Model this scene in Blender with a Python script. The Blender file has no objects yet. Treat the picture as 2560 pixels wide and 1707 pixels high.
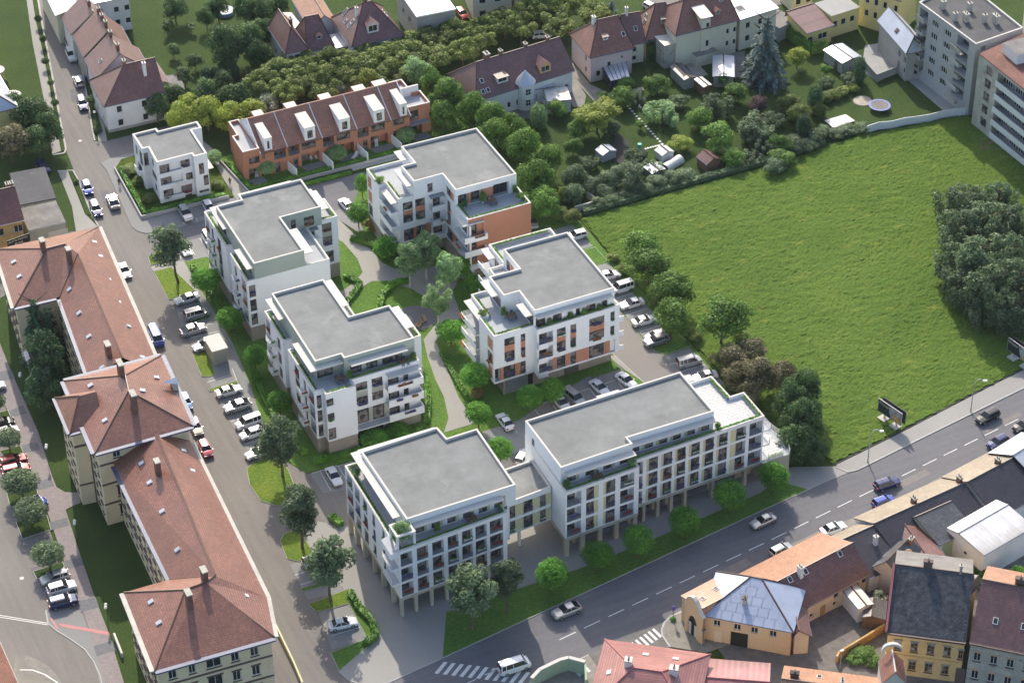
import bpy, math, random
from mathutils import Vector, Matrix
from mathutils.geometry import tessellate_polygon
random.seed(7)
R = math.radians
SC = bpy.context.scene
COL = SC.collection
# ---------------------------------------------------------------- camera, sky, sun, exposure
PITCH, ROLL, YAW, FPX, CAMH = R(37.6), R(-0.6), R(-24.6), 6450.0, 272.0
_f = Vector((0, math.cos(PITCH), -math.sin(PITCH))); _r = Vector((1, 0, 0)); _u = _r.cross(_f)
_r, _u = math.cos(ROLL)*_r + math.sin(ROLL)*_u, -math.sin(ROLL)*_r + math.cos(ROLL)*_u
_m = Matrix.Rotation(YAW, 3, 'Z'); CF, CR, CU = _m @ _f, _m @ _r, _m @ _u
CAM = -CF * (CAMH / -CF.z)
cam = bpy.data.cameras.new('camera'); cam.sensor_width = 36; cam.lens = 36*FPX/2560.0
cam.clip_start = 5; cam.clip_end = 4000
co = bpy.data.objects.new('camera', cam); COL.objects.link(co)
co.matrix_world = Matrix(((CR.x, CU.x, -CF.x, CAM.x), (CR.y, CU.y, -CF.y, CAM.y), (CR.z, CU.z, -CF.z, CAM.z), (0, 0, 0, 1)))
SC.camera = co
SUN_AZ, SUN_EL = 76.0, 36.0
w = bpy.data.worlds.new('World'); SC.world = w; w.use_nodes = True
nt = w.node_tree; nt.nodes.clear()
sky = nt.nodes.new('ShaderNodeTexSky'); sky.sky_type = 'NISHITA'; sky.sun_disc = False
sky.sun_elevation = R(SUN_EL); sky.sun_rotation = R(90 - SUN_AZ)
sky.air_density = 1.0; sky.dust_density = 2.5; sky.ozone_density = 1.0
bg = nt.nodes.new('ShaderNodeBackground'); bg.inputs['Strength'].default_value = 0.15
wo = nt.nodes.new('ShaderNodeOutputWorld')
nt.links.new(sky.outputs[0], bg.inputs[0]); nt.links.new(bg.outputs[0], wo.inputs[0])
sl = bpy.data.lights.new('sun', 'SUN'); sl.energy = 3.2; sl.angle = R(0.53); sl.color = (1.0, 0.91, 0.77)
so = bpy.data.objects.new('sun', sl); COL.objects.link(so)
so.rotation_euler = (R(90 - SUN_EL), 0, R(SUN_AZ + 90))
SC.view_settings.view_transform = 'Standard'; SC.view_settings.look = 'None'
SC.view_settings.gamma = 1; SC.view_settings.use_curve_mapping = False
SC.view_settings.exposure = 0.74

def P(x, y, z=0.0):
    "place on the horizontal level z that the camera sees at photo position x, y (2560 px wide)"
    d = CF + CR*((x-1280)/FPX) - CU*((y-853.5)/FPX)
    return CAM + d*((z-CAM.z)/d.z)
def T(c, r, x, y, z=0.0): return P(c*640 + x*0.27234, r*426.75 + y*0.27234, z)

# ---------------------------------------------------------------- materials
M = {}
def _nodes(name):
    m = bpy.data.materials.new(name); m.use_nodes = True; t = m.node_tree; t.nodes.clear()
    o = t.nodes.new('ShaderNodeOutputMaterial'); b = t.nodes.new('ShaderNodeBsdfPrincipled')
    t.links.new(b.outputs[0], o.inputs[0]); M[name] = m
    return m, t, b, o
def _n(t, k, **kw):
    n = t.nodes.new(k)
    for a, v in kw.items():
        if a in n.inputs.keys(): n.inputs[a].default_value = v
        else: setattr(n, a, v)
    return n
def _mix(t, f, a, b, mode='MIX'):
    n = t.nodes.new('ShaderNodeMix'); n.data_type = 'RGBA'; n.blend_type = mode
    for i, v in ((0, f), (6, a), (7, b)):
        if hasattr(v, 'is_linked'): t.links.new(v, n.inputs[i])
        else: n.inputs[i].default_value = v if i == 0 else (*v, 1)
    return n.outputs[2]
def _ramp(t, src, a, b):
    n = _n(t, 'ShaderNodeMapRange'); n.inputs['From Min'].default_value = a; n.inputs['From Max'].default_value = b
    t.links.new(src, n.inputs['Value']); return n.outputs[0]
def _pos(t): return t.nodes.new('ShaderNodeNewGeometry').outputs['Position']
def _noise(t, vec, scale, detail=4, rough=.55, stretch=None):
    if stretch:
        mp = _n(t, 'ShaderNodeMapping'); mp.inputs['Scale'].default_value = stretch
        mp.inputs['Rotation'].default_value = (0, 0, R(20)); t.links.new(vec, mp.inputs[0]); vec = mp.outputs[0]
    n = _n(t, 'ShaderNodeTexNoise', Scale=scale, Detail=detail, Roughness=rough); t.links.new(vec, n.inputs['Vector'])
    return n.outputs['Fac']
def _bump(t, b, h, s, d=.1):
    n = _n(t, 'ShaderNodeBump', Strength=s, Distance=d); t.links.new(h, n.inputs['Height']); t.links.new(n.outputs[0], b.inputs['Normal'])
def mul(c, k): return tuple(min(1, v*k) for v in c)

def mat(name, col, rough=.8, var=.12, s1=.25, s2=3.0, bump=0, col2=None, metal=0, spec=.3, stain=None, streak=None):
    m, t, b, o = _nodes(name); p = _pos(t)
    c2 = col2 or mul(col, 1+var)
    c = _mix(t, _ramp(t, _noise(t, p, s1), .3, .7), mul(col, 1-var), c2)
    n2 = _noise(t, p, s2, 5, .65)
    c = _mix(t, _ramp(t, n2, .25, .75), mul((1, 1, 1), 1-var*.8), (1, 1, 1)) if False else _mix(t, 1.0, c, _mix(t, _ramp(t, n2, .3, .7), (1-var,)*3, (1+var*.3,)*3), 'MULTIPLY')
    if streak: c = _mix(t, 1.0, c, _mix(t, _ramp(t, _noise(t, p, 1.0, 5, .7, streak), .35, .65), (.90, .90, .91), (1.07, 1.06, 1.05)), 'MULTIPLY')
    if stain:
        c = _mix(t, _ramp(t, _noise(t, p, stain[1], 6, .7), stain[2], stain[2]+.1), c, stain[0])
    t.links.new(c, b.inputs['Base Color'])
    b.inputs['Roughness'].default_value = rough; b.inputs['Metallic'].default_value = metal
    b.inputs['Specular IOR Level'].default_value = spec
    if bump: _bump(t, b, n2, bump, .05)
    return m

def tile_mat(name, col, col2, row=.38, colw=.26, patch=.3):
    "clay tile colour and fine relief on UV metres: u along the eave, v up the slope"
    m, t, b, o = _nodes(name)
    uv = t.nodes.new('ShaderNodeUVMap').outputs[0]; sp = _n(t, 'ShaderNodeSeparateXYZ'); t.links.new(uv, sp.inputs[0])
    def saw(src, period):
        a = _n(t, 'ShaderNodeMath', operation='DIVIDE'); t.links.new(src, a.inputs[0]); a.inputs[1].default_value = period
        f = _n(t, 'ShaderNodeMath', operation='FRACT'); t.links.new(a.outputs[0], f.inputs[0]); return f.outputs[0]
    v = saw(sp.outputs[1], row); u = saw(sp.outputs[0], colw)
    br = _n(t, 'ShaderNodeTexBrick', Scale=1.0); br.inputs['Brick Width'].default_value = colw; br.inputs['Row Height'].default_value = row
    br.inputs['Mortar Size'].default_value = .012; br.offset = .5
    br.inputs['Color1'].default_value = (*mul(col, .82), 1); br.inputs['Color2'].default_value = (*col2, 1)
    br.inputs['Mortar'].default_value = (*mul(col, .45), 1); t.links.new(uv, br.inputs['Vector'])
    p = _pos(t)
    c = _mix(t, _ramp(t, _noise(t, p, .35, 5, .7), .35, .75), br.outputs[0], mul(col, .62))
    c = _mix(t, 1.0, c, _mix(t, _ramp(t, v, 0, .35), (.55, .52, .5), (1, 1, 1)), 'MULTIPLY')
    c = _mix(t, _ramp(t, _noise(t, p, 3.5, 5, .75), .60, .78), c, mul(col2, 1.15))
    t.links.new(c, b.inputs['Base Color']); b.inputs['Roughness'].default_value = .42; b.inputs['Specular IOR Level'].default_value = .7
    s = _n(t, 'ShaderNodeMath', operation='PINGPONG'); t.links.new(u, s.inputs[0]); s.inputs[1].default_value = .5
    a = _n(t, 'ShaderNodeMath', operation='ADD'); t.links.new(s.outputs[0], a.inputs[0]); t.links.new(v, a.inputs[1])
    _bump(t, b, a.outputs[0], .55, .06)
    return m

def pane_mat(name, dark, curt, amount):
    "window glass with hanging curtains behind it"
    m, t, b, o = _nodes(name)
    tc = t.nodes.new('ShaderNodeTexCoord'); p = tc.outputs['Object']; oi = t.nodes.new('ShaderNodeObjectInfo')
    wv = _n(t, 'ShaderNodeTexWave', Scale=2.6, Distortion=2.5, Detail=2.0); wv.bands_direction = 'X'; t.links.new(p, wv.inputs['Vector'])
    n = _n(t, 'ShaderNodeTexNoise', Scale=.9, Detail=1.0)
    ad = _n(t, 'ShaderNodeVectorMath', operation='ADD'); t.links.new(_pos(t), ad.inputs[0]); t.links.new(ad.outputs[0], n.inputs['Vector'])
    fac = _ramp(t, n.outputs['Fac'], .62-amount, .72-amount)
    c = _mix(t, _ramp(t, wv.outputs['Fac'], .2, .8), mul(curt, .6), curt)
    c = _mix(t, fac, dark, c)
    t.links.new(c, b.inputs['Base Color']); b.inputs['Roughness'].default_value = .12; b.inputs['Specular IOR Level'].default_value = .5
    return m

def leaf_mat(name, c1, c2, tr=.38):
    m, t, b, o = _nodes(name); p = _pos(t); oi = t.nodes.new('ShaderNodeObjectInfo')
    at = t.nodes.new('ShaderNodeAttribute'); at.attribute_name = 'tint'
    c = _mix(t, at.outputs['Fac'], c1, c2)
    c = _mix(t, _ramp(t, _noise(t, p, .5, 3), .35, .65), c, mul(c1, .75))
    k = _n(t, 'ShaderNodeMapRange'); k.inputs['To Min'].default_value = .78; k.inputs['To Max'].default_value = 1.25
    t.links.new(oi.outputs['Random'], k.inputs[0])
    hs = _n(t, 'ShaderNodeHueSaturation'); t.links.new(k.outputs[0], hs.inputs['Value']); t.links.new(c, hs.inputs['Color'])
    t.links.new(hs.outputs[0], b.inputs['Base Color']); b.inputs['Roughness'].default_value = .55; b.inputs['Specular IOR Level'].default_value = .25
    tl = t.nodes.new('ShaderNodeBsdfTranslucent'); t.links.new(hs.outputs[0], tl.inputs[0])
    mx = t.nodes.new('ShaderNodeMixShader'); mx.inputs[0].default_value = tr
    t.links.new(b.outputs[0], mx.inputs[1]); t.links.new(tl.outputs[0], mx.inputs[2]); t.links.new(mx.outputs[0], o.inputs[0])
    return m

def grass_mat(name, c1, c2, c3, s=.12, fine=2.2, thr=.6):
    m, t, b, o = _nodes(name); p = _pos(t)
    c = _mix(t, _ramp(t, _noise(t, p, s, 5, .6), .35, .65), c1, c2)
    c = _mix(t, _ramp(t, _noise(t, p, s*4.5, 5, .7, (1, 2.6, 1)), thr, thr+.18), c, c3)
    f = _noise(t, p, fine, 6, .8, (1, 1.8, 1))
    c = _mix(t, 1.0, c, _mix(t, _ramp(t, f, .3, .7), (.42, .48, .42), (1.42, 1.36, 1.2)), 'MULTIPLY')
    t.links.new(c, b.inputs['Base Color']); b.inputs['Roughness'].default_value = .9; b.inputs['Specular IOR Level'].default_value = .1
    _bump(t, b, f, 1.0, .25)
    return m

def paver_mat(name, col, col2, bw, bh, mortar=.02, rot=0, mort=None):
    m, t, b, o = _nodes(name)
    mp = _n(t, 'ShaderNodeMapping'); mp.inputs['Rotation'].default_value = (0, 0, rot); t.links.new(_pos(t), mp.inputs[0])
    br = _n(t, 'ShaderNodeTexBrick', Scale=1.0); br.inputs['Brick Width'].default_value = bw; br.inputs['Row Height'].default_value = bh
    br.inputs['Mortar Size'].default_value = mortar; br.inputs['Color1'].default_value = (*col, 1); br.inputs['Color2'].default_value = (*col2, 1)
    br.inputs['Mortar'].default_value = (*(mort or mul(col, .6)), 1); t.links.new(mp.outputs[0], br.inputs['Vector'])
    n = _noise(t, _pos(t), 1.2, 5, .7)
    c = _mix(t, 1.0, br.outputs[0], _mix(t, _ramp(t, n, .3, .7), (.84, .84, .84), (1.06, 1.06, 1.06)), 'MULTIPLY')
    t.links.new(c, b.inputs['Base Color']); b.inputs['Roughness'].default_value = .8; b.inputs['Specular IOR Level'].default_value = .25
    return m

def paint(name, col, metal=0., rough=.28):
    m, t, b, o = _nodes(name)
    n = _noise(t, _pos(t), 2.0, 4); c = _mix(t, _ramp(t, n, .3, .7), mul(col, .9), mul(col, 1.05))
    t.links.new(c, b.inputs['Base Color']); b.inputs['Metallic'].default_value = metal
    b.inputs['Roughness'].default_value = rough; b.inputs['Coat Weight'].default_value = .4
    return m

mat('render_white', (.84, .84, .84), .75, .03, .1, 1.5)
mat('cap_white', (.56, .54, .50), .7, .04, .2, 2)
mat('sage_render', (.40, .44, .38), .8, .05)
mat('terracotta_render', (.46, .21, .13), .8, .05, .15, 2)
mat('yellow_panel', (.66, .60, .36), .7, .04)
mat('orange_panel', (.52, .24, .15), .7, .04)
mat('sage_panel', (.40, .41, .36), .7, .04)
mat('roof_membrane', (.215, .222, .218), .85, .13, .22, .6, spec=.2, stain=((.255, .262, .255), .16, .56))
mat('terrace_slab', (.40, .42, .44), .75, .08, .3, 3)
mat('plinth_stone', (.34, .30, .25), .85, .08, .5, 4, .2)
mat('beige_stone', (.48, .44, .35), .85, .07, .5, 4, .2)
mat('metal_grey', (.30, .33, .37), .5, .05, metal=.4)
mat('rail_white', (.7, .7, .7), .5, .03)
mat('rail_dark', (.12, .13, .15), .5, .05)
mat('frame_dark', (.10, .09, .085), .6, .05)
mat('frame_white', (.75, .74, .72), .6, .04)
pane_mat('pane_modern', (.055, .052, .056), (.30, .26, .235), .17)
pane_mat('pane_plain', (.03, .033, .038), (.09, .09, .09), -.05)
pane_mat('pane_curtain', (.06, .055, .05), (.5, .47, .42), .1)
mat('asphalt', (.205, .19, .175), .9, .08, .06, 1.6, .1, stain=((.17, .16, .15), .25, .62), streak=(.9, .06, 1))
mat('asphalt_dark', (.155, .153, .163), .88, .10, .05, 1.2, .1, stain=((.20, .19, .175), .12, .66), streak=(.06, .9, 1))
mat('asphalt_court', (.22, .205, .19), .9, .05, .05, 1.5)
mat('parking_paving', (.24, .24, .235), .9, .05, .1, 2)
mat('pavement_light', (.31, .30, .28), .9, .06, .1, 2)
mat('concrete', (.34, .34, .33), .85, .08, .3, 2)
mat('kerb', (.42, .41, .39), .85, .1, 1, 5)
mat('line_white', (.68, .68, .66), .7, .10, 1, 6)
mat('old_pavement', (.25, .235, .21), .9, .16, .5, 3, .1, stain=((.36, .33, .29), .8, .6))
mat('cobble_dark', (.17, .16, .15), .9, .2, .8, 5, .4)
paver_mat('paver_rose', (.27, .235, .235), (.31, .27, .265), .42, .22, .02, R(70))
paver_mat('paver_dark', (.16, .165, .18), (.19, .19, .205), .42, .22, .02, R(70))
mat('pale_slab', (.56, .56, .55), .75, .07, 1.5, 3)
mat('dirt', (.16, .13, .10), .95, .2, .4, 3, .3)
mat('gravel', (.42, .37, .30), .95, .2, .5, 6, .3)
mat('earth_dark', (.05, .05, .045), .95, .2, .5, 3, .2)
grass_mat('lawn_new', (.10, .205, .045), (.145, .25, .055), (.28, .34, .08), .15, 2.5, .60)
grass_mat('lawn_bright', (.19, .26, .045), (.13, .22, .04), (.30, .32, .07), .3, 2.5, .55)
grass_mat('lawn_old', (.050, .088, .028), (.066, .108, .032), (.095, .135, .04), .1, 3.0, .62)
grass_mat('meadow_green', (.088, .155, .028), (.120, .192, .036), (.215, .25, .06), .05, 2.6, .56)
grass_mat('shrub_bed', (.05, .11, .02), (.10, .13, .022), (.23, .17, .03), .25, 3.0, .62)
tile_mat('tile_old_red', (.29, .118, .078), (.37, .16, .105))
tile_mat('tile_dark_red', (.22, .095, .08), (.28, .125, .10))
tile_mat('tile_brown', (.27, .12, .08), (.31, .14, .095), .45, .5)
tile_mat('tile_orange', (.50, .25, .15), (.58, .31, .19))
tile_mat('tile_maroon', (.20, .095, .088), (.25, .12, .11), .4, .4)
tile_mat('sheet_maroon', (.17, .062, .060), (.19, .072, .07), 3.0, .28)
tile_mat('slate', (.055, .06, .072), (.10, .105, .12), .5, .5)
tile_mat('tile_grey', (.09, .09, .10), (.13, .13, .14), .4, .5)
mat('tile_flat_red', (.20, .10, .08), .85, .2, .3, 3, stain=((.33, .2, .15), .8, .6))
mat('zinc_blue', (.40, .45, .55), .35, .08, .4, 2, metal=.3, spec=.5)
mat('slate_tile', (.05, .055, .066), .55, .35, 1.2, 5, col2=(.12, .125, .14))
mat('plaster_green', (.36, .46, .34), .85, .08)
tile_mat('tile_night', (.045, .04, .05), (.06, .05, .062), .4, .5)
tile_mat('tile_sunlit_tan', (.38, .31, .23), (.45, .37, .28), .4, .4)  # pale tan: sunlight on the road slopes is put into this colour
tile_mat('rib_red', (.42, .17, .15), (.46, .20, .17), .42, 9.0)
tile_mat('rib_white', (.72, .72, .72), (.75, .75, .75), 9.0, .8)
tile_mat('seam_red', (.42, .14, .14), (.45, .17, .17), 9.0, .9)
tile_mat('tile_moss', (.12, .15, .10), (.16, .18, .13), 9.0, .5)
mat('sky_blue', (.30, .42, .62), .5, .05)
mat('turquoise', (.10, .45, .40), .5, .05)
mat('roof_tar', (.10, .10, .105), .9, .15, .3, 3, stain=((.16, .16, .16), .9, .6))
mat('roof_tar_light', (.21, .20, .19), .9, .2, .4, 4, stain=((.32, .30, .27), 1.2, .6))
mat('zinc', (.50, .53, .58), .35, .10, .3, 3, metal=.35, spec=.5)
mat('zinc_rusty', (.62, .60, .56), .5, .1, .3, 3, metal=.1, stain=((.36, .20, .12), .55, .56))
mat('sheet_red', (.42, .15, .15), .6, .08, .4, 3)
mat('sheet_white', (.78, .78, .78), .5, .06, .3, 2)
mat('gutter_blue', (.10, .12, .20), .5, .2, .6, 4, stain=((.3, .32, .38), 1.5, .62))
mat('school_cream', (.74, .62, .42), .85, .07, .3, 3, stain=((.60, .52, .38), .5, .68))
mat('school_trim', (.52, .49, .43), .8, .15, .5, 5)
mat('moulding_dark', (.14, .10, .09), .7, .1)
mat('plaster_white', (.74, .73, .71), .85, .08, .3, 3)
mat('plaster_pink', (.60, .47, .45), .85, .05)
mat('plaster_cream', (.66, .62, .48), .85, .05)
mat('plaster_yellow', (.66, .57, .26), .85, .05)
mat('plaster_ochre', (.72, .49, .22), .85, .10, .5, 4, stain=((.45, .34, .2), .9, .6))
mat('plaster_tan', (.62, .43, .27), .85, .06)
mat('plaster_peach', (.68, .53, .40), .85, .06)
mat('plaster_grey', (.36, .35, .32), .85, .10, .3, 3)
mat('plaster_old', (.46, .44, .38), .9, .2, .6, 3, stain=((.22, .22, .19), .8, .58))
mat('plaster_orange_old', (.52, .33, .13), .9, .2, .6, 3, stain=((.5, .42, .3), .8, .55))
mat('panel_blue_grey', (.42, .42, .42), .85, .06)
mat('brick_chimney', (.22, .12, .09), .9, .2, 1, 6)
mat('chimney_cap', (.46, .44, .38), .85, .12, 1, 5)
mat('wood', (.20, .12, .07), .8, .15, 1, 6)
mat('wood_light', (.42, .27, .13), .7, .12, 1, 6)
mat('black', (.02, .02, .022), .6, .05)
mat('tyre', (.025, .025, .027), .85, .1)
mat('rim', (.5, .5, .52), .3, .05, metal=.7)
mat('globe_white', (.85, .85, .85), .3, .01)
mat('lamp_metal', (.40, .41, .42), .5, .06, metal=.4)
mat('tail_red', (.45, .02, .02), .3, .02); mat('head_glass', (.75, .77, .8), .15, .02)
mat('bark', (.16, .12, .09), .9, .2, 1, 6, .4); mat('bark_birch', (.55, .54, .5), .8, .25, 1, 3, stain=((.05, .05, .05), 2.5, .6))
mat('flower_red', (.50, .05, .05), .8, .2, 4, 9); mat('flower_violet', (.16, .13, .42), .8, .2, 4, 9); mat('flower_orange', (.62, .20, .04), .8, .2, 4, 9)
mat('pot', (.75, .74, .7), .6, .05); mat('cloth_dark', (.03, .032, .035), .9, .1); mat('skin', (.45, .28, .2), .6, .05)
mat('rubber_mat', (.05, .06, .09), .7, .05); mat('trampoline_rim', (.16, .20, .48), .5, .05)
mat('sign_black', (.015, .015, .02), .5, .02); mat('sheet_plastic', (.70, .68, .63), .4, .05, spec=.5)
mat('poster_orange', (.60, .18, .05), .5, .3, 1.2, 3, col2=(.7, .45, .2)); mat('poster_grey', (.30, .30, .33), .5, .4, 1.2, 3, col2=(.6, .6, .62)); mat('poster_dark', (.03, .035, .05), .5, .2)
m, t, b, o = _nodes('glass_car'); b.inputs['Base Color'].default_value = (.02, .024, .03, 1); b.inputs['Roughness'].default_value = .06
for n_, c_, me in (('white', (.72, .73, .74), 0), ('silver', (.45, .46, .47), .5), ('grey', (.22, .23, .25), .5), ('blue', (.03, .07, .32), .2), ('navy', (.018, .028, .11), .2),
                   ('sky', (.16, .30, .55), .2), ('black', (.012, .013, .016), .1), ('red', (.33, .02, .025), .1), ('rose', (.36, .06, .09), .2), ('beige', (.45, .40, .33), .3)):
    paint('car_'+n_, c_, me)
leaf_mat('leaf_mid', (.13, .26, .05), (.31, .48, .09))
leaf_mat('leaf_bright', (.12, .33, .045), (.30, .58, .09))
leaf_mat('leaf_dark', (.075, .15, .055), (.20, .30, .10))
leaf_mat('leaf_olive', (.17, .235, .06), (.40, .47, .13))
leaf_mat('leaf_yellow', (.30, .40, .06), (.60, .62, .13))
leaf_mat('leaf_silver', (.33, .40, .27), (.70, .70, .62))
leaf_mat('leaf_grey', (.115, .185, .090), (.38, .47, .27))
leaf_mat('leaf_birch', (.27, .46, .18), (.60, .75, .40))
leaf_mat('leaf_brown', (.15, .15, .07), (.52, .46, .29))
leaf_mat('leaf_purple', (0.117, 0.07, 0.083), (0.235, 0.139, 0.146))
leaf_mat('needle', (.06, .13, .06), (.19, .30, .14), .25)
leaf_mat('needle_blue', (.10, .155, .14), (.27, .35, .32), .2)
leaf_mat('hedge_green', (.11, .29, .04), (.26, .46, .07))
leaf_mat('leaf_copper', (0.407, 0.27, 0.105), (0.6, 0.514, 0.201))

# ---------------------------------------------------------------- mesh building
ORG = {}
class MB:
    def __init__(s): s.v = []; s.f = []; s.m = []; s.uv = []; s.mats = []
    def mi(s, m):
        if m not in s.mats: s.mats.append(m)
        return s.mats.index(m)
    def face(s, pts, m, uv=None):
        i = len(s.v); s.v += [tuple(p) for p in pts]; s.f.append(tuple(range(i, i+len(pts)))); s.m.append(s.mi(m)); s.uv.append(uv)
    def slope(s, pts, m):
        "face with UV metres: u horizontal along the slope, v up it"
        p = [Vector(q) for q in pts]; n = Vector((0, 0, 0))
        for i in range(len(p)): n += p[i].cross(p[(i+1) % len(p)])
        n.normalize()
        if n.z < 0: p.reverse(); n = -n
        u = Vector((0, 0, 1)).cross(n)
        u = u.normalized() if u.length > 1e-4 else Vector((1, 0, 0)); v = n.cross(u)
        s.face(p, m, [(q.dot(u), q.dot(v)) for q in p])
    def box(s, x0, x1, y0, y1, z0, z1, m, top=None):
        a = [(x0, y0), (x1, y0), (x1, y1), (x0, y1)]; s.prism(a, z0, z1, m, top)
    def prism(s, poly, z0, z1, m, top=None, bottom=True):
        n = len(poly)
        if sum(poly[i][0]*poly[(i+1) % n][1]-poly[(i+1) % n][0]*poly[i][1] for i in range(n)) < 0: poly = poly[::-1]
        for i in range(n):
            a, b = poly[i], poly[(i+1) % n]; s.face([(a[0], a[1], z0), (b[0], b[1], z0), (b[0], b[1], z1), (a[0], a[1], z1)], m)
        s.cap(poly, z1, top or m)
        if bottom: s.cap(poly, z0, m, True)
    def cap(s, poly, z, m, flip=False):
        if len(poly) == 4 or len(poly) == 3:
            p = [(q[0], q[1], z) for q in poly]; s.face(p[::-1] if flip else p, m); return
        v = [Vector((q[0], q[1], 0)) for q in poly]
        for tri in tessellate_polygon([v]):
            p = [(v[i].x, v[i].y, z) for i in tri]
            ar = (p[1][0]-p[0][0])*(p[2][1]-p[0][1])-(p[2][0]-p[0][0])*(p[1][1]-p[0][1])
            if (ar < 0) != flip: p.reverse()
            s.face(p, m)
    def obox(s, o, a, b, c, m):
        "box from corner o along vectors a, b, c"
        o, a, b, c = map(Vector, (o, a, b, c)); q = [o, o+a, o+a+b, o+b]; r = [x+c for x in q]
        if a.cross(b).dot(c) < 0: q.reverse(); r.reverse()
        s.face(q[::-1], m); s.face(r, m)
        for i in range(4): s.face([q[i], q[(i+1) % 4], r[(i+1) % 4], r[i]], m)
    def tube(s, p, q, r0, r1, m, n=6, cap=True):
        p, q = Vector(p), Vector(q); d = (q-p).normalized(); a = d.orthogonal().normalized(); b = d.cross(a)
        A = [p+(a*math.cos(k*math.tau/n)+b*math.sin(k*math.tau/n))*r0 for k in range(n)]
        B = [q+(a*math.cos(k*math.tau/n)+b*math.sin(k*math.tau/n))*r1 for k in range(n)]
        for k in range(n): s.face([A[k], A[(k+1) % n], B[(k+1) % n], B[k]], m)
        if cap: s.face(A[::-1], m); s.face(B, m)
    def ball(s, c, r, m, n=8, k=5, sz=1):
        c = Vector(c); rows = []
        for i in range(k+1):
            a = math.pi*i/k-math.pi/2
            rows.append([c+Vector((math.cos(a)*math.cos(j*math.tau/n)*r, math.cos(a)*math.sin(j*math.tau/n)*r, math.sin(a)*r*sz)) for j in range(n)])
        for i in range(k):
            for j in range(n):
                q = [rows[i][j], rows[i][(j+1) % n], rows[i+1][(j+1) % n], rows[i+1][j]]
                s.face(q if 0 < i < k-1 else ([q[0], q[2], q[3]] if i == 0 else [q[0], q[1], q[2]]), m)
    def data(s, name, off=None):
        me = bpy.data.meshes.new(name); o = off or (0, 0, 0)
        me.from_pydata([(a-o[0], b-o[1], c-o[2]) for a, b, c in s.v] if off else s.v, [], s.f)
        for m in s.mats: me.materials.append(M[m])
        me.polygons.foreach_set('material_index', s.m)
        if any(u for u in s.uv):
            l = me.uv_layers.new(name='UVMap'); flat = []
            for f, u in zip(s.f, s.uv):
                for k in range(len(f)): flat += list(u[k]) if u else [0, 0]
            l.data.foreach_set('uv', flat)
        return me
    def build(s, name, parent=None, kind=None):
        if not s.f: return None
        o = ORG.get(parent.name) if parent else None
        return link(name, s.data(name, o), parent, kind=kind)

def link(name, data, parent=None, loc=(0, 0, 0), rz=0, kind=None):
    o = bpy.data.objects.new(name, data); COL.objects.link(o); o.parent = parent; o.location = loc; o.rotation_euler.z = rz
    if parent and parent.name in ORG and data: ORG[o.name] = ORG[parent.name]
    if kind: o['kind'] = kind
    return o
def tag(o, label, cat, group=None, kind=None):
    o['label'] = label; o['category'] = cat
    if group: o['group'] = group
    if kind: o['kind'] = kind
    return o
def thing(name, label, cat, loc, group=None, rz=0):
    o = link(name, None, None, loc, rz); o.empty_display_size = .5; ORG[o.name] = Vector(loc); tag(o, label, cat, group); return o
def copy_tree(o, parent=None):
    c = o.copy(); COL.objects.link(c); c.parent = parent
    for ch in KIDS.get(o.name, ()): KIDS.setdefault(c.name, []).append(copy_tree(ch, c))
    return c
KIDS = {}
def remember(root):
    for o in bpy.data.objects: pass
def index_kids():
    KIDS.clear()
    for o in COL.objects:
        if o.parent: KIDS.setdefault(o.parent.name, []).append(o)
# ================================================================ the setting
def xy(pts): return [(p[0], p[1]) if len(p) == 2 else tuple(T(*p)[:2]) for p in pts]
def sheet(name, pts, z, m, z0=None):
    b = MB(); pts = xy(pts)
    if z0 is None: b.cap(ccw(pts), z, m)
    else: b.prism(pts, z0, z, m, bottom=False)
    return link(name, b.data(name), None, kind='structure')
def ccw(p):
    n = len(p); a = sum(p[i][0]*p[(i+1) % n][1]-p[(i+1) % n][0]*p[i][1] for i in range(n))
    return p if a > 0 else p[::-1]
def arc(cx, cy, r, a0, a1, n=8): return [(cx+r*math.cos(R(a0+(a1-a0)*i/n)), cy+r*math.sin(R(a0+(a1-a0)*i/n))) for i in range(n+1)]
def strip(name, pts, wd, z, m, z0=0.0, closed=False, kind='structure'):
    "a band of width wd along a line, as real edging"
    b = MB(); pts = [Vector(p) for p in xy(pts)]; n = len(pts)
    rng = range(n if closed else n-1)
    for i in rng:
        p, q = pts[i], pts[(i+1) % n]; d = (q-p); L = d.length
        if L < 1e-3: continue
        d /= L; s = Vector((-d.y, d.x))*wd/2
        b.prism([tuple(p-s), tuple(q-s+d*.01), tuple(q+s+d*.01), tuple(p+s)], z0, z+.0005*(i % 3), m, bottom=False)
    return link(name, b.data(name), None, kind=kind)

sheet("ground", [(-600, -600), (600, -600), (600, 600), (-600, 600)], -0.02, "lawn_old")
# streets
sheet('street', [(-39, 175), (-40.1, 149), (-44.2, 129), (-49.2, 104.3), (-51.8, 91.3), (-52.5, 84), (-54.1, 69.4), (-54.1, 63), (-57, 58), (-61.5, 12),
                 (-64.5, -34), (-67.5, -60), (-71, -100), (-40, -100), (-42, -65.7), (-40, -40), (-38, 40), (-25.5, 41), (-25.5, 62), (-28.3, 73), (-30, 84), (-26, 91),
                 (-43.8, 91), (-46.1, 92), (-42.4, 107.6), (-38.1, 128.5), (-34.5, 146.3), (-32, 175)], .02, 'asphalt')
sheet('main_road', [(-42, -65.74), (-10, -61.2), (16.7, -57.3), (29.1, -55.7), (34.4, -55.14), (60.6, -50.7), (72.5, -48.7), (110, -42.5), (110, -52), (57.6, -60.8), (33.2, -64.9), (-10.4, -73),
                    (-27.5, -75.1), (-42, -78), (-47, -92), (-66, -92), (-57, -66)], .026, 'asphalt_dark')
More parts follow.
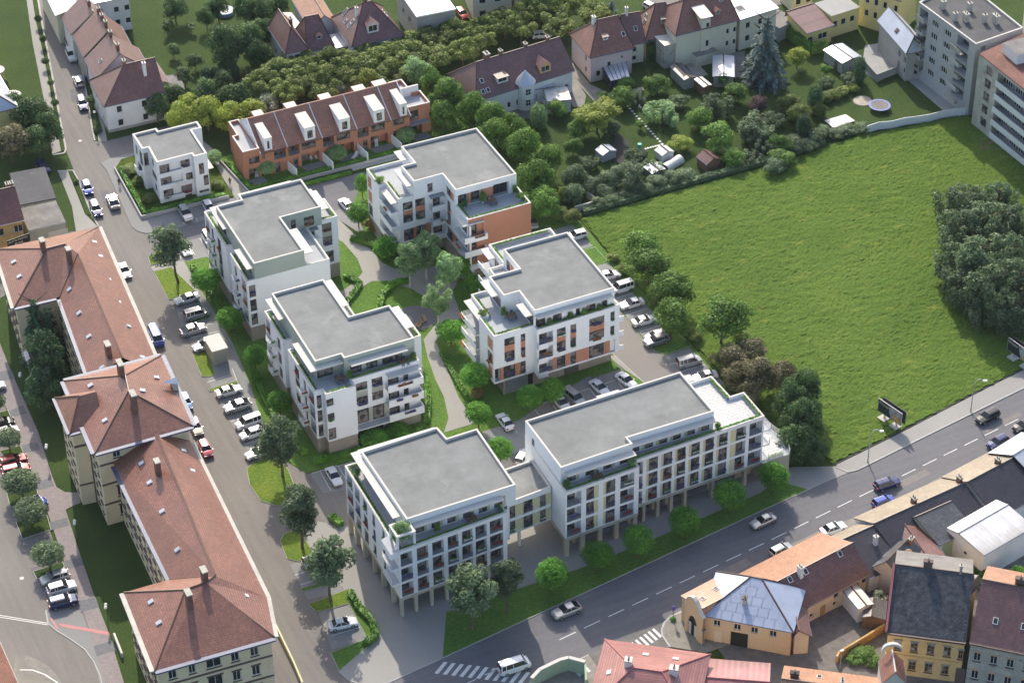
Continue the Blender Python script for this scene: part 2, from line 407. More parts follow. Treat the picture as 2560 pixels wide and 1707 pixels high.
sheet('side_street', [(-10.5, -73), (-4.9, -72.1), (-8.6, -73.1), (-10.4, -76), (-10.3, -78.1), (-7, -84), (25, -84), (55, -88), (90, -96), (90, -110), (-40, -110), (-32, -76), (-27.5, -75.1)], .022, 'cobble_dark')
sheet('pavement', [(-4.9, -72.15), (-8.6, -73.1), (-10.2, -75.4), (-10.3, -78.1), (-6, -81.5), (20, -81), (20, -75), (-2, -71.8)], .12, 'old_pavement', 0)
sheet('north_parking', [(-46.5, 42), (-46.5, 59), (-29, 62.3), (-25.5, 59.8), (-3, 59.6), (-3, 41), (-11, 40), (-13.5, 47.7), (-19, 47.7), (-19, 41), (-38, 41)], .032, 'parking_paving')
sheet('north_lane', [(-25.5, 50.5), (-25.5, 59.6), (-3.2, 59.4), (-3.2, 51), (-13, 50)], .038, 'asphalt_dark')
sheet('north_lane', [(-46.5, 52.7), (-46.5, 57.2), (-25.4, 58.2), (-25.4, 53)], .038, 'asphalt_dark')
# site lawn with kerb edges
sheet('site_lawn', [(-43.4, 46.7), (-39.2, 46.5), (-38.5, 42), (-20, 42), (-19, 40), (-10.4, 42), (-9.4, 50), (-2, 60.8), (13, 60.8), (22.5, 46), (26.5, 27.5), (26.5, 10), (27.5, -14), (27.5, -26), (23, -40),
                    (20.5, -38), (13.6, -20.5), (13.6, -12.5), (-1.5, -17.3), (-8, -20), (-14.9, -20), (-16, -30), (-22, -28), (-23, -17.5), (-44.8, -17.5), (-47.6, -11), (-46.5, -1), (-45, 9), (-43.8, 20)], .10, 'lawn_new', 0)
sheet('garden_lawn', [(-45.3, 80.8), (-43.3, 83.4), (-30, 83.6), (-27.6, 75), (-28.3, 62.4), (-45.7, 62.9)], .25, 'shrub_bed', 0)
sheet('path', [(-27.2, 84), (-25.6, 76), (-25.4, 60), (-28.2, 60), (-27.9, 66), (-28.2, 74), (-29.6, 84)], .13, 'pavement_light', 0)
sheet('pavement', [(-47.2, 84), (-46.9, 81), (-48.5, 61.3), (-47.9, 59.4), (-46.8, 58.2), (-45.4, 57.9), (-29, 60.2), (-29, 62.6), (-45.6, 62.6), (-45.3, 80.9), (-43.2, 83.6), (-40, 83.8), (-40, 84.8), (-45, 84.8)], .12, 'parking_paving', 0)
sheet('terrace_lawn', [(-27, 76), (22, 76), (22, 62.2), (6, 62.2), (-24.6, 62.2), (-25.4, 66)], .16, 'lawn_new', 0)
sheet('path', [(-4.9, 61.9), (22.5, 62.0), (22.5, 60.9), (-4.9, 60.8)], .18, 'concrete', 0)
# curving park path
sheet('path', [(-19.2, 47.8), (-13.4, 47.8), (-12.6, 42), (-11.6, 36), (-11.4, 31), (-10, 28.3), (-6, 27.2), (0, 24.4), (3.5, 22.6), (3.5, 20), (-1, 20.4), (-3.5, 17.5), (-4.4, 13), (-5.2, 10), (-9.5, 7.6), (-12, 5.6),
               (-12.6, 1), (-13.6, -4), (-14.6, -10), (-14.9, -17.6), (-20.6, -17.6), (-18.4, -14.5), (-16.8, -9), (-16.2, -4), (-15, 2), (-13.6, 7), (-9.6, 10.4), (-8, 13.2), (-8.3, 17.5), (-9.7, 21.5), (-12.6, 25.6),
               (-15.2, 26.6), (-17.8, 25.6), (-19.9, 23.4), (-22.6, 20.5), (-25.2, 21.8), (-22.5, 25.6), (-18.4, 27.4), (-15.6, 29.8), (-14.9, 34), (-15.3, 40)], .13, 'pavement_light', .05)
sheet('play_surface', arc(-12.3, 13.2, 3.6, 0, 360, 24)[:-1], .135, 'asphalt_dark', .05)
# street-side paving and parking
sheet('parking', [(-48.9, 36.5), (-44.6, 37.3), (-43.5, 20.8), (-45, 9), (-46.6, -5), (-51.6, -9.6), (-51.3, 10), (-50.6, 20), (-50, 30)], .035, 'parking_paving')
sheet('pavement', [(-44.6, 37.3), (-43.2, 37), (-43.5, 20.8), (-45, 9), (-46.5, -4), (-47.5, -11), (-49.4, -10.8), (-47, 5), (-45.9, 14), (-44.8, 25)], .09, 'parking_paving', 0)
sheet('pavement', [(-49.4, 48.0), (-47.1, 48.0), (-43.2, 46.8), (-43.0, 37), (-44.6, 37.3), (-46, 46.3), (-49.4, 46.4)], .09, 'pavement_light', 0)
sheet('pavement', [(-47.3, -11.2), (-45.5, -11.4), (-44.4, -17.2), (-36, -17.2), (-23, -17.6), (-21.5, -28.5), (-16, -30.5), (-15, -21), (-14.8, -17.7), (-20.6, -17.7), (-23, -16.9), (-44.8, -16.2), (-45.6, -12.8)], .09, 'pavement_light', 0)
sheet('parking', [(-44.4, -17.8), (-24, -18.2), (-22.4, -28), (-44.2, -23.1)], .035, 'parking_paving')
sheet('parking', [(-55.1, -36.6), (-50.4, -36.6), (-49.0, -46.0), (-55.6, -45.2)], .035, 'parking_paving')
sheet('parking', [(-55.1, -48.6), (-50.0, -49), (-50.4, -56.9), (-56.2, -56.9)], .035, 'parking_paving')
sheet('plaza', [(-56.9, -61.6), (-56.6, -57.4), (-50.9, -57.2), (-49.2, -49), (-50, -43), (-50.8, -36.5), (-50.8, -29.5), (-47.6, -29), (-44.3, -32), (-24, -30), (-16, -36), (21.5, -36), (21.5, -49), (27, -50), (33.6, -52.9), (34.3, -55.08), (29.1, -55.64),
                (16.7, -57.25), (-10, -61.15), (-42, -65.68), (-51.5, -66.9), (-54.5, -66), (-56.2, -64)], .07, 'pavement_light', 0)
sheet('court_yard', [(-16, -30), (-14.8, -20), (-8, -17.3), (13.6, -12.6), (13.8, -15.6), (15.3, -20.5), (20.5, -24), (20.5, -38), (-16, -38)], .075, 'parking_paving')
sheet('car_lane', [(-22.6, -29), (-16, -36.4), (14, -36.6), (21, -36), (21, -26), (12, -27), (-14, -27.5)], .079, 'asphalt_dark')
sheet('car_lane', [(15.2, 27), (21.0, 27), (20.9, 10), (20.7, -9.9), (20.9, -13.5), (22, -15), (26.8, -15), (27.4, -26), (20.4, -30), (15.3, -20.5), (14.2, -11.3)], .108, 'asphalt_court')
sheet('parking', [(21.1, 26.9), (24.7, 27), (25.1, 19.2), (21.1, 19.2)], .111, 'parking_paving')
sheet('parking', [(21.1, 13.5), (25.4, 13.4), (25.1, 3.6), (25.9, -4), (24, -9.6), (20.9, -9.9)], .111, 'parking_paving')
sheet('parking', [(22, -15.02), (26.75, -15.02), (27.4, -26), (20.6, -26)], .112, 'parking_paving')
sheet('pavement', [(13.3, -11.0), (14.1, -11.3), (15.2, -19.8), (13.9, -15.5), (13.3, -12.5)], .14, 'pavement_light', .05)
sheet('flower_bed', [(7.6, -12.7), (13.2, -12.5), (13.4, -15.1), (7.9, -15.1)], .15, 'lawn_new', .05)
sheet('front_lawn', [(-41.9, -65.55), (-10, -61.05), (16.7, -57.15), (26.4, -55.85), (22.8, -51.8), (19, -53.4), (-3, -55.9), (-15, -56.9), (-34.3, -56.9), (-37.5, -56.9)], .13, 'lawn_new', 0)
# islands with grass along the street
def island(pts, m='lawn_bright', z=.15):
    strip('kerb', pts, .16, z-.02, 'kerb', 0, True); sheet('verge', pts, z, m, 0)
island([(-48.8, 50.8), (-47, 51.8), (-45.4, 52.2), (-45, 50), (-46.9, 48.4), (-49.2, 48.3)])
island([(-49.3, 46.2), (-46.1, 46.1), (-44.6, 37.8), (-48.4, 36.9), (-49.6, 37.0)])
island([(-47.9, 29.3), (-44.9, 29.35), (-44.9, 28.9), (-47.9, 28.85)], 'lawn_new')
island([(-51.1, 20.0), (-48.9, 20.4), (-49.0, 16), (-49.5, 13.5), (-50.6, 13.2), (-51.7, 13.9)], 'lawn_bright')
island([(-51.9, 10.0), (-46.7, 10.1), (-46.9, 9.5), (-51.8, 9.35)], 'lawn_bright')
island([(-53.2, -12.2), (-51.5, -11.1), (-47.5, -11.3), (-47.3, -15.6), (-48, -21), (-50.6, -23), (-52, -22.9), (-53.9, -20.6), (-54.1, -16)], 'lawn_bright')
island([(-54.6, -31.0), (-53.3, -29.6), (-51.0, -29.4), (-50.9, -36.4), (-53.6, -36.6), (-55.0, -35.2)], 'lawn_bright')
island([(-55.6, -42.5), (-55.5, -43.2), (-50.0, -43.5), (-50.0, -42.9)], 'lawn_new')
island([(-55.7, -46.3), (-55.4, -48.0), (-54.6, -48.5), (-50.2, -48.7), (-48.7, -48.0), (-49.0, -45.7)], 'lawn_bright')
island([(-56.6, -57.5), (-56.9, -61.5), (-50.9, -58.4), (-48.9, -57.4), (-48.2, -52), (-48.9, -48.4), (-50.2, -48.9), (-50.5, -57.0)], 'lawn_new')
island([(21.1, -10.2), (24, -9.9), (26.2, -6), (27.3, -14.6), (22.2, -14.7), (20.95, -13.2)], 'lawn_new')
island([(21.1, 14), (25.4, 14), (25.3, 18.8), (21.1, 18.8)], 'lawn_new')
# verges and footways of the tree-lined street
sheet('footway', [(0, 0, 220, -60), (0, 0, 310, 0), (0, 0, 360, 400), (0, 0, 440, 900), (0, 0, 500, 1380), (0, 0, 480, 1420), (0, 0, 590, 1400), (0, 1, 520, 0), (0, 1, 640, 250), (0, 1, 680, 560), (0, 1, 890, 520), (0, 1, 830, 410), (0, 1, 630, 10), (0, 0, 560, 1395), (0, 0, 400, 900), (0, 0, 250, -60)], .09, 'pavement_light', 0) if False else None
sheet('footway', [(0, 0, 232, -80), (0, 0, 285, -80), (0, 0, 330, 200), (0, 0, 420, 600), (0, 0, 500, 1060), (0, 0, 560, 1390), (0, 0, 480, 1420), (0, 0, 420, 1000), (0, 0, 300, 400)], .09, 'pavement_light', 0)
sheet('verge', [(0, 0, 290, -80), (0, 0, 335, -80), (0, 0, 380, 200), (0, 0, 430, 450), (0, 0, 540, 1050), (0, 0, 600, 1380), (0, 0, 566, 1390), (0, 0, 504, 1060), (0, 0, 424, 600), (0, 0, 334, 200)], .12, 'lawn_old', 0)
strip('kerb', [(0, 0, 340, -60), (0, 0, 383, 200), (0, 0, 433, 450), (0, 0, 484, 720), (0, 0, 543, 1050), (0, 0, 606, 1375), (0, 0, 590, 1410), (0, 0, 490, 1425)], .35, .13, 'kerb')
sheet('footway', [(0, 0, 690, -60), (0, 0, 740, -60), (0, 0, 870, 700), (0, 0, 985, 1300), (0, 0, 905, 1300), (0, 0, 790, 620)], .09, 'pavement_light', 0)
strip('kerb', [(0, 0, 610, -60), (0, 0, 655, 260), (0, 0, 770, 720), (0, 0, 850, 1200), (0, 0, 870, 1295)], .3, .12, 'kerb')
for a in ([(620, 60), (665, 60), (690, 150), (645, 155)], [(640, 215), (700, 215), (710, 240), (650, 245)], [(690, 330), (730, 320), (755, 430), (705, 440)], [(725, 500), (765, 490), (785, 580), (740, 590)],
          [(760, 650), (805, 645), (855, 870), (815, 880)], [(830, 960), (870, 955), (940, 1200), (890, 1250)]):
    sheet('verge', [(0, 0, *q) for q in a], .14, 'lawn_old', 0)
sheet('footway', [(0, 1, 530, 0), (0, 1, 620, 0), (0, 1, 780, 400), (0, 1, 900, 520), (0, 1, 700, 570), (0, 1, 660, 330)], .1, 'pavement_light', 0)
sheet('verge', [(0, 1, 628, 5), (0, 1, 665, 5), (0, 1, 835, 405), (0, 1, 795, 412)], .14, 'lawn_old', 0)
strip('kerb', [(0, 1, 530, 10), (0, 1, 670, 0), (0, 1, 725, 100), (0, 1, 835, 390), (0, 1, 905, 515)], .25, .13, 'kerb')
sheet('courtyard', [(-64, 66), (-56, 64), (-56, 58), (-78, 50), (-84, 60)], .03, 'cobble_dark')
# promenade and drive left of the school
sheet('drive', [(0, 2, -500, -600), (0, 2, -40, -300), (0, 2, 0, 450), (0, 2, 60, 640), (0, 2, 330, 1450), (0, 3, 460, 170), (0, 3, 600, 600), (0, 3, 760, 900), (0, 3, 940, 1400), (0, 3, 1000, 1700), (0, 3, -600, 1900)], .03, 'asphalt')
sheet('promenade', [(0, 2, -60, -200), (0, 2, 0, 20), (0, 2, 100, 270), (0, 2, 350, 830), (0, 2, 480, 1240), (0, 2, 520, 1340), (0, 2, 600, 1385), (0, 2, 730, 1390), (0, 2, 740, 1480), (0, 2, 650, 1520), (0, 3, 603, -20), (0, 3, 740, 400), (0, 3, 870, 780), (0, 3, 1000, 1110),
                    (0, 3, 1180, 1700), (0, 3, 990, 1700), (0, 3, 900, 1330), (0, 3, 760, 900), (0, 3, 640, 600), (0, 3, 430, -20), (0, 2, 340, 1390), (0, 2, 190, 960), (0, 2, 70, 640), (0, 2, -20, 440), (0, 2, -120, 100)], .10, 'paver_rose', 0)
for q in ([(-30, 280), (110, 270), (140, 345), (0, 370)], [(75, 640), (215, 590), (245, 665), (100, 700)], [(195, 960), (340, 925), (370, 995), (220, 1030)], [(320, 1300), (470, 1250), (500, 1330), (345, 1370)]):
    sheet('promenade_band', [(0, 2, *p) for p in q], .104, 'paver_dark')
for q in ([(445, 100), (620, 50), (635, 125), (465, 170)], [(570, 455), (740, 412), (770, 490), (600, 530)], [(715, 820), (880, 780), (910, 875), (740, 920)], [(860, 1230), (1030, 1180), (1060, 1270), (890, 1325)]):
    sheet('promenade_band', [(0, 3, *p) for p in q], .104, 'paver_dark')
sheet('crossing_band', [(0, 3, 530, 1018), (0, 3, 1000, 1100), (0, 3, 1012, 1132), (0, 3, 560, 1052)], .108, 'sheet_red')
sheet('crossing_band', [(0, 3, 455, 970), (0, 3, 480, 975), (0, 3, 545, 1075), (0, 3, 520, 1075)], .105, 'sheet_red')
sheet('footway', [(0, 3, 420, 900), (0, 3, 440, 880), (0, 3, 740, 900), (0, 3, 880, 1240), (0, 3, 960, 1500), (0, 3, 990, 1700), (0, 3, 955, 1700), (0, 3, 860, 1370), (0, 3, 760, 1240), (0, 3, 560, 1110), (0, 3, 450, 1030)], .09, 'parking_paving', 0)
strip('kerb', [(0, 3, 420, 900), (0, 3, 440, 1020), (0, 3, 530, 1095), (0, 3, 640, 1160), (0, 3, 780, 1260), (0, 3, 860, 1370), (0, 3, 920, 1500), (0, 3, 960, 1700)], .2, .12, 'kerb')
strip('road_marking', [(0, 3, -40, 938), (0, 3, 445, 1018)], .14, .038, 'line_white', .03)
strip('road_marking', [(0, 3, -40, 955), (0, 3, 445, 1032)], .14, .038, 'line_white', .03)
sheet('traffic_island', [(0, 3, 140, 1310), (0, 3, 230, 1310), (0, 3, 330, 1345), (0, 3, 440, 1410), (0, 3, 520, 1490), (0, 3, 580, 1580), (0, 3, 640, 1760), (0, 3, 100, 1760)], .1, 'old_pavement', 0)
strip('kerb', [(0, 3, 185, 1448), (0, 3, 300, 1450), (0, 3, 410, 1490), (0, 3, 520, 1560), (0, 3, 620, 1650)], .22, .125, 'line_white', .05)
def bed(c, r, pts): strip('kerb', [(c, r, *p) for p in pts], .2, .13, 'kerb', 0, True); sheet('verge', [(c, r, *p) for p in pts], .145, 'lawn_old', 0)
bed(0, 2, [(0, 655), (70, 635), (100, 700), (10, 760)]); bed(0, 2, [(0, 1010), (185, 960), (210, 1020), (60, 1090)])
bed(0, 2, [(60, 1370), (310, 1250), (345, 1400), (100, 1525)]); bed(0, 3, [(150, 90), (430, 30), (465, 160), (210, 245)]); bed(0, 3, [(310, 545), (575, 465), (605, 540), (420, 600), (340, 610)])
# meadow with real unevenness
def meadow():
    poly = [(26.9, 28), (26.7, 15), (26.2, 7.8), (27.4, -3), (27.6, -14), (28, -25), (32, -45), (33.4, -52.3), (46, -50.2), (67.7, -46), (112, -38), (118, 5), (114, 26.3), (89, 29.9), (66.5, 28.3), (45, 28.3)]
    from mathutils import noise
    def inside(x, y):
        c = False; j = len(poly)-1
        for i in range(len(poly)):
            a, b_ = poly[i], poly[j]
            if (a[1] > y) != (b_[1] > y) and x < (b_[0]-a[0])*(y-a[1])/(b_[1]-a[1])+a[0]: c = not c
            j = i
        return c
    st = .42; V = []; F = []; idx = {}
    nx = int(93/st); ny = int(84/st)
    for j in range(ny+1):
        for i in range(nx+1):
            x = 26+i*st; y = -53+j*st
            if inside(x, y):
                x2 = x+.3*noise.noise(Vector((x, y, 3))*2); y2 = y+.3*noise.noise(Vector((x, y, 7))*2)
                q = Vector((x*.35-y*.12, y*.9+x*.3, 0))
                h = .15*noise.noise(q*.9)+.14*noise.noise(q*2.3)+.16*noise.noise(Vector((x, y, 2))*2.3)+.15*noise.noise(Vector((x, y, 5))*.15)
                idx[i, j] = len(V); V.append((x2, y2, .30+h*.75))
    for j in range(ny):
        for i in range(nx):
            k = [(i, j), (i+1, j), (i+1, j+1), (i, j+1)]
            if all(a in idx for a in k): F.append([idx[a] for a in k])
    me = bpy.data.meshes.new('meadow'); me.from_pydata(V, [], F); me.materials.append(M['meadow_green'])
    o = link('meadow', me, kind='structure')
    sheet('meadow_edge', poly, .06, 'meadow_green', -.01)
meadow()
sheet('dirt_track', [(104, 12), (108, 20), (130, 30), (130, -30), (118, -22), (104, -5)], .2, 'dirt', 0)
sheet('footway', [(33.5, -52.6), (46.1, -50.4), (67.7, -46.1), (112, -38.4), (112, -41.5), (72.5, -48.75), (60.6, -50.75), (35.5, -55.0), (34.2, -54.7)], .12, 'pavement_light', 0)
strip('kerb', [(112, -42.2), (72.5, -48.85), (60.6, -50.85), (36, -55.1), (34.4, -54.9), (33.3, -53.0)], .28, .135, 'kerb')
strip('garden_edging', [(33.5, -52.4), (46.1, -50.2), (67.7, -45.9), (112, -38.2)], .15, .2, 'roof_tar')
strip('kerb', [(-42, -65.64), (-10, -61.1), (16.7, -57.2), (27, -55.85)], .14, .115, 'kerb')
strip('kerb', [(-42.3, -65.7), (-51.5, -66.95), (-54.6, -66.0), (-56.3, -64), (-56.95, -61.6)], .16, .10, 'kerb')
strip('kerb', [(-40, -76.2), (-32.4, -76.0), (-27.5, -75.15), (-22, -74.4)], .2, .11, 'kerb')
strip('kerb', [(-4.9, -72.1), (-7.2, -72.4), (-8.6, -73.1), (-9.6, -74.2), (-10.2, -75.4), (-10.3, -78.1)], .3, .135, 'kerb')
# south pavement along the main road
sheet('pavement', [(12.9, -66.8), (23.3, -65.2), (33.2, -64.8), (57.6, -60.7), (110, -51.9), (110, -54), (57, -63), (25, -68), (13, -69)], .12, 'old_pavement', 0)
sheet('pavement', [(-42, -78.1), (-32.4, -76.2), (-27.5, -75.25), (-22, -74.5), (-22, -80), (-42, -84)], .12, 'old_pavement', 0)
sheet('yard', [(3, 3, 380, 1080), (3, 3, 700, 880), (3, 3, 1000, 1000), (3, 3, 1060, 1090), (3, 3, 640, 1300), (3, 3, 580, 1400), (3, 3, 330, 1370)], .05, 'cobble_dark')
sheet('back_yards', [(-4, -73.5), (13, -69.2), (33, -65.3), (110, -53), (110, -120), (-4, -120)], .015, 'cobble_dark')
for k_, q in enumerate([[(-50.2, 75), (-48.6, 74.8), (-49.4, 70), (-50.9, 70.2)], [(-57, 20), (-55.6, 20), (-56.4, 12), (-57.8, 12)], [(-61, -22), (-59.4, -22), (-59.6, -26.5), (-61.1, -26.5)], [(-44.6, 112), (-43.2, 111.6), (-44.2, 107), (-45.6, 107.4)], [(40, -60.6), (46, -59.6), (46.3, -61), (40.3, -62)], [(5, -66.5), (9.5, -65.8), (9.8, -67.4), (5.3, -68.1)], [(-92, -20), (-90.4, -20), (-90.6, -27), (-92.2, -27)], [(60, -55.2), (68, -53.9), (68.2, -54.9), (60.2, -56.2)]]): sheet('asphalt_patch', q, .0335, 'asphalt_dark' if k_ in (0, 1, 2, 3, 6) else 'asphalt')
# painted lines: centre dashes, crossings, parking bays
def marking(pts, wd=.13, z=.034): strip('road_marking', pts, wd, z, 'line_white', z-.003)
for k in range(26):
    x0 = -42.2+k*4.42
    if k in (3,): continue
    s = lambda x: (x, -70.35+(x+29.7)*.1462+max(0, x-14)*.016)
    marking([s(x0), s(x0+2.9)], .15, .036)
for k in range(11):
    x = -42.1-.5*0+k*1.02; y = -66.4-k*.72
    sheet('road_marking', [(x, y+.1), (x+.55, y-.1), (x-1.4, y-3.1), (x-1.95, y-2.9)] if False else [(x, y), (x+.45, y-.35), (x-1.75, y-1.95), (x-2.25, y-1.6)], .036, 'line_white')
for k in range(6):
    x = -10.6-k*.85; y = -73.5-k*.25
    sheet('road_marking', [(x, y), (x-.42, y-.1), (x-.1, y-2.2), (x+.35, y-2.1)], .036, 'line_white')
for k in range(3):
    x = -23.6-k*.8; y = -75.5-k*.12
    sheet('road_marking', [(x, y), (x-.42, y-.1), (x-.1, y-2.2), (x+.35, y-2.1)], .125, 'line_white')
for y in (35.0, 32.4, 27.4, 24.9, 22.2): marking([(-49.2-(35-y)*.08, y), (-44.8, y-.2)], .1, .041)
marking([(-44.9, 37), (-44.6, 30), (-44.9, 20)], .1, .041)
for y in (12, 7.9, 4.1, .4, -3, -6.2): marking([(-51.5, y), (-47.2, y+.2)], .1, .041)
marking([(-46.3, 13.7), (-47.3, 5.8), (-48.9, -9)], .1, .041)
for x in (-42.7, -39.5, -36): marking([(x, -17.9), (x-.2, -23)], .1, .041)
marking([(-44, -17.75), (-37, -17.9)], .1, .041)
for y in (-51.3, -54.1): marking([(-55.2, y), (-50.6, y-.1)], .1, .041)
for y in (-39.2, -41.6): marking([(-55.3, y), (-50.8, y)], .1, .041)
for y in (24.5, 21.9, 10.9, 8.4, 5.8, 3.2, .7, -1.9, -4.5, -7.2): marking([(21.2, y), (25.2, y+.1)], .1, .118)
for y in (-17.6, -20.2, -22.9): marking([(21.4, y), (26.9, y)], .1, .119)
for x in (-9.6, -4.4, -1.2, 1.2, 3.7, 6.3, 8.9, 11.4): marking([(x, -17.8+x*.04), (x-.1, -22.6+x*.04)], .1, .082)
marking([(-9.7, -17.9), (13.5, -17.3)], .1, .082)
for x in (-43.5, -40.9, -38.4, -33.2, -30.6, -28): marking([(x, 57.4), (x-.1, 61.6)] if False else [(x, 52.6), (x-.05, 47.9)], .1, .040)
for x in (-39.5, -36.9, -34.2, -31.6): marking([(x, 58.0), (x-.1, 62.0)], .1, .040)
marking([(-17.4, 50.4), (-13.6, 47.9)], .14, .14)
# lane kerb of the right car lane
strip('kerb', [(21.05, 27), (21.05, 19)], .12, .13, 'kerb'); strip('kerb', [(15.1, 25), (14.15, -11.2), (15.3, -20.4)], .14, .15, 'kerb')
# ================================================================ windows, rails, facades
CACHE = {}
def cached(key, fn):
    if key not in CACHE: CACHE[key] = fn()
    return CACHE[key]
def win_meshes(w, h, n, fm, pm, bars=0):
    w = round(w, 2); h = round(h, 2)
    def mk():
        f = MB(); t = .065
        f.box(0, w, -.03, .06, 0, t, fm); f.box(0, w, -.03, .06, h-t, h, fm)
        f.box(0, t, -.03, .06, t, h-t, fm); f.box(w-t, w, -.03, .06, t, h-t, fm)
        for i in range(1, n): f.box(w*i/n-.03, w*i/n+.03, -.02, .06, t, h-t, fm)
        for i in range(1, bars+1): f.box(t, w-t, -.018, .058, h*i/(bars+1)-.03, h*i/(bars+1)+.03, fm)
        p = MB(); p.face([(t*.9, .03, t*.9), (w-t*.9, .03, t*.9), (w-t*.9, .03, h-t*.9), (t*.9, .03, h-t*.9)], pm)
        return f.data('window'), p.data('pane')
    return cached(('win', w, h, n, fm, pm, bars), mk)
def put(name, data, root, p, rz):
    return link(name, data, root, Vector(p)-ORG[root.name], rz)
def put_window(root, p, rz, w, h, n=None, fm='frame_dark', pm='pane_modern', bars=0, name='window'):
    n = n or max(1, round(w/.95)); f, g = win_meshes(w, h, n, fm, pm, bars)
    o = put(name, f, root, p, rz); ORG.pop(o.name, None)
    link('pane', g, o); return o
def rail_mesh(w, h=.95, m='rail_dark', n=5):
    def mk():
        b = MB()
        for i in range(n): b.box(0, w, -.015, .015, h*(i+1)/n-.03, h*(i+1)/n, m)
        k = max(1, round(w/1.3))
        for i in range(k+1): b.box(min(w-.04, w*i/k), min(w-.04, w*i/k)+.04, -.02, .02, 0, h, m)
        return b.data('railing')
    return cached(('rail', round(w, 2), h, m, n), mk)
def flower_mesh(w, col):
    def mk():
        b = MB(); b.box(0, w, -.32, -.06, -.18, 0, 'rail_white' if col == 'hedge_green' else 'moulding_dark')
        rnd = random.Random(int(w*100)+len(col))
        for i in range(int(w*26)):
            x = rnd.uniform(0, w); y = rnd.uniform(-.42, -.02); z = rnd.uniform(-.02, .16); r = rnd.uniform(.07, .13)
            a = rnd.uniform(0, 6.28); c, s = math.cos(a)*r, math.sin(a)*r
            b.face([(x-c, y-s, z-.02), (x+s, y-c, z), (x+c, y+s, z+.06), (x-s, y+c, z+.09)], col if rnd.random() < .8 else 'hedge_green')
        return b.data('flower_box')
    return cached(('fl', round(w, 2), col), mk)
FL = {'r': 'flower_red', 'v': 'flower_violet', 'o': 'flower_orange', 'g': 'hedge_green'}
PAN = {'o': 'orange_panel', 's': 'sage_panel', 'y': 'yellow_panel', 'c': 'sage_render', 't': 'terracotta_render', 'h': 'render_white'}
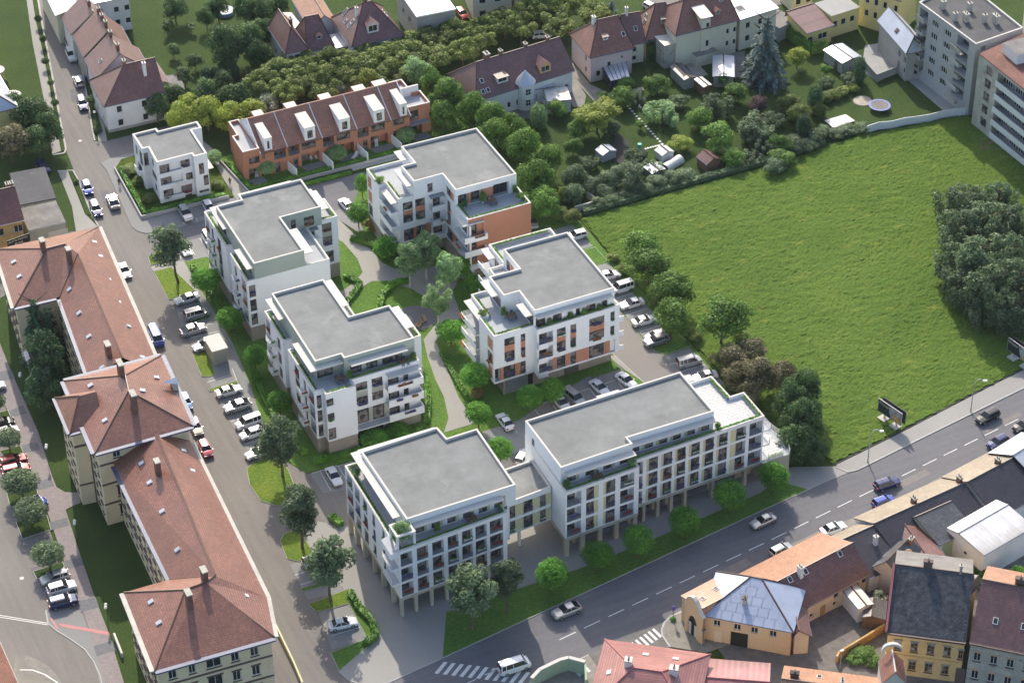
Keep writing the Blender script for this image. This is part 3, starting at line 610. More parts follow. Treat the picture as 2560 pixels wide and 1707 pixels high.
def facade(mb, root, p0, p1, z0, z1, ops, m, wopt=None):
    """wall from p0 to p1 (left to right seen from outside) with real openings;
    an opening is (a0, a1, za, zb, kind): a along x (or y on side walls); kind: w window, R railing, +letter flower box,
    letter o/s/y/c/t/h coloured panel, L loggia, D deep dark shop front, B bare recess"""
    wopt = wopt or {}
    dx, dy = p1[0]-p0[0], p1[1]-p0[1]; L = math.hypot(dx, dy); ux, uy = dx/L, dy/L; nx, ny = uy, -ux; rz = math.atan2(uy, ux)
    xdir = abs(dx) > abs(dy)
    def S(a): return (a-p0[0])/ux if xdir else (a-p0[1])/uy
    O = []
    for a0, a1, za, zb, k in ops:
        s0, s1 = sorted((S(a0), S(a1))); s0 = max(s0, .02); s1 = min(s1, L-.02)
        if s1-s0 > .1: O.append((s0, s1, max(za, z0+.02), min(zb, z1-.02), k))
    pt = lambda s, d, z: (p0[0]+ux*s-nx*d, p0[1]+uy*s-ny*d, z)
    ss = sorted({0, L, *[o[0] for o in O], *[o[1] for o in O]}); zs = sorted({z0, z1, *[o[2] for o in O], *[o[3] for o in O]})
    for j in range(len(zs)-1):
        zm = (zs[j]+zs[j+1])/2; run = None
        for i in range(len(ss)-1):
            sm = (ss[i]+ss[i+1])/2
            hole = any(o[0] < sm < o[1] and o[2] < zm < o[3] for o in O)
            if not hole and run is None: run = ss[i]
            if hole and run is not None:
                mb.face([pt(run, 0, zs[j]), pt(ss[i], 0, zs[j]), pt(ss[i], 0, zs[j+1]), pt(run, 0, zs[j+1])], m); run = None
        if run is not None: mb.face([pt(run, 0, zs[j]), pt(L, 0, zs[j]), pt(L, 0, zs[j+1]), pt(run, 0, zs[j+1])], m)
    for s0, s1, za, zb, k in O:
        c = k[0]; d = {'L': 1.5, 'D': 1.0, 'B': .5}.get(c, .2)
        if c in PAN: d = .14
        if 'i' in k: d = .9
        rm = m
        mb.face([pt(s0, 0, za), pt(s0, d, za), pt(s0, d, zb), pt(s0, 0, zb)][::-1], rm); mb.face([pt(s1, 0, za), pt(s1, d, za), pt(s1, d, zb), pt(s1, 0, zb)], rm)
        mb.face([pt(s0, 0, zb), pt(s1, 0, zb), pt(s1, d, zb), pt(s0, d, zb)], rm)
        mb.face([pt(s0, 0, za), pt(s1, 0, za), pt(s1, d, za), pt(s0, d, za)][::-1], 'terrace_slab' if d > .4 else rm)
        back = None
        if c in 'LB': back = m if 'x' not in k else 'sage_render'
        if c == 'L' and 'p' in k: back = 'panel_blue_grey'
        if back: mb.face([pt(s0, d, za), pt(s1, d, za), pt(s1, d, zb), pt(s0, d, zb)], back)
        w = s1-s0; h = zb-za
        if c == 'w' or c == 'D':
            put_window(root, pt(s0+.01, d-.03, za+.01), rz, w-.02, h-.02, wopt.get('n') or (max(1, round(w/1.6)) if c == 'D' else None), wopt.get('fm', 'frame_dark'), wopt.get('pm', 'pane_modern') if c == 'w' else 'pane_plain', wopt.get('bars', 0))
            if wopt.get('sill'):
                b = MB(); b.obox(pt(s0-.1, .02, za-.1), (ux*(w+.2), uy*(w+.2), 0), (nx*.16, ny*.16, 0), (0, 0, .1), wopt['sill']); b.build('window_sill', root)
            if wopt.get('hood'):
                b = MB(); b.obox(pt(s0-.15, .0, zb+.18), (ux*(w+.3), uy*(w+.3), 0), (nx*.22, ny*.22, 0), (0, 0, .14), wopt['hood']); b.build('window_hood', root)
        elif c == 'L':
            ww = min(w-.3, 1.9); put_window(root, pt(s0+.2, d-.05, za+.06), rz, ww, min(2.2, h-.35), None)
        elif c in PAN and h > .1:
            b = MB(); b.obox(pt(s0+.005, d-.01, za+.005), (ux*(w-.01), uy*(w-.01), 0), (-nx*.06, -ny*.06, 0), (0, 0, h-.01), PAN[c]); b.build('panel', root)
        if 'R' in k: put('railing', rail_mesh(w-.04), root, pt(s0+.02, .03, za+.02), rz)
        if '+' in k:
            fc = FL[k[k.index('+')+1]]; fw = min(1.5, w*.75)
            zz = za+(.9 if 'R' in k else .12); off = (w-fw)*(.5 if 'R' not in k else .7)
            put('flower_box', flower_mesh(round(fw, 1), fc), root, pt(s0+off, -.02 if 'R' not in k else .12, zz), rz)
LEAFSEED = [0]
def leaf_faces(b, rnd, c, r, m, n=1, up=.5):
    for _ in range(n):
        th = rnd.uniform(0, 6.283); e = rnd.uniform(-.6, 1.2); a = Vector((math.cos(th)*math.cos(e), math.sin(th)*math.cos(e), math.sin(e)+up*.3)).normalized()
        u = a.orthogonal().normalized(); v = a.cross(u); k = rnd.uniform(0, 6.28); u, v = u*math.cos(k)+v*math.sin(k), v*math.cos(k)-u*math.sin(k)
        b.face([c+u*r, c+v*r*.6, c-u*r, c-v*r*.6], m)
def hedge(parent, pts, w, h, z, m='hedge_green', name='hedge', dens=26, r=.14, kind='stuff'):
    "clipped greenery along a line, as leaf faces over a dark core"
    b = MB(); LEAFSEED[0] += 1; rnd = random.Random(LEAFSEED[0])
    for p, q in zip(pts, pts[1:]):
        p, q = Vector((*p[:2], 0)), Vector((*q[:2], 0)); d = q-p; L = d.length; d /= L; s = Vector((-d.y, d.x, 0))
        b.obox(p-s*w*.38+Vector((0, 0, z)), d*L, s*w*.76, (0, 0, h*.8), m)
        for i in range(int(L*dens*(w+h)*1.1)):
            t = rnd.uniform(0, L); a = rnd.uniform(-1, 1); zz = rnd.uniform(.1, 1)
            if abs(a) < .6: zz = rnd.uniform(.8, 1.12)
            leaf_faces(b, rnd, p+d*t+s*(a*w*.5)+Vector((0, 0, z+zz*h)), rnd.uniform(r*.7, r*1.3), m)
    o = b.build(name, parent, kind=kind if parent is None else None)
    return tint(o)
def tint(o):
    me = o.data; a = me.attributes.new('tint', 'FLOAT', 'FACE'); rnd = random.Random(len(me.polygons))
    a.data.foreach_set('value', [rnd.random() for _ in me.polygons]); return o
def inset(poly, t):
    n = len(poly); out = []
    for i in range(n):
        a, b, c = poly[i-1], poly[i], poly[(i+1) % n]
        d1 = (b[0]-a[0], b[1]-a[1]); d2 = (c[0]-b[0], c[1]-b[1]); l1 = math.hypot(*d1); l2 = math.hypot(*d2)
        n1 = (-d1[1]/l1, d1[0]/l1); n2 = (-d2[1]/l2, d2[0]/l2); k = 1+n1[0]*n2[0]+n1[1]*n2[1]
        out.append((b[0]+(n1[0]+n2[0])/k*t, b[1]+(n1[1]+n2[1])/k*t))
    return out
def volume(root, poly, z0, z1, zf, ops=None, wall='render_white', floor='terrace_slab', par=.28, cap='cap_white', planter=(), mats=None, wopt=None, fname='terrace_floor', skip=()):
    "walls with openings, a parapet ring with its cap and the flat floor or roof inside it"
    ops = ops or {}; poly = list(poly); n = len(poly); b = MB()
    for i in range(n):
        if i in skip: continue
        facade(b, root, poly[i], poly[(i+1) % n], z0, z1, ops.get(i, []), (mats or {}).get(i, wall), wopt)
    b.build('wall', root)
    q = inset(poly, par); o2 = inset(poly, -.03); c = MB(); wl = MB()
    for i in range(n):
        j = (i+1) % n
        c.face([(*o2[i], z1+.03), (*o2[j], z1+.03), (*q[j], z1+.03), (*q[i], z1+.03)], cap)
        c.face([(*o2[i], z1-.05), (*o2[j], z1-.05), (*o2[j], z1+.03), (*o2[i], z1+.03)], cap)
        c.face([(*q[j], zf), (*q[i], zf), (*q[i], z1+.03), (*q[j], z1+.03)], wall if z1-zf > .5 else cap)
    c.build('parapet', root)
    f = MB(); f.cap(q, zf, floor); f.build(fname, root)
    for i in planter:
        j = (i+1) % n; a = Vector((*inset(poly, par+.2)[i], 0)); e = Vector((*inset(poly, par+.2)[j], 0)); d = (e-a).normalized()
        a = a+d*.3; e = e-d*.3
        t = MB(); s = Vector((-d.y, d.x, 0))*.2
        t.obox(a-s+Vector((0, 0, zf)), e-a, s*2, (0, 0, z1-zf-.06), 'metal_grey'); pl = t.build('planter', root)
        hedge(root, [a, e], .42, .22, z1-.1, name='planter_grass')
def canopy(root, x0, x1, y0, y1, z, t=.16, m='cap_white'):
    b = MB(); b.box(x0, x1, y0, y1, z, z+t, m); return b.build('canopy', root)
def balcony(root, x0, x1, y0, y1, z, h=1.15, sides='FLR', m='render_white', th=.14, rail=''):
    b = MB(); b.box(x0, x1, y0, y1, z-.05, z+.15, m, 'terrace_slab')
    if 'F' in sides: b.box(x0, x1, y0-.002, y0+th, z-.06, z+h, m)
    if 'B' in sides: b.box(x0, x1, y1-th, y1+.002, z-.06, z+h, m)
    if 'L' in sides: b.box(x0-.002, x0+th, y0+th+.003, y1-.003, z-.06, z+h, m)
    if 'R' in sides: b.box(x1-th, x1+.002, y0+th+.003, y1-.003, z-.06, z+h, m)
    o = b.build('balcony', root)
    if 'F' in rail: put('railing', rail_mesh(x1-x0, .95, 'rail_white'), root, (x0, y0+.03, z+.15), 0)
    if 'B' in rail: put('railing', rail_mesh(x1-x0, .95, 'rail_white'), root, (x0, y1-.03, z+.15), 0)
    if 'L' in rail: put('railing', rail_mesh(y1-y0, .95, 'rail_white'), root, (x0+.03, y0, z+.15), R(90))
    if 'R' in rail: put('railing', rail_mesh(y1-y0, .95, 'rail_white'), root, (x1-.03, y0, z+.15), R(90))
    return o
def flowers(root, x, y, z, w, c, rz=0): put('flower_box', flower_mesh(round(w, 1), FL[c]), root, (x, y, z), rz)

# ================================================================ the new blocks
ZP, Z1, Z2, Z3, ZT, ZR = 3.1, 3.4, 7.4, 10.4, 13.0, 16.2
# --- block with sage penthouse, nearest the street (four storeys, L plan)
e = thing('apartment_block', 'white apartment block with sage green penthouse under a T shaped grey roof', 'apartment block', (-32, -2, 0))
pl = [(-41.25, -13.6), (-39.9, -13.6), (-39.9, -15.1), (-34.7, -15.1), (-34.7, -13.3), (-22.8, -13.3), (-22.8, -7.4), (-19.9, -7.4), (-19.9, -0.9), (-27.6, -0.9), (-27.6, 10.1), (-40.9, 10.1), (-41.05, 1.0), (-39.6, 1.0), (-39.6, -1.4), (-41.15, -1.4)]
b = MB(); b.prism(inset(pl, .06), 0, ZP, 'plinth_stone'); b.box(-34.3, -29.6, -13.35, -13.2, .3, 2.6, 'black'); b.build('plinth', e)
L_ = [(-13.2, -10.8, 9.5, 12.2, 'LR+r'), (-13.2, -10.9, 6.4, 9.1, 'LR'), (-13.3, -10.8, 3.4, 6.0, 'LR'), (-8.5, -9.5, 9.5, 12.0, 'w'), (-8.5, -9.5, 6.4, 8.9, 'w'), (-8.5, -9.5, 3.6, 6.0, 'w'),
      (-4.4, -6.4, 10.2, 12.2, 'wR+r'), (-4.4, -6.4, 9.0, 10.2, 's'), (-4.4, -6.4, 6.9, 9.0, 'w'), (-4.4, -6.4, 5.8, 6.9, 's'), (-4.4, -6.4, 3.5, 5.8, 'wR')]
N_ = [(9.6, 7.6, 9.4, 12.2, 'LR+r'), (9.6, 7.6, 6.4, 9.1, 'LR+v'), (9.6, 7.6, 3.4, 6.1, 'LR+v'), (4.2, 2.6, 9.6, 12.0, 'w'), (4.2, 2.6, 6.5, 8.9, 'w'), (4.2, 2.6, 3.5, 5.9, 'w')]
C_ = [(-34.0, -32.0, 10.4, 11.85, 'w+g'), (-34, -32, 8.8, 10.4, 's'), (-34, -32, 7.35, 8.8, 'w+v'), (-31.25, -29.3, 10.4, 11.9, 'w+v'), (-31.25, -29.3, 8.9, 10.4, 's'), (-31.25, -29.3, 7.4, 8.9, 'w'),
      (-34, -32, 3.3, 6.3, 'w'), (-31.2, -29.3, 3.3, 6.3, 'w'), (-32, -31.2, 3.3, 6.3, 's'), (-28.4, -26.5, 9.6, 11.7, 'w'), (-25.7, -24.8, 9.6, 11.4, 'w'), (-28.4, -26.5, 6.5, 8.6, 'w'), (-25.7, -24.8, 6.5, 8.4, 'w'), (-28.4, -26.5, 3.3, 5.5, 'w'), (-25.7, -24.8, 3.3, 5.4, 'w'), (-29.3, -28.5, 3.3, 6.3, 's')]
volume(e, pl, ZP, ZT, 12.4, {0: [(-40.95, -40.1, 9.5, 12.0, 'w+g'), (-40.95, -40.1, 6.5, 8.9, 'w'), (-40.95, -40.1, 3.4, 5.9, 'w')], 2: [(-39.85, -38.6, 10.4, 11.9, 'w'), (-39.8, -38.6, 7.4, 8.9, 'w+g'), (-39.8, -38.5, 3.4, 5.8, 'w')],
       4: C_, 6: [(-22.3, -20.5, 6.6, 8.6, 's')], 15: L_, 11: N_}, planter=(3-1, 4, 15, 11, 6, 7, 8))
pp = [(-39.6, -10.2), (-35.1, -10.2), (-35.1, -11.4), (-22.75, -11.4), (-22.9, -1.4), (-30.1, -1.4), (-30.1, 10.05), (-39.4, 10.05)]
volume(e, pp, 12.4, ZR, 15.75, {0: [(-39.4, -36.6, 12.5, 14.7, 'w'), (-36.4, -35.3, 12.6, 14.6, 's')], 2: [(-34.1, -32.1, 12.5, 14.6, 'w'), (-31.3, -29.3, 12.5, 14.6, 'w'), (-28.5, -24.9, 12.5, 14.6, 'w')]}, wall='sage_render', floor='roof_membrane', fname='roof')
canopy(e, -40.6, -39.5, 3.8, 10.1, 15.15); canopy(e, -40.9, -39.55, -11.4, -3.2, 15.15); canopy(e, -39.54, -35.2, -11.42, -10.24, 15.154)
canopy(e, -34.4, -24.5, -12.9, -11.45, 15.15); canopy(e, -30.05, -28.5, 2.7, 10.6, 15.15); canopy(e, -22.7, -21.2, -7.4, -1.1, 15.15); canopy(e, -28.8, -23.0, -14.8, -13.35, 12.1)
for z in (9.3, 6.2, 3.15): balcony(e, -28.95, -22.75, -14.8, -13.32, z, 1.35, 'FR', rail='L')
flowers(e, -27.3, -14.85, 10.35, 2.6, 'o'); flowers(e, -27.6, -14.85, 7.4, 1, 'v'); flowers(e, -24.9, -14.85, 7.4, 1, 'o'); flowers(e, -26.3, -14.85, 4.3, 1.9, 'v')
b = MB(); b.box(-34.7, -28.96, -14.7, -13.36, 3.12, 3.3, 'render_white', 'terrace_slab'); b.build('terrace_ledge', e)
for z in (9.3, 6.2, 3.15):
    balcony(e, -42.2, -41.2, -9.7, -7.5, z, 1.0, 'F', rail='L'); flowers(e, -42.1, -9.75, z+1.0, 1.0, 'r')
    balcony(e, -42.0, -41.05, 5.0, 7.2, z, 1.0, 'F', rail='L'); flowers(e, -41.9, 4.95, z+1.0, .9, 'g')
    balcony(e, -39.88, -38.9, -16.0, -15.12, z+.1, .9, 'FL')if False else None
# --- the same kind of block behind it
d_ = thing('apartment_block', 'white apartment block with sage penthouse and blank white end wall, behind the T roofed block', 'apartment block', (-32, 30, 0))
pl = [(-40.6, 19.25), (-25.5, 19.25), (-25.5, 30.6), (-19.5, 30.6), (-19.5, 36.8), (-20.6, 36.8), (-20.6, 40.5), (-22.6, 41.2), (-40.2, 42.1), (-40.3, 30.45), (-39.0, 30.45), (-39.0, 28.2), (-40.4, 28.2)]
b = MB(); b.prism(inset(pl, .06), 0, ZP, 'plinth_stone'); b.box(-23, -22.1, 30.55, 30.7, .2, 2.4, 'metal_grey'); b.build('plinth', d_)
volume(d_, pl, ZP, ZT, 12.4, {0: [(-40.35, -39.2, 9.4, 11.9, 'wR+v'), (-40.35, -39.2, 6.4, 8.9, 'wR'), (-40.35, -39.2, 3.5, 5.9, 'w')],
       2: [(-22.5, -20.7, 10.6, 12.1, 'w+r'), (-22.5, -20.7, 9.1, 10.6, 's'), (-22.5, -20.7, 7.6, 9.1, 'w+v'), (-22.5, -20.6, 3.6, 6.1, 'wR'), (-24.4, -22.5, 3.6, 6.1, 's'), (-25.4, -23.9, 10, 11.5, 'w'), (-25.2, -23.8, 6.8, 8.4, 'w'), (-25.2, -24.5, 3.6, 5.6, 'w')],
       8: [(41.6, 39.6, 9.4, 12.2, 'LR+r'), (41.6, 39.6, 6.4, 9.1, 'LR'), (41.6, 39.6, 3.4, 6.1, 'LR'), (35.4, 33.6, 9.8, 12.1, 'w+o'), (35.4, 33.6, 8.6, 9.8, 's'), (35.4, 33.6, 6.6, 8.6, 'w'), (35.4, 33.6, 5.6, 6.6, 's'), (35.4, 33.6, 3.6, 5.6, 'w'), (38.6, 37.4, 9.6, 12, 'w'), (38.6, 37.4, 6.5, 8.9, 'w'), (38.6, 37.4, 3.5, 5.9, 'w')],
       12: [(22.4, 20.1, 9.4, 12.2, 'LR+o'), (22.4, 20.1, 6.4, 9.1, 'LR+o'), (22.4, 20.1, 3.4, 6.1, 'LR'), (26.2, 25.0, 9.6, 12, 'w'), (26.2, 25.0, 6.5, 8.9, 'w'), (26.2, 25.0, 3.5, 5.9, 'w')]}, planter=(8, 12, 2, 3))
pp = [(-39.1, 18.9+.4), (-30.0, 19.28), (-30.1, 30.1), (-22.6, 30.1), (-22.6, 39.7), (-34.2, 40.0), (-34.5, 38.2), (-39.1, 38.3)]
pp = [(-39.1, 19.3), (-30.0, 19.3), (-30.1, 30.2), (-22.6, 30.2), (-22.6, 39.7), (-34.3, 39.9), (-34.4, 38.2), (-39.1, 38.2)]
volume(d_, pp, 12.4, ZR, 15.75, {2: [(-28.3, -27.4, 12.5, 15.0, 'w+r'), (-25.9, -24.0, 13.1, 14.8, 'w+o')], 7: [(24.5, 21, 12.5, 14.6, 'w'), (36.5, 33.5, 12.5, 14.6, 'w')]}, wall='sage_render', floor='roof_membrane', fname='roof')
canopy(d_, -40.0, -39.15, 32.3, 38.15, 15.15); canopy(d_, -39.9, -34.5, 38.25, 39.6, 15.15); canopy(d_, -40.4, -39.15, 19.4, 25.7, 15.15); canopy(d_, -34, -24, 39.95, 41.4, 15.15)
canopy(d_, -22.55, -21.0, 30.5, 36.6, 15.15); canopy(d_, -29.95, -28.3, 19.4, 27.2, 15.15); canopy(d_, -26.75, -23.5, 29.4, 30.55, 12.1, m='metal_grey')
for z in (9.3, 6.2): balcony(d_, -26, -23.5, 29.3, 30.55, z, 1.0, 'F', rail='R')
balcony(d_, -25.4, -23.3, 29.3, 30.55, 3.0, 1.2, 'F')
flowers(d_, -25.6, 29.25, 10.3, 1.1, 'v')
for z in (9.3, 6.2, 3.15):
    balcony(d_, -41.3, -40.35, 24.0, 26.4, z, 1.0, 'F', rail='L'); flowers(d_, -41.2, 23.95, z+1, .9, 'v')
    balcony(d_, -41.2, -40.2, 36.8, 38.8, z, 1.0, 'F', rail='L'); flowers(d_, -41.1, 36.75, z+1, .9, 'g')
# --- orange trimmed block at the back
c_ = thing('apartment_block', 'white apartment block with terracotta coloured end wall and paved roof terrace', 'apartment block', (2, 32, 0))
pl = [(.7, 19.6), (12.95, 19.6), (12.95, 30), (12.3, 42), (-9.2, 42.2), (-9.2, 36.5), (-7.8, 36.5), (-7.8, 30.75), (.7, 30.75)]
b = MB(); b.prism(inset(pl, .06), 0, ZP, 'plinth_stone'); b.build('plinth', c_)
volume(c_, pl, ZP-.0, ZT, 12.4, {0: [(1.2, 2.3, 9.6, 11.7, 'w'), (1.2, 2.3, 6.6, 8.7, 'w'), (1.2, 2.3, 3.6, 5.8, 'w+o'), (2.3, 3.6, 9.5, 11.8, 't'), ],
       4: [(42, 40.1, 9.4, 12.0, 'o'), (42, 40.1, 6.4, 9.0, 'o'), (42, 40.1, 3.4, 6.0, 'w')], 7: [(-7.0, -5.1, 10.4, 11.9, 'w+g'), (-7, -5.1, 9.1, 10.4, 'o'), (-7, -5.1, 7.5, 9.1, 'w'), (-4.6, -2.7, 10.5, 11.95, 'w'), (-4.6, -2.7, 9.15, 10.5, 'o'), (-4.6, -2.7, 7.6, 9.15, 'w+g'),
       (-7.0, -5.1, 3.5, 6.1, 'wR'), (-5.1, -4.5, 3.5, 6.1, 'o'), (-4.5, -2.7, 3.5, 6.2, 'wR'), (-2.7, -1.6, 3.5, 6.3, 'o'), (-1.2, .2, 9.5, 11.3, 'w'), (-1.2, .2, 6.5, 8.3, 'w'), (-1.3, .5, 3.5, 5.6, 'w')],
       8: [(28.8, 27.2, 9.8, 11.9, 'w'), (28.8, 27.2, 8.9, 9.8, 'o'), (28.8, 27.2, 7.2, 8.9, 'w+o'), (29, 27.2, 3.4, 6.0, 'wR+v'), (27.2, 25, 3.4, 6, 'o'), (25, 23.6, 3.4, 6.0, 'w'), (22.4, 20.1, 9.4, 12, 'w'), (22.4, 20.1, 6.4, 8.8, 'w')]},
       mats={0: 'terracotta_render'}, planter=(0, 4, 6, 8, 1))
pp = [(.65, 24.7), (12.5, 24.7), (12.3, 41.4), (-2.5, 41.7), (-2.4, 35.8), (-5.0, 35.9), (-4.9, 30.35), (.65, 30.35)]
volume(c_, pp, 12.4, ZR, 15.75, {0: [(1.1, 3.1, 12.5, 14.9, 'wi'), (3.1, 3.7, 12.5, 14.9, 'o'), (3.7, 5.6, 12.5, 14.9, 'wi'), (5.6, 8.0, 12.5, 14.9, 'o'), (8.0, 11.0, 12.5, 15.1, 'Di')], 6: [(-2.3, -1.3, 13.0, 14.9, 'w')], 7: [(28.8, 27.3, 12.6, 14.8, 'w'), (27.3, 25.6, 12.6, 14.8, 'o')]}, floor='roof_membrane', fname='roof')
canopy(c_, -3.9, -2.55, 38.6, 42.0, 15.15); canopy(c_, -6.2, -5.0, 30.6, 36.4, 15.15); canopy(c_, -9.25, -7.95, 30.8, 36.2, 12.2); canopy(c_, -2.1, .68, 29.4, 30.72, 12.15, m='metal_grey')
b = MB(); b.box(-.5, .68, 19.1, 22.5, 12.05, 12.25, 'cap_white', 'cap_white'); b.box(.72, 3.7, 19.1, 19.57, 12.05, 12.25, 'cap_white'); b.build('canopy', c_)
for z in (9.3, 6.2, 3.15):
    balcony(c_, -9.3, -7.82, 30.8, 36.3, z, 1.0, 'LF'); balcony(c_, -1.9, .66, 29.3, 30.7, z, 1.05, 'F', rail='L')
flowers(c_, -9.35, 33.6, 10.2, 1.3, 'o', R(-90)); flowers(c_, -9.35, 33.6, 4.2, 1.3, 'o', R(-90)); flowers(c_, -.6, 29.25, 7.2, 1.0, 'g')
for z in (8.9, 5.9): balcony(c_, -.5, 3.9, 18.3, 19.58, z, 1.15, 'FR', rail='L'); 
b = MB()
for z in (8.95, 5.95): b.box(-.5, .66, 19.6, 23.5, z, z+.18, 'render_white', 'terrace_slab'); b.build('balcony', c_); b = MB()
b.box(.66, 1.0, 18.9, 19.2, 3.1, 12.0, 'render_white'); b.build('pillar', c_); b = MB(); b.box(.5, 3.4, 17.6, 19.58, 2.9, 3.15, 'render_white'); b.build('balcony', c_)
flowers(c_, 1.4, 18.25, 10.0, 1.9, 'o'); flowers(c_, -.55, 21.8, 7.1, 1.6, 'o', R(-90)); flowers(c_, .9, 17.55, 3.5, 1.9, 'o')
# --- orange trimmed block beside the right car lane
h_ = thing('apartment_block', 'white apartment block with orange panels beside the right hand car lane', 'apartment block', (4, -2, 0))
pl = [(-9.2, -12.9), (-1.9, -12.9), (-1.9, -14.3), (13.5, -14.0), (13.4, -10.5), (12.6, -10.5), (12.7, 11.2), (.9, 11.3), (.9, 4.9), (-2, 4.9), (-2, -.6), (-7.8, -.6), (-7.8, -7.0), (-9.2, -7.0)]
b = MB(); b.prism(inset([(-7.4, -12.7), (-1.9, -12.7), (-1.9, -12.6), (13.0, -12.3), (13.0, 11), (.9, 11.2), (.9, 4.9), (-2, 4.9), (-2, -.6), (-7.6, -.6)], .04), 0, ZP, 'plinth_stone')
b.box(-6.9, -3.2, -12.82, -12.6, .1, 2.8, 'metal_grey'); b.box(-2.9, -2.1, -12.84, -12.6, .1, 2.8, 'black'); b.box(4.0, 6.6, -12.62, -12.3, .2, 2.6, 'frame_dark'); b.build('plinth', h_)
V = lambda x0, x1, c1, c2: [(x0, x1, 10.4, 11.85, 'w'+c1), (x0, x1, 8.9, 10.4, 'o'), (x0, x1, 7.2, 8.9, 'w'+c2)]
ops = {0: V(-7.3, -5.4, '', '+v')+V(-4.3, -3.45, '', '+o')+[(-7.4, -5.4, 3.4, 6.1, 'wR+v'), (-8.1, -7.4, 3.4, 6.1, 'o'), (-5.4, -4.3, 3.4, 6.1, 'o'), (-4.3, -3.4, 3.4, 6.1, 'wR'), (-9.1, -8.1, 3.4, 6.1, 'D')],
       2: V(1.7, 3.4, '+g', '+v')+V(4.25, 5.35, '+v', '+g')+V(7.8, 10.65, '+v', '+o')+[(-1.6, 1.0, 9.6, 11.9, 'LR+v'), (-1.6, 1.0, 6.5, 8.9, 'LR+o'), (-1.6, 1.0, 3.45, 5.9, 'LR+v'), (1.0, 1.7, 3.4, 6.1, 'o'), (1.7, 3.4, 3.4, 6.0, 'w'), (3.4, 4.3, 3.4, 6.1, 'o'),
          (4.3, 5.4, 3.4, 6.1, 'w'), (5.4, 7.8, 3.4, 6.1, 'o'), (7.8, 10.7, 3.4, 6.1, 'w'), (10.7, 11.8, 3.4, 6.1, 'o'), (11.8, 12.8, 3.4, 6.0, 'B'), (11.8, 12.6, 10.2, 12.0, 'w+g'), (11.8, 12.6, 7.2, 9.0, 'w+g')],
       13: [(-10.2, -12.4, 9.3, 11.8, 'o'), (-11.5, -12.4, 6.4, 8.8, 'o'), (-10.2, -11.5, 6.4, 8.8, 'w+o'), (-10.2, -12.6, 3.4, 5.9, 'o')], 11: [(-1.0, -3, 9.5, 11.5, 'w'), (-4, -6, 9.5, 11.5, 'w'), (-1, -3, 6.5, 8.5, 'w'), (-4, -6, 6.5, 8.5, 'w'), (-1, -3, 3.5, 5.5, 'w'), (-4, -6, 3.5, 5.5, 'w')],
       7: [(9.0, 7.0, 9.5, 11.7, 'w')]}
volume(h_, pl, ZP, ZT, 12.4, ops, planter=(0, 2, 6, 7, 11, 13))
pp = [(-1.95, -13.25), (12.9, -13.2), (12.85, 4.7), (.75, 4.8), (.85, -1.4), (-4.75, -1.3), (-4.75, -7.2), (-1.9, -7.2)]
volume(h_, pp, 12.4, ZR, 15.75, {0: [(-1.7, .1, 12.5, 14.6, 'w'), (1.4, 3.1, 12.5, 14.6, 'w'), (5.7, 6.5, 12.5, 14.5, 'w'), (7.6, 9.4, 12.5, 14.6, 'w'), (10.5, 11.6, 12.5, 14.5, 'w')], 3: [(3.8, 2.3, 12.7, 15.0, 'w'), (2.3, .8, 12.7, 15, 'o')], 5: [(-2.0, -6.0, 12.5, 14.6, 'w')], 7: [(-9.4, -12.8, 12.5, 14.8, 'w')]}, floor='roof_membrane', fname='roof')
canopy(h_, -6.2, -4.8, -5.6, -.9, 15.15); canopy(h_, -3.5, -2.0, -13.0, -9.3, 15.15); canopy(h_, -1.9, 12.2, -14.4, -13.3, 15.15); canopy(h_, -9.3, -7.9, -6.8, -.9, 12.2); canopy(h_, -.6, .85, 8.1, 11.4, 12.2)
for z in (9.2, 6.2, 3.2):
    balcony(h_, -9.9, -7.85, -6.9, -1.0, z, 1.0, 'L', rail='B'); flowers(h_, -9.95, -1.2, z+1.0, 1.6, 'o', R(-90)) if z != 6.2 else None
    balcony(h_, -1.98, -.2, -15.0, -14.32, z, 1.0, 'F', rail='L')
    balcony(h_, -1.2, .85, 6.0, 11.3, z, 1.0, 'L', rail='F')
b = MB()
for z in (9.25, 6.15, 3.1): b = MB(); b.box(13.52, 14.4, -13.9, -10.5, z, z+.2, 'render_white', 'terrace_slab'); b.box(13.52, 14.4, -13.9, -13.78, z+.2, z+1.1, 'render_white'); b.build('balcony', h_)
b = MB(); b.box(-9.2, -7.5, -12.85, -7.1, 2.95, 3.1, 'render_white'); b.box(-7.55, -7.1, -12.85, -12.4, 0, 3.0, 'plinth_stone'); b.build('undercroft', h_)

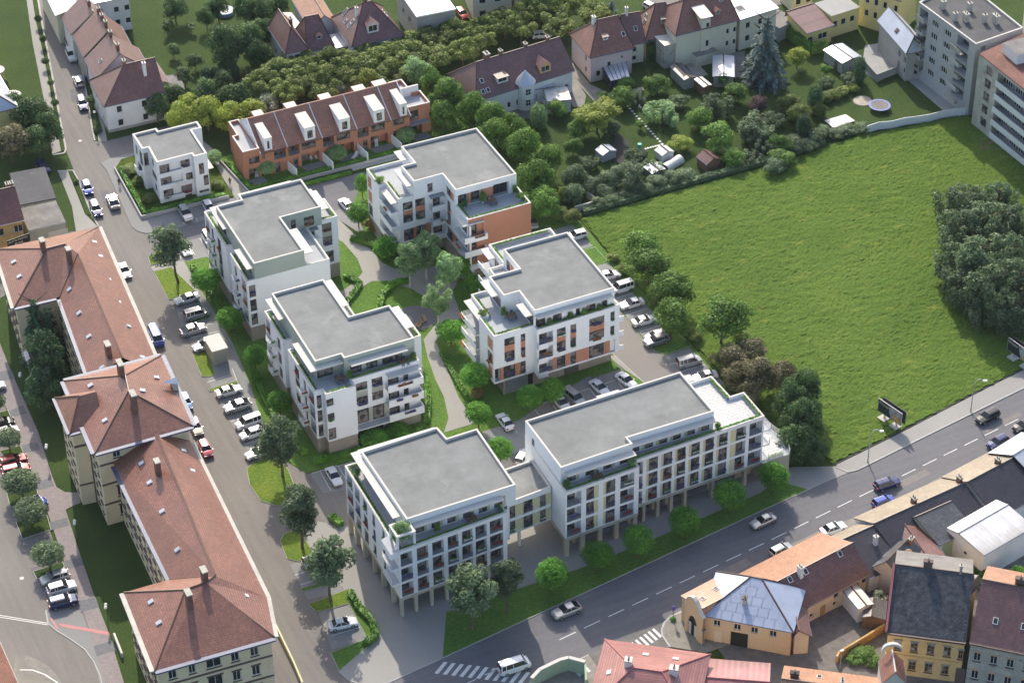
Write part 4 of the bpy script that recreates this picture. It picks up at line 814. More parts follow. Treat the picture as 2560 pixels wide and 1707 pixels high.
# --- small white villa block at the street corner
s_ = thing('apartment_villa', 'small white three storey villa block with hedged garden at the street corner', 'villa', (-36, 70, 0))
pl = [(-41.2, 66.1), (-34.4, 66.1), (-34.4, 65.0), (-31.8, 65.0), (-31.7, 73.7), (-29.8, 73.6), (-29.8, 76.1), (-37.5, 76.1), (-37.5, 77.2), (-42.2, 77.2), (-42.2, 71.6), (-40.95, 71.6)]
volume(s_, pl, 0, 9.25, 8.85, {0: [(-40.8, -38.9, 6.5, 8.4, 'w'), (-38.9, -36.6, 6.5, 8.3, 'B'), (-36.6, -34.9+.0, 6.9, 8.3, 'w+v'), (-40.8, -38.7, 3.9, 5.6, 'w'), (-38.7, -36.5, 3.9, 5.6, 'B'), (-35.9, -34.6, 3.9, 5.3, 'w+g'), (-40.5, -38.6, 1.1, 2.9, 'w'), (-38.6, -36.9, 1.1, 2.9, 'B'), (-36.9, -34.9, 1.2, 2.8, 'w+r'), (-39, -37, .1, .6, 'w'), (-36.6, -35, .2, .7, 'w')],
     2: [(-33.6, -32.6, 5.0, 7.4, 'w'), (-32.9, -31.95, 2.3, 4.6, 'w'), (-34, -32, .9, 1.5, 'w')], 3: [(67, 69, 4.9, 7.1, 'w')], 10: [(-42, -41.15, 5.4, 8.2, 'wR')], 9: [(73.8, 72.0, 4.8, 8.0, 'w'), (76.2, 75, 5.6, 7.8, 'w'), (75.5, 73, 2.5, 4.4, 'w')],
     11: [(70, 68.6, 6.4, 8.2, 'w'), (70.8, 67.4, 3.7, 5.4, 'w'), (69.4, 68, 1.2, 3.0, 'w')]}, floor='roof_membrane', fname='roof', par=.35)
balcony(s_, -41.3, -36.4, 65.2, 66.08, 6.0, 1.1, 'F', rail='L') if False else None
b = MB(); b.box(-41.3, -36.3, 65.9, 66.08, 5.7, 6.6, 'render_white'); b.box(-41.35, -38.0, 65.7, 66.08, 3.1, 4.1, 'render_white'); b.box(-41.3, -36.5, 65.75, 66.08, .35, 1.3, 'render_white'); b.build('balcony', s_)
put('railing', rail_mesh(1.6, .95, 'rail_white'), s_, (-37.9, 65.85, 3.2), 0)
canopy(s_, -31.75, -30.3, 66.5, 70.0, 4.6); flowers(s_, -40.6, 65.7, 1.3, 1.3, 'g'); balcony(s_, -42.9, -42.2, 73, 75.8, 2.6, 1.0, 'LF')
# garden wall of the villa
gw = tag(strip('garden_wall', [(-45.45, 80.7), (-46.0, 63.0), (-29.2, 62.35)], .25, .75, 'panel_blue_grey', kind=None), 'low grey concrete wall round the villa garden at the street corner', 'wall')
# --- front blocks on pillars
ZB, F0, FH = 3.95, 4.0, 3.07
def front_ops(xs, cols, panel='l', pw=.55, flw='rgvg-v', zt=12.75):
    o = []; k = 0
    for x0, x1 in xs:
        for i in range(3):
            za = F0+.08+FH*i; zb = za+2.62
            if i == 2: zb = zt
            fl = flw[(k*2+i*3+k//3) % len(flw)]; k += 1
            kk = 'wR'+('' if fl == '-' else '+'+fl)
            if panel == 'l': o += [(x0, x0+pw, za, zb, 'y'), (x0+pw, x1, za, zb, kk)]
            elif panel == 'r': o += [(x1-pw, x1, za, zb, 'y'), (x0, x1-pw, za, zb, kk)]
            elif panel == 'g': o += [(x0, x1, za, zb, 'wiR'+('' if fl == '-' else '+'+fl))]
            else: o.append((x0, x1, za, zb, 'LR'+('' if fl == '-' else '+'+fl)))
    return o
f_ = thing('apartment_block', 'long white apartment block with yellow panels standing on beige pillars along the main road', 'apartment block', (2, -45, 0))
pl = [(-15.8, -53.6), (-2.9, -53.1), (-2.9, -51.45), (20.6, -50.6), (20.6, -43.9), (18.1, -43.9), (17.9, -38.0), (-15.5, -38.4)]
xsR = [(-1.35+.9+k*2.46, -1.35+2.7+k*2.46) for k in range(6)]
xsR = [(-.75, 1.35), (1.85, 3.9), (4.35, 6.35), (6.85, 8.9), (9.4, 11.45), (11.9, 13.95)]
ops = {0: front_ops([(-15.55, -13.05)], 0, 'L')+front_ops([(-12.2, -10.05)], 0, 'r', .75)+front_ops([(-9.2, -7.1)], 0, 'l', .5)+front_ops([(-6.2, -3.75)], 0, 'L', flw='rgr'),
       2: front_ops([(-2.75, -1.35)], 0, 'g')+front_ops(xsR, 0, 'l', .5)+front_ops([(14.45, 15.5)], 0, 'l', 1.04)+front_ops([(15.5, 17.3)], 0, 'g', flw='rg-')+front_ops([(17.95, 20.3)], 0, 'L')}
volume(f_, pl, ZB, 13.45, 12.85, ops, planter=(0, 1, 2, 3, 5), skip=())
low = [(-13.5, -50.4), (20.3, -48.2), (20.3, -40), (-13.5, -40)]
b = MB(); facade(b, f_, (-13.2, -51.2), (-3, -50.8), 0, ZB, [(-12.9, -9, .1, 3.2, 'D'), (-8.6, -3.4, .1, 3.2, 'D')], 'beige_stone')
facade(b, f_, (-3, -49.7), (20, -48.4), 0, ZB, [(-2.5, 1.5, .1, 3.3, 'D'), (2, 4, .1, 3.3, 'D'), (4.5, 7, .1, 3.3, 'D'), (7.5, 11.8, .1, 3.3, 'D'), (12.3, 17, .1, 3.3, 'D')], 'beige_stone')
facade(b, f_, (-13.2, -39), (-13.2, -51.2), 0, ZB, [(-44, -50.5, .1, 3.3, 'D')], 'beige_stone')
b.face([(-13.2, -39, 0), (20, -38.6, 0), (20, -38.6, ZB), (-13.2, -39, ZB)], 'plinth_stone'); b.face([(20, -48.4, 0), (20, -38.6, 0), (20, -38.6, ZB), (20, -48.4, ZB)], 'beige_stone')
b.build('ground_floor', f_)
b = MB(); b.cap(pl, ZB+.01, 'render_white', True); b.build('soffit', f_)
def pillar(root, x, y, w=.55, d=.75, z=ZB): b = MB(); b.box(x-w/2, x+w/2, y-.02, y+d, 0, z-.55, 'beige_stone'); b.build('pillar', root)
def beam(root, p, q, z0, z1, m='beige_stone', t=.35):
    b = MB(); p, q = Vector((*p, z0)), Vector((*q, z0)); d = (q-p).normalized(); b.obox(p, q-p, Vector((-d.y, d.x, 0))*t, (0, 0, z1-z0), m); return b.build('beam', root)
for x in (-15.45, -12.65, -9.6, -6.65, -3.35): pillar(f_, x, -53.55+(x+15.8)*.039, .7)
beam(f_, (-15.78, -53.62), (-2.9, -53.12), 3.4, ZB+.02)
for x in (-.9, 1.65, 4.1, 6.6, 11.7, 17.7): pillar(f_, x, -51.4+(x+2.9)*.036, .5)
beam(f_, (-2.9, -51.47), (20.6, -50.62), 3.4, ZB+.02); beam(f_, (-15.82, -44), (-15.82, -53.6), 3.4, ZB+.02)
pp = [(-15.5, -51.25), (-3.0, -50.85), (-3.1, -49.2), (12.1, -49.3), (12.0, -38.2), (-15.6, -38.7)]
PO = [(x, x+1.55, 12.95, 15.0, 'w') for x in (-14.4, -11.2, -8.1, -5.2)]; PO += [(x+1.55, x+2.1, 12.95, 15.0, 'y') for x in (-14.4, -11.2, -8.1, -5.2)]
P2 = [(x+.6, x+2.0, 12.95, 15.0, 'w') for x in (-2.9, -.5, 2, 4.4, 6.9, 9.4)]+[(x, x+.6, 12.95, 15.0, 'y') for x in (-2.9+.02, -.5, 2, 4.4, 6.9, 9.4)]
volume(f_, pp, 12.85, 16.45, 16.0, {0: PO, 2: P2, 5: [(-41, -42, 12.9, 14.9, 'w')]}, floor='roof_membrane', fname='roof')
canopy(f_, -14.9, -3.1, -52.5, -51.25+.0, 15.25); canopy(f_, -2.95, 12.2, -50.6, -49.32, 15.25); canopy(f_, -2.4, 1.5, -38.6, -37.1, 15.5); canopy(f_, 12.2, 13.6, -40.2, -38.5, 15.5)
for z in (F0+FH*2, F0+FH, F0):
    b = MB(); b.box(20.62, 22.0, -50.5, -47.5, z-.15, z+.12, 'render_white', 'terrace_slab'); b.build('balcony', f_)
    put('railing', rail_mesh(2.9, .95, 'rail_white'), f_, (21.95, -50.4, z+.12), R(90)); put('railing', rail_mesh(1.3, .95, 'rail_white'), f_, (20.7, -50.45, z+.12), 0)
lt = [(20.62, -50.95), (25.7, -50.8), (27.0, -47.6), (26.0, -43.2), (20.62, -43.2)]
b = MB(); b.prism(lt, 0, 3.9, 'beige_stone', 'terrace_slab'); b.build('low_terrace', f_)
for p, q in zip(lt, lt[1:]): L = math.dist(p, q); put('railing', rail_mesh(round(L, 1), 1.0, 'rail_white'), f_, (p[0], p[1], 3.92), math.atan2(q[1]-p[1], q[0]-p[0]))
hedge(f_, [(22, -50.3), (24.6, -50.3)], .4, .5, 3.9, name='planter_grass')
# paving slabs of the sunny roof terrace, laid one by one
def slabs(root, x0, x1, y0, y1, z, w, h, m='pale_slab', keep=lambda x, y: True, lim=300):
    me = {}; n = 0; b = MB(); b.box(.02, w-.02, .02, h-.02, 0, .03, m); base = b.data('paving_slab')
    j = 0; y = y0
    while y+h <= y1+.01:
        x = x0-(j % 2)*w/2
        while x+w <= x1+.3:
            if x >= x0-.01 and x+w <= x1+.01 and keep(x+w/2, y+h/2) and n < lim:
                link('paving_slab', base, root, Vector((x, y, z))-ORG[root.name]); n += 1
            x += w
        y += h; j += 1
slabs(f_, 12.6, 20.2, -49.6, -38.4, 12.853, .95, .62, keep=lambda x, y: x < 17.6 or y < -44.3)
slabs(f_, 21.0, 25.6, -50.2, -43.5, 3.9, .95, .62, keep=lambda x, y: x < 25.6)
# link bridge between the two front blocks
br = thing('link_bridge', 'white bridge building with yellow panels joining the two front blocks over the passage', 'bridge building', (-20, -45, 0))
pl = [(-25.7, -50.0), (-15.85, -49.0), (-15.75, -41.5), (-23.4, -41.9)]
pl = [(-25.75, -49.3), (-15.85, -48.6), (-15.7, -41.5), (-24.0, -41.9)]
xs = [(-24.9, -23.4, 'y'), (-23.4, -22.2, 'w'), (-22.2, -20.7, 'y'), (-20.7, -19.1, 'w'), (-19.1, -17.8, 'y'), (-17.8, -16.8, 'w'), (-16.8, -15.95, 'y')]
o = []
for i in range(2):
    for x0, x1, k in xs: o.append((x0, x1, F0+.15+FH*i, F0+.15+FH*i+2.5, k if k == 'y' else 'wR'+('', '+v', '+g')[int(x0*7+i) % 3]))
volume(br, pl, ZB, 10.7, 10.3, {0: o}, floor='roof_membrane', fname='roof', skip=(1, 3))
b = MB(); b.cap(pl, ZB, 'render_white', True); b.build('soffit', br); b = MB(); b.box(-21.3, -20.9, -48.2, -47.8, 0, ZB, 'render_white'); b.build('pillar', br)
# --- left front block
g_ = thing('apartment_block', 'white corner apartment block on pillars with pergola on its terrace corner', 'apartment block', (-34, -43, 0))
def gy(x): return -55.0+(x+44.2)*.062
pl = [(-44.1, gy(-44.1)), (-25.8, gy(-25.8)), (-25.8, -50.2), (-23.6, -50.0), (-23.4, -37.0), (-28.4, -37.0), (-28.6, -33.6), (-43.9, -33.2)]
xs = [(-41.1, -39.2), (-38.5, -36.6), (-35.9, -34.1), (-33.5, -31.7), (-31.2, -29.3)]
o = front_ops([(-43.8, -41.85)], 0, 'L')+front_ops(xs, 0, 'g', flw='rg-gr-')+front_ops([(-28.75, -26.5)], 0, 'g', flw='-rr')
o = [(a, b2, max(c, 4.1), min(d, 12.75), k) for a, b2, c, d, k in o]
ls = []
for i, (ya, yb) in enumerate([(-33.8, -36.2), (-37.2, -39.2), (-40.6, -42.3), (-44.4, -45.5), (-48.4, -49.4)]):
    for k in range(3): ls.append((ya, yb, F0+.1+FH*k, F0+.1+FH*k+2.6, ('LR' if i < 2 else 'wR')+['', '+r', '+g', '+v'][(i*2+k) % 4]))
volume(g_, pl, ZB, 13.45, 12.85, {0: o, 2: [(-25.5, -24.0, 10.3, 12.6, 'w')], 7: ls}, planter=(0, 6, 7, 1))
b = MB(); b.cap(pl, ZB+.01, 'render_white', True); b.build('soffit', g_)
b = MB(); facade(b, g_, (-41, -51.8), (-24.5, -50.9), 0, ZB, [(-40.5+k*3.2, -37.9+k*3.2, .1, 3.3, 'D') for k in range(5)], 'beige_stone')
facade(b, g_, (-41, -34.5), (-41, -51.8), 0, ZB, [(-36-k*4, -39-k*4, .1, 3.3, 'D') for k in range(4)], 'beige_stone')
b.face([(-24.5, -50.9, 0), (-24.5, -36, 0), (-24.5, -36, ZB), (-24.5, -50.9, ZB)], 'beige_stone'); b.face([(-24.5, -36, 0), (-41, -34.5, 0), (-41, -34.5, ZB), (-24.5, -36, ZB)], 'beige_stone'); b.build('ground_floor', g_)
for x in (-43.85, -41.45, -38.8, -36.2, -33.8, -31.4, -29, -26.1): pillar(g_, x, gy(x)+.02, .45, .6)
for y in (-33.9, -36.8, -40.0, -43.9, -47.4, -51.2):
    b = MB(); b.box(-44.08, -43.4, y-.3, y+.25, 0, 3.4, 'beige_stone'); b.build('pillar', g_)
beam(g_, (-44.1, gy(-44.1)), (-25.8, gy(-25.8)), 3.4, ZB+.02); beam(g_, (-44.0, -33.3), (-44.12, gy(-44.1)), 3.4, ZB+.02)
b = MB()
for z in (F0+FH-.2, F0+2*FH-.2): b.prism([(-45.4, gy(-45.4)-.02), (-41.9, gy(-41.9)-.02), (-41.9, gy(-41.9)+.001), (-44.12, gy(-44.12)), (-44.12, -50.9), (-45.4, -51.4)], z, z+.32, 'render_white', 'terrace_slab'); b.build('balcony', g_); b = MB()
b.prism([(-45.4, gy(-45.4)-.02), (-44.12, gy(-44.12)-.02), (-44.12, -51.0), (-45.4, -51.4)], 12.3, 13.45, 'render_white', 'terrace_slab'); b.build('balcony', g_)
put('railing', rail_mesh(3.6, .95, 'rail_white'), g_, (-45.35, gy(-45.4)+.1, F0+FH+.12), R(90)); put('railing', rail_mesh(3.6, .95, 'rail_white'), g_, (-45.35, gy(-45.4)+.1, F0+2*FH+.12), R(90))
pp = [(-41.35, -51.9), (-23.3, -51.7), (-23.2, -37.2), (-28.4, -37.3), (-28.7, -34.1), (-41.6, -35.3)]
pp = [(-41.4, -52.0), (-23.4, -51.85), (-23.15, -37.2), (-28.35, -37.3), (-28.65, -34.2), (-41.6, -34.6)]
P2 = [(x+.6, x+2.0, 12.95, 15.0, 'w') for x in (-40.6, -38.0, -35.4, -32.8, -30.2, -27.6)]+[(x+2.0, x+2.5, 12.95, 15.0, 'y') for x in (-40.6, -38.0, -35.4, -32.8, -30.2, -27.6)]
volume(g_, pp, 12.85, 16.45, 16.0, {0: P2, 5: [(-37-k*3, -39-k*3, 12.95, 15.0, 'w') for k in range(4)]}, floor='roof_membrane', fname='roof')
canopy(g_, -42.9, -41.65, -50.2, -33.4, 15.6); canopy(g_, -41.64, -28.7, -34.15, -33.2, 15.604); canopy(g_, -40.6, -25.9, -53.2, -52.05, 15.25)
b = MB()
for x in (-43.9, -41.2):
    for y in (-54.3, -51.6): b.box(x-.16, x+.16, y-.16, y+.16, 12.86, 15.7, 'render_white')
b.box(-44.1, -41.0, -54.5, -54.15, 15.7, 15.95, 'render_white', 'cap_white'); b.box(-44.1, -41.0, -51.75, -51.4, 15.7, 15.95, 'render_white', 'cap_white')
b.box(-44.1, -43.75, -54.15, -51.75, 15.7, 15.95, 'render_white', 'cap_white'); b.box(-41.35, -41.0, -54.15, -51.75, 15.7, 15.95, 'render_white', 'cap_white'); b.build('pergola', g_)
# ---------------------------------------------------------------- terracotta terrace row
t_ = thing('terraced_row', 'row of terracotta terraced houses with brown tile roof and white box dormers', 'terraced houses', (-5, 70, 0))
X = [-21.2, -15.8, -8.75, -1.65, 5.35, 9.35]
ops = [(-24.0+.6, -21.6, 3.5, 5.0, 'w'), (-22.9, -20.4, .1, 2.6, 'Bx'), (-18.3, -16.1, 3.1, 5.2, 'LR'), (-18.4, -17.4, .1, 2.3, 'w')]
ops = [(-20.8, -20.2, 4.0, 5.3, 'w'), (-18.4, -16.0, 3.1, 5.3, 'LR'), (-18.3, -17.3, .15, 2.4, 'w'), (-21.1, -19.2, .15, 2.6, 'L')]
for x in X[1:4]:
    ops += [(x+.25, x+2.5, 3.1, 5.3, 'LR'), (x+3.0, x+5.8, 3.7, 5.4, 'w'), (x+1.2, x+2.1, .15, 2.3, 'w'), (x+2.8, x+6.4, .15, 2.7, 'L')]
ops += [(5.9, 8.2, 3.8, 5.3, 'w'), (5.9, 8.6, .15, 2.6, 'L')]
b = MB(); facade(b, t_, (X[0], 66.35), (X[-1], 66.35), 0, 5.75, ops, 'terracotta_render'); b.build('wall', t_); b = MB()
b.face([(X[-1], 77, 0), (X[0], 77, 0), (X[0], 77, 5.75), (X[-1], 77, 5.75)], 'terracotta_render'); b.build('wall', t_)
volume(t_, [(-24.5, 66.3), (-21.2, 66.3), (-21.2, 77.4), (-23.3, 77.4), (-23.4, 72.4), (-24.4, 72.4)], 0, 6.6, 6.0, {0: [(-23.4, -21.3, 3.5, 5.0, 'w'), (-23.6, -21.6, .15, 2.5, 'L')]}, wall='terracotta_render')
volume(t_, [(9.35, 67.2), (13.95, 67.1), (13.95, 71.9), (12.3, 71.9), (12.3, 77.2), (9.35, 77.2)], 0, 6.6, 5.9, {0: [(9.7, 11.5, 3.4, 5.6, 'w'), (9.6, 12.2, .15, 2.6, 'L')]}, wall='terracotta_render')
b = MB(); b.box(9.3, 13.2, 65.9, 67.15, 3.05, 3.25, 'metal_grey'); b.build('balcony', t_)
b = MB(); b.box(9.4, 13.6, 71.93, 72.3, 5.8, 7.9, 'render_white', 'cap_white'); b.build('party_wall', t_)
b = MB()
for x0, x1 in zip(X, X[1:]):
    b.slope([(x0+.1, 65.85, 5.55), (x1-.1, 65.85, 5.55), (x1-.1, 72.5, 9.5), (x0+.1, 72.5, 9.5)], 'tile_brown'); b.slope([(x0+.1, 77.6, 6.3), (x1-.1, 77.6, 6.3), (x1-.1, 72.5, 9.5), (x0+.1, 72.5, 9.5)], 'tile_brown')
    b.face([(x0+.1, 65.85, 5.42), (x1-.1, 65.85, 5.42), (x1-.1, 65.85, 5.55), (x0+.1, 65.85, 5.55)], 'tile_brown')
b.build('roof', t_)
for x in X[0:1]+X[1:-1]+X[-1:]:
    b = MB(); m_ = 'zinc' if x not in (X[0], X[-1]) else 'render_white'
    if x in (X[0], X[-1]):
        b.face([(x, 66.3, 5), (x, 72.5, 5), (x, 72.5, 9.45), (x, 66.3, 5.75)][::(-1 if x == X[0] else 1)], m_); b.face([(x, 72.5, 5), (x, 77.4, 5), (x, 77.4, 6.3), (x, 72.5, 9.45)][::(-1 if x == X[0] else 1)], m_)
    b.face([(x-.1, 65.8, 5.58), (x+.1, 65.8, 5.58), (x+.1, 72.5, 9.56), (x-.1, 72.5, 9.56)], m_); b.face([(x-.1, 72.5, 9.56), (x+.1, 72.5, 9.56), (x+.1, 77.6, 6.36), (x-.1, 77.6, 6.36)], m_); b.build('roof_seam' if m_ == 'zinc' else 'gable_wall', t_)
def roofz(y): return 5.55+(y-65.85)*(3.95/6.65)
for x0, x1 in [(-20.2, -18.7), (-12.15, -10.0), (-5.1, -2.95), (1.95, 4.1), (7.3, 8.75)]:
    yf = 66.15; zt = 8.35; b = MB()
    facade(b, t_, (x0, yf), (x1, yf), roofz(yf)-.2, zt, [(x0+.55, x1-.5, 6.0, 7.75, 'w')], 'render_white')
    yt = 65.85+(8.75-5.55)*6.65/3.95
    for x in (x0, x1): b.face([(x, yf, roofz(yf)-.2), (x, yt, 8.7), (x, yf, zt)][::(-1 if x == x1 else 1)], 'render_white')
    o = b.build('dormer', t_); c = MB(); c.obox((x0-.06, yf-.06, zt), (x1-x0+.12, 0, 0), (0, yt-yf, .4), (0, 0, .1), 'cap_white'); c.build('dormer_roof', t_)
for x0, x1 in [(-12, -9.8), (-5, -2.7), (2, 4.4), (6.2, 8.8), (-18.5, -16.5)]:
    b = MB(); b.box(x0, x1, 75.9, 78, 5.5, 7.2, 'terracotta_render', 'cap_white'); b.build('rear_bay', t_)
for x, g1 in ((-15.8, 3.2), (-8.75, 4.0), (-1.65, 4.0), (5.45, 3.7)):
    o = strip('garden_screen', [(x, 66.3), (x+.5, 66.3-g1)], .22, 2.1, 'render_white', kind=None)
    tag(o, {-15.8: 'white screen wall between gardens, beside the leftmost terrace garden tree', -8.75: 'white screen wall right of the patio with two chairs', -1.65: 'white screen wall left of the patio with a sun lounger', 5.45: 'white screen wall nearest the small canopy of the orange trimmed block'}[x], 'wall')
sheet('patio', [(-24, 66.2), (-21, 66.2), (-20.7, 64.2), (-23.2, 64)], .2, 'parking_paving', .1)
for x in X[1:4]: sheet('patio', [(x+2.3, 66.3), (x+6.9, 66.3), (x+7.3, 64.6), (x+3.1, 64.3)], .2, 'parking_paving', .1)
sheet('patio', [(9.6, 67.1), (13, 67.1), (13.2, 64.8), (9.8, 64.8)], .2, 'parking_paving', .1)
tag(strip('garden_wall', [(-26.6, 75), (-25.2, 61.9), (22, 61.9)], .2, .7, 'panel_blue_grey', kind=None), 'long low grey retaining wall in front of the terraced gardens', 'wall')
# shed on the street parking
sh = thing('bin_store', 'small beige flat roofed utility hut between the parked cars on the street side', 'hut', (-47.5, 18, 0))
b = MB(); facade(b, sh, (-48.8, 15.9), (-46.2, 15.9), 0, 2.9, [(-48.5, -46.5, .05, 2.2, 's')], 'beige_stone')
b.face([(-48.8, 15.9, 0), (-48.8, 15.9, 2.9), (-48.8, 20.2, 2.9), (-48.8, 20.2, 0)], 'beige_stone'); b.face([(-46.2, 15.9, 0), (-46.2, 20.2, 0), (-46.2, 20.2, 2.9), (-46.2, 15.9, 2.9)], 'beige_stone'); b.face([(-46.2, 20.2, 0), (-48.8, 20.2, 0), (-48.8, 20.2, 2.9), (-46.2, 20.2, 2.9)], 'beige_stone')
b.build('wall', sh); b = MB(); b.box(-48.95, -46.05, 15.75, 20.35, 2.9, 3.08, 'cap_white'); b.build('roof', sh)
# ================================================================ older houses
def ridge_tiles(b, p, q, m, r=.13):
    p, q = Vector(p), Vector(q); b.tube(p+Vector((0, 0, .03)), q+Vector((0, 0, .03)), r, r, m, 5, False)
def chimney(root, x, y, z0, z1, w=.55, l=.9, m='brick_chimney', cap='chimney_cap', pots=2):
    b = MB(); b.box(x-w/2, x+w/2, y-l/2, y+l/2, z0, z1, m); c = b.build('chimney', root)
    b = MB(); b.box(x-w/2-.08, x+w/2+.08, y-l/2-.08, y+l/2+.08, z1, z1+.22, cap); b.build('chimney_cap', c)
    for i in range(pots):
        b = MB(); yy = y-l/2+l*(i+.5)/max(1, pots); b.tube((x, yy, z1+.2), (x, yy, z1+.55), .11, .1, 'moulding_dark', 6); b.build('chimney_pot', c)
def on_slope(root, name, x, y, z, n, w, l, m, m2, t=.12):
    n = Vector(n).normalized(); u = Vector((0, 0, 1)).cross(n); u = u.normalized() if u.length > .01 else Vector((1, 0, 0)); v = n.cross(u)
    c = Vector((x, y, z)); b = MB(); o = c-u*w/2-v*l/2; b.obox(o-n*.05, u*w, v*l, n*(t+.05), m); f = b.build(name, root)
    b = MB(); k = .09; q = [o+u*k+v*k+n*(t+.012), o+u*(w-k)+v*k+n*(t+.012), o+u*(w-k)+v*(l-k)+n*(t+.012), o+u*k+v*(l-k)+n*(t+.012)]; b.face(q, m2); b.build('pane', f)
def house(name, label, cat, A, B, d, ze, zr, axis='u', hl=0, hr=0, rv=.5, wall='plaster_white', rm='tile_dark_red', ov=.4, wins=(), chim=(), sky=(), dorm=(), wo=None, ridge='tile_old_red', flat=False, gut='gutter_blue', doors=(), group=None, zb=0, base=None, rm2=None):
    A = Vector((*tuple(A)[:2], 0)); B = Vector((*tuple(B)[:2], 0)); w = (B-A).length; rz = math.atan2(B.y-A.y, B.x-A.x)
    root = link(name, None, None, A, rz); tag(root, label, cat, group); ORG[root.name] = Vector((0, 0, 0))
    wo = dict(dict(fm='frame_white', pm='pane_plain'), **(wo or {}))
    c = {'F': ((ov, ov), (w-ov, ov)), 'R': ((w-ov, ov), (w-ov, d-ov)), 'B': ((w-ov, d-ov), (ov, d-ov)), 'L': ((ov, d-ov), (ov, ov))}
    ops = {k: [] for k in c}
    for side, ps, zs, ww, hh in wins:
        p0 = c[side][0]
        for s in ps:
            for z in zs:
                a = {'F': (p0[0]+s-ww/2, p0[0]+s+ww/2), 'B': (p0[0]-s-ww/2, p0[0]-s+ww/2), 'L': (p0[1]-s+ww/2, p0[1]-s-ww/2), 'R': (p0[1]+s-ww/2, p0[1]+s+ww/2)}[side]
                ops[side].append((*a, z, z+hh, 'w'))
    b = MB()
    for k, (p0, p1) in c.items(): facade(b, root, p0, p1, zb, ze, ops[k], wall, wo)
    if base:
        for k, (p0, p1) in c.items():
            dx, dy = p1[0]-p0[0], p1[1]-p0[1]; l = math.hypot(dx, dy); b.obox((p0[0], p0[1], 0), (dx, dy, 0), (dy/l*.06, -dx/l*.06, 0), (0, 0, .6), base)
    for side, s, dw, dh, dm in doors:
        p0, p1 = c[side]; l = math.dist(p0, p1); ux, uy = (p1[0]-p0[0])/l, (p1[1]-p0[1])/l; q = MB()
        q.obox((p0[0]+ux*(s-dw/2)+uy*.02, p0[1]+uy*(s-dw/2)-ux*.02, .05), (ux*dw, uy*dw, 0), (uy*.05, -ux*.05, 0), (0, 0, dh), dm); q.build('door', root)
    r = MB(); e = ze
    if flat:
        b.build('wall', root)
        r.prism([(0, 0), (w, 0), (w, d), (0, d)], ze-.02, ze+.28, 'cap_white' if flat == 1 else flat, rm); r.build('roof', root); zf = lambda u, v: (ze+.28, Vector((0, 0, 1)))
    else:
        if axis == 'u':
            y = rv*d; R1, R2 = (hl, y), (w-hr, y); H = zr
            pl = [([(0, 0), (w, 0), R2, R1], 'F'), ([(w, d), (0, d), R1, R2], 'B')]
            if hl: pl.append(([(0, d), (0, 0), R1], 'L'))
            if hr: pl.append(([(w, 0), (w, d), R2], 'R'))
            S = {'F': (zr-ze)/y, 'B': (zr-ze)/(d-y), 'L': (zr-ze)/hl if hl else 99, 'R': (zr-ze)/hr if hr else 99}
            gb = [(ov, 'L')]*(not hl)+[(w-ov, 'R')]*(not hr)
            for x, k in gb: zz = ze+(ov)*0; q = [(x, ov, e-.02), (x, d-ov, e-.02), (x, y, zr-.12)]; b.face(q if k == 'R' else q[::-1], wall)
        else:
            x = rv*w; R1, R2 = (x, hl), (x, d-hr)
            pl = [([(0, d), (0, 0), R1, R2], 'L'), ([(w, 0), (w, d), R2, R1], 'R')]
            if hl: pl.append(([(0, 0), (w, 0), R1], 'F'))
            if hr: pl.append(([(w, d), (0, d), R2], 'B'))
            S = {'L': (zr-ze)/x, 'R': (zr-ze)/(w-x), 'F': (zr-ze)/hl if hl else 99, 'B': (zr-ze)/hr if hr else 99}
            for yy, k in [(ov, 'F')]*(not hl)+[(d-ov, 'B')]*(not hr): q = [(ov, yy, e-.02), (w-ov, yy, e-.02), (x, yy, zr-.12)]; b.face(q if k == 'F' else q[::-1], wall)
        b.build('wall', root)
        def zf(u, v):
            c_ = [(v*S['F'], Vector((0, -S['F'], 1))), ((d-v)*S['B'], Vector((0, S['B'], 1))), (u*S['L'], Vector((-S['L'], 0, 1))), ((w-u)*S['R'], Vector((S['R'], 0, 1)))]
            m_ = min(c_, key=lambda t_: t_[0]); return ze+m_[0], m_[1]
        for poly, k in pl:
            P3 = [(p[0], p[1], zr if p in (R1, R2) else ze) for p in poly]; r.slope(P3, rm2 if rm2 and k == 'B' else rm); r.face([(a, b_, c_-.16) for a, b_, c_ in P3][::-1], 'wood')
            r.face([P3[0], (P3[0][0], P3[0][1], ze-.16), (P3[1][0], P3[1][1], ze-.16), P3[1]][::-1], 'wood')
        r.build('roof', root)
        t_ = MB(); ridge_tiles(t_, (*R1, zr), (*R2, zr), ridge)
        cs = {'u': [((0, 0), R1), ((0, d), R1)] if hl else [], 'v': [((0, 0), R1), ((w, 0), R1)] if hl else []}[axis]+({'u': [((w, 0), R2), ((w, d), R2)], 'v': [((0, d), R2), ((w, d), R2)]}[axis] if hr else [])
        for p, q in cs: ridge_tiles(t_, (*p, ze), (*q, zr), ridge)
        t_.build('ridge', root, None)
        g = MB(); 
        for (p, q) in (((0, 0), (w, 0)),) if axis == 'u' else (((0, d), (0, 0)), ((w, 0), (w, d))): g.tube((*p, ze-.06), (*q, ze-.06), .09, .09, gut, 5); g.build('gutter', root); g = MB()
    for c_ in chim:
        u, v = c_[0]*w, c_[1]*d; z = zf(u, v)[0]; chimney(root, u, v, z-.5, z+c_[2], *(c_[3] if len(c_) > 3 else ()))
    for u, v, *k in sky:
        z, n = zf(u*w, v*d); on_slope(root, 'skylight', u*w, v*d, z, n, *(k or (.75, 1.0, 'frame_white', 'pane_plain')))
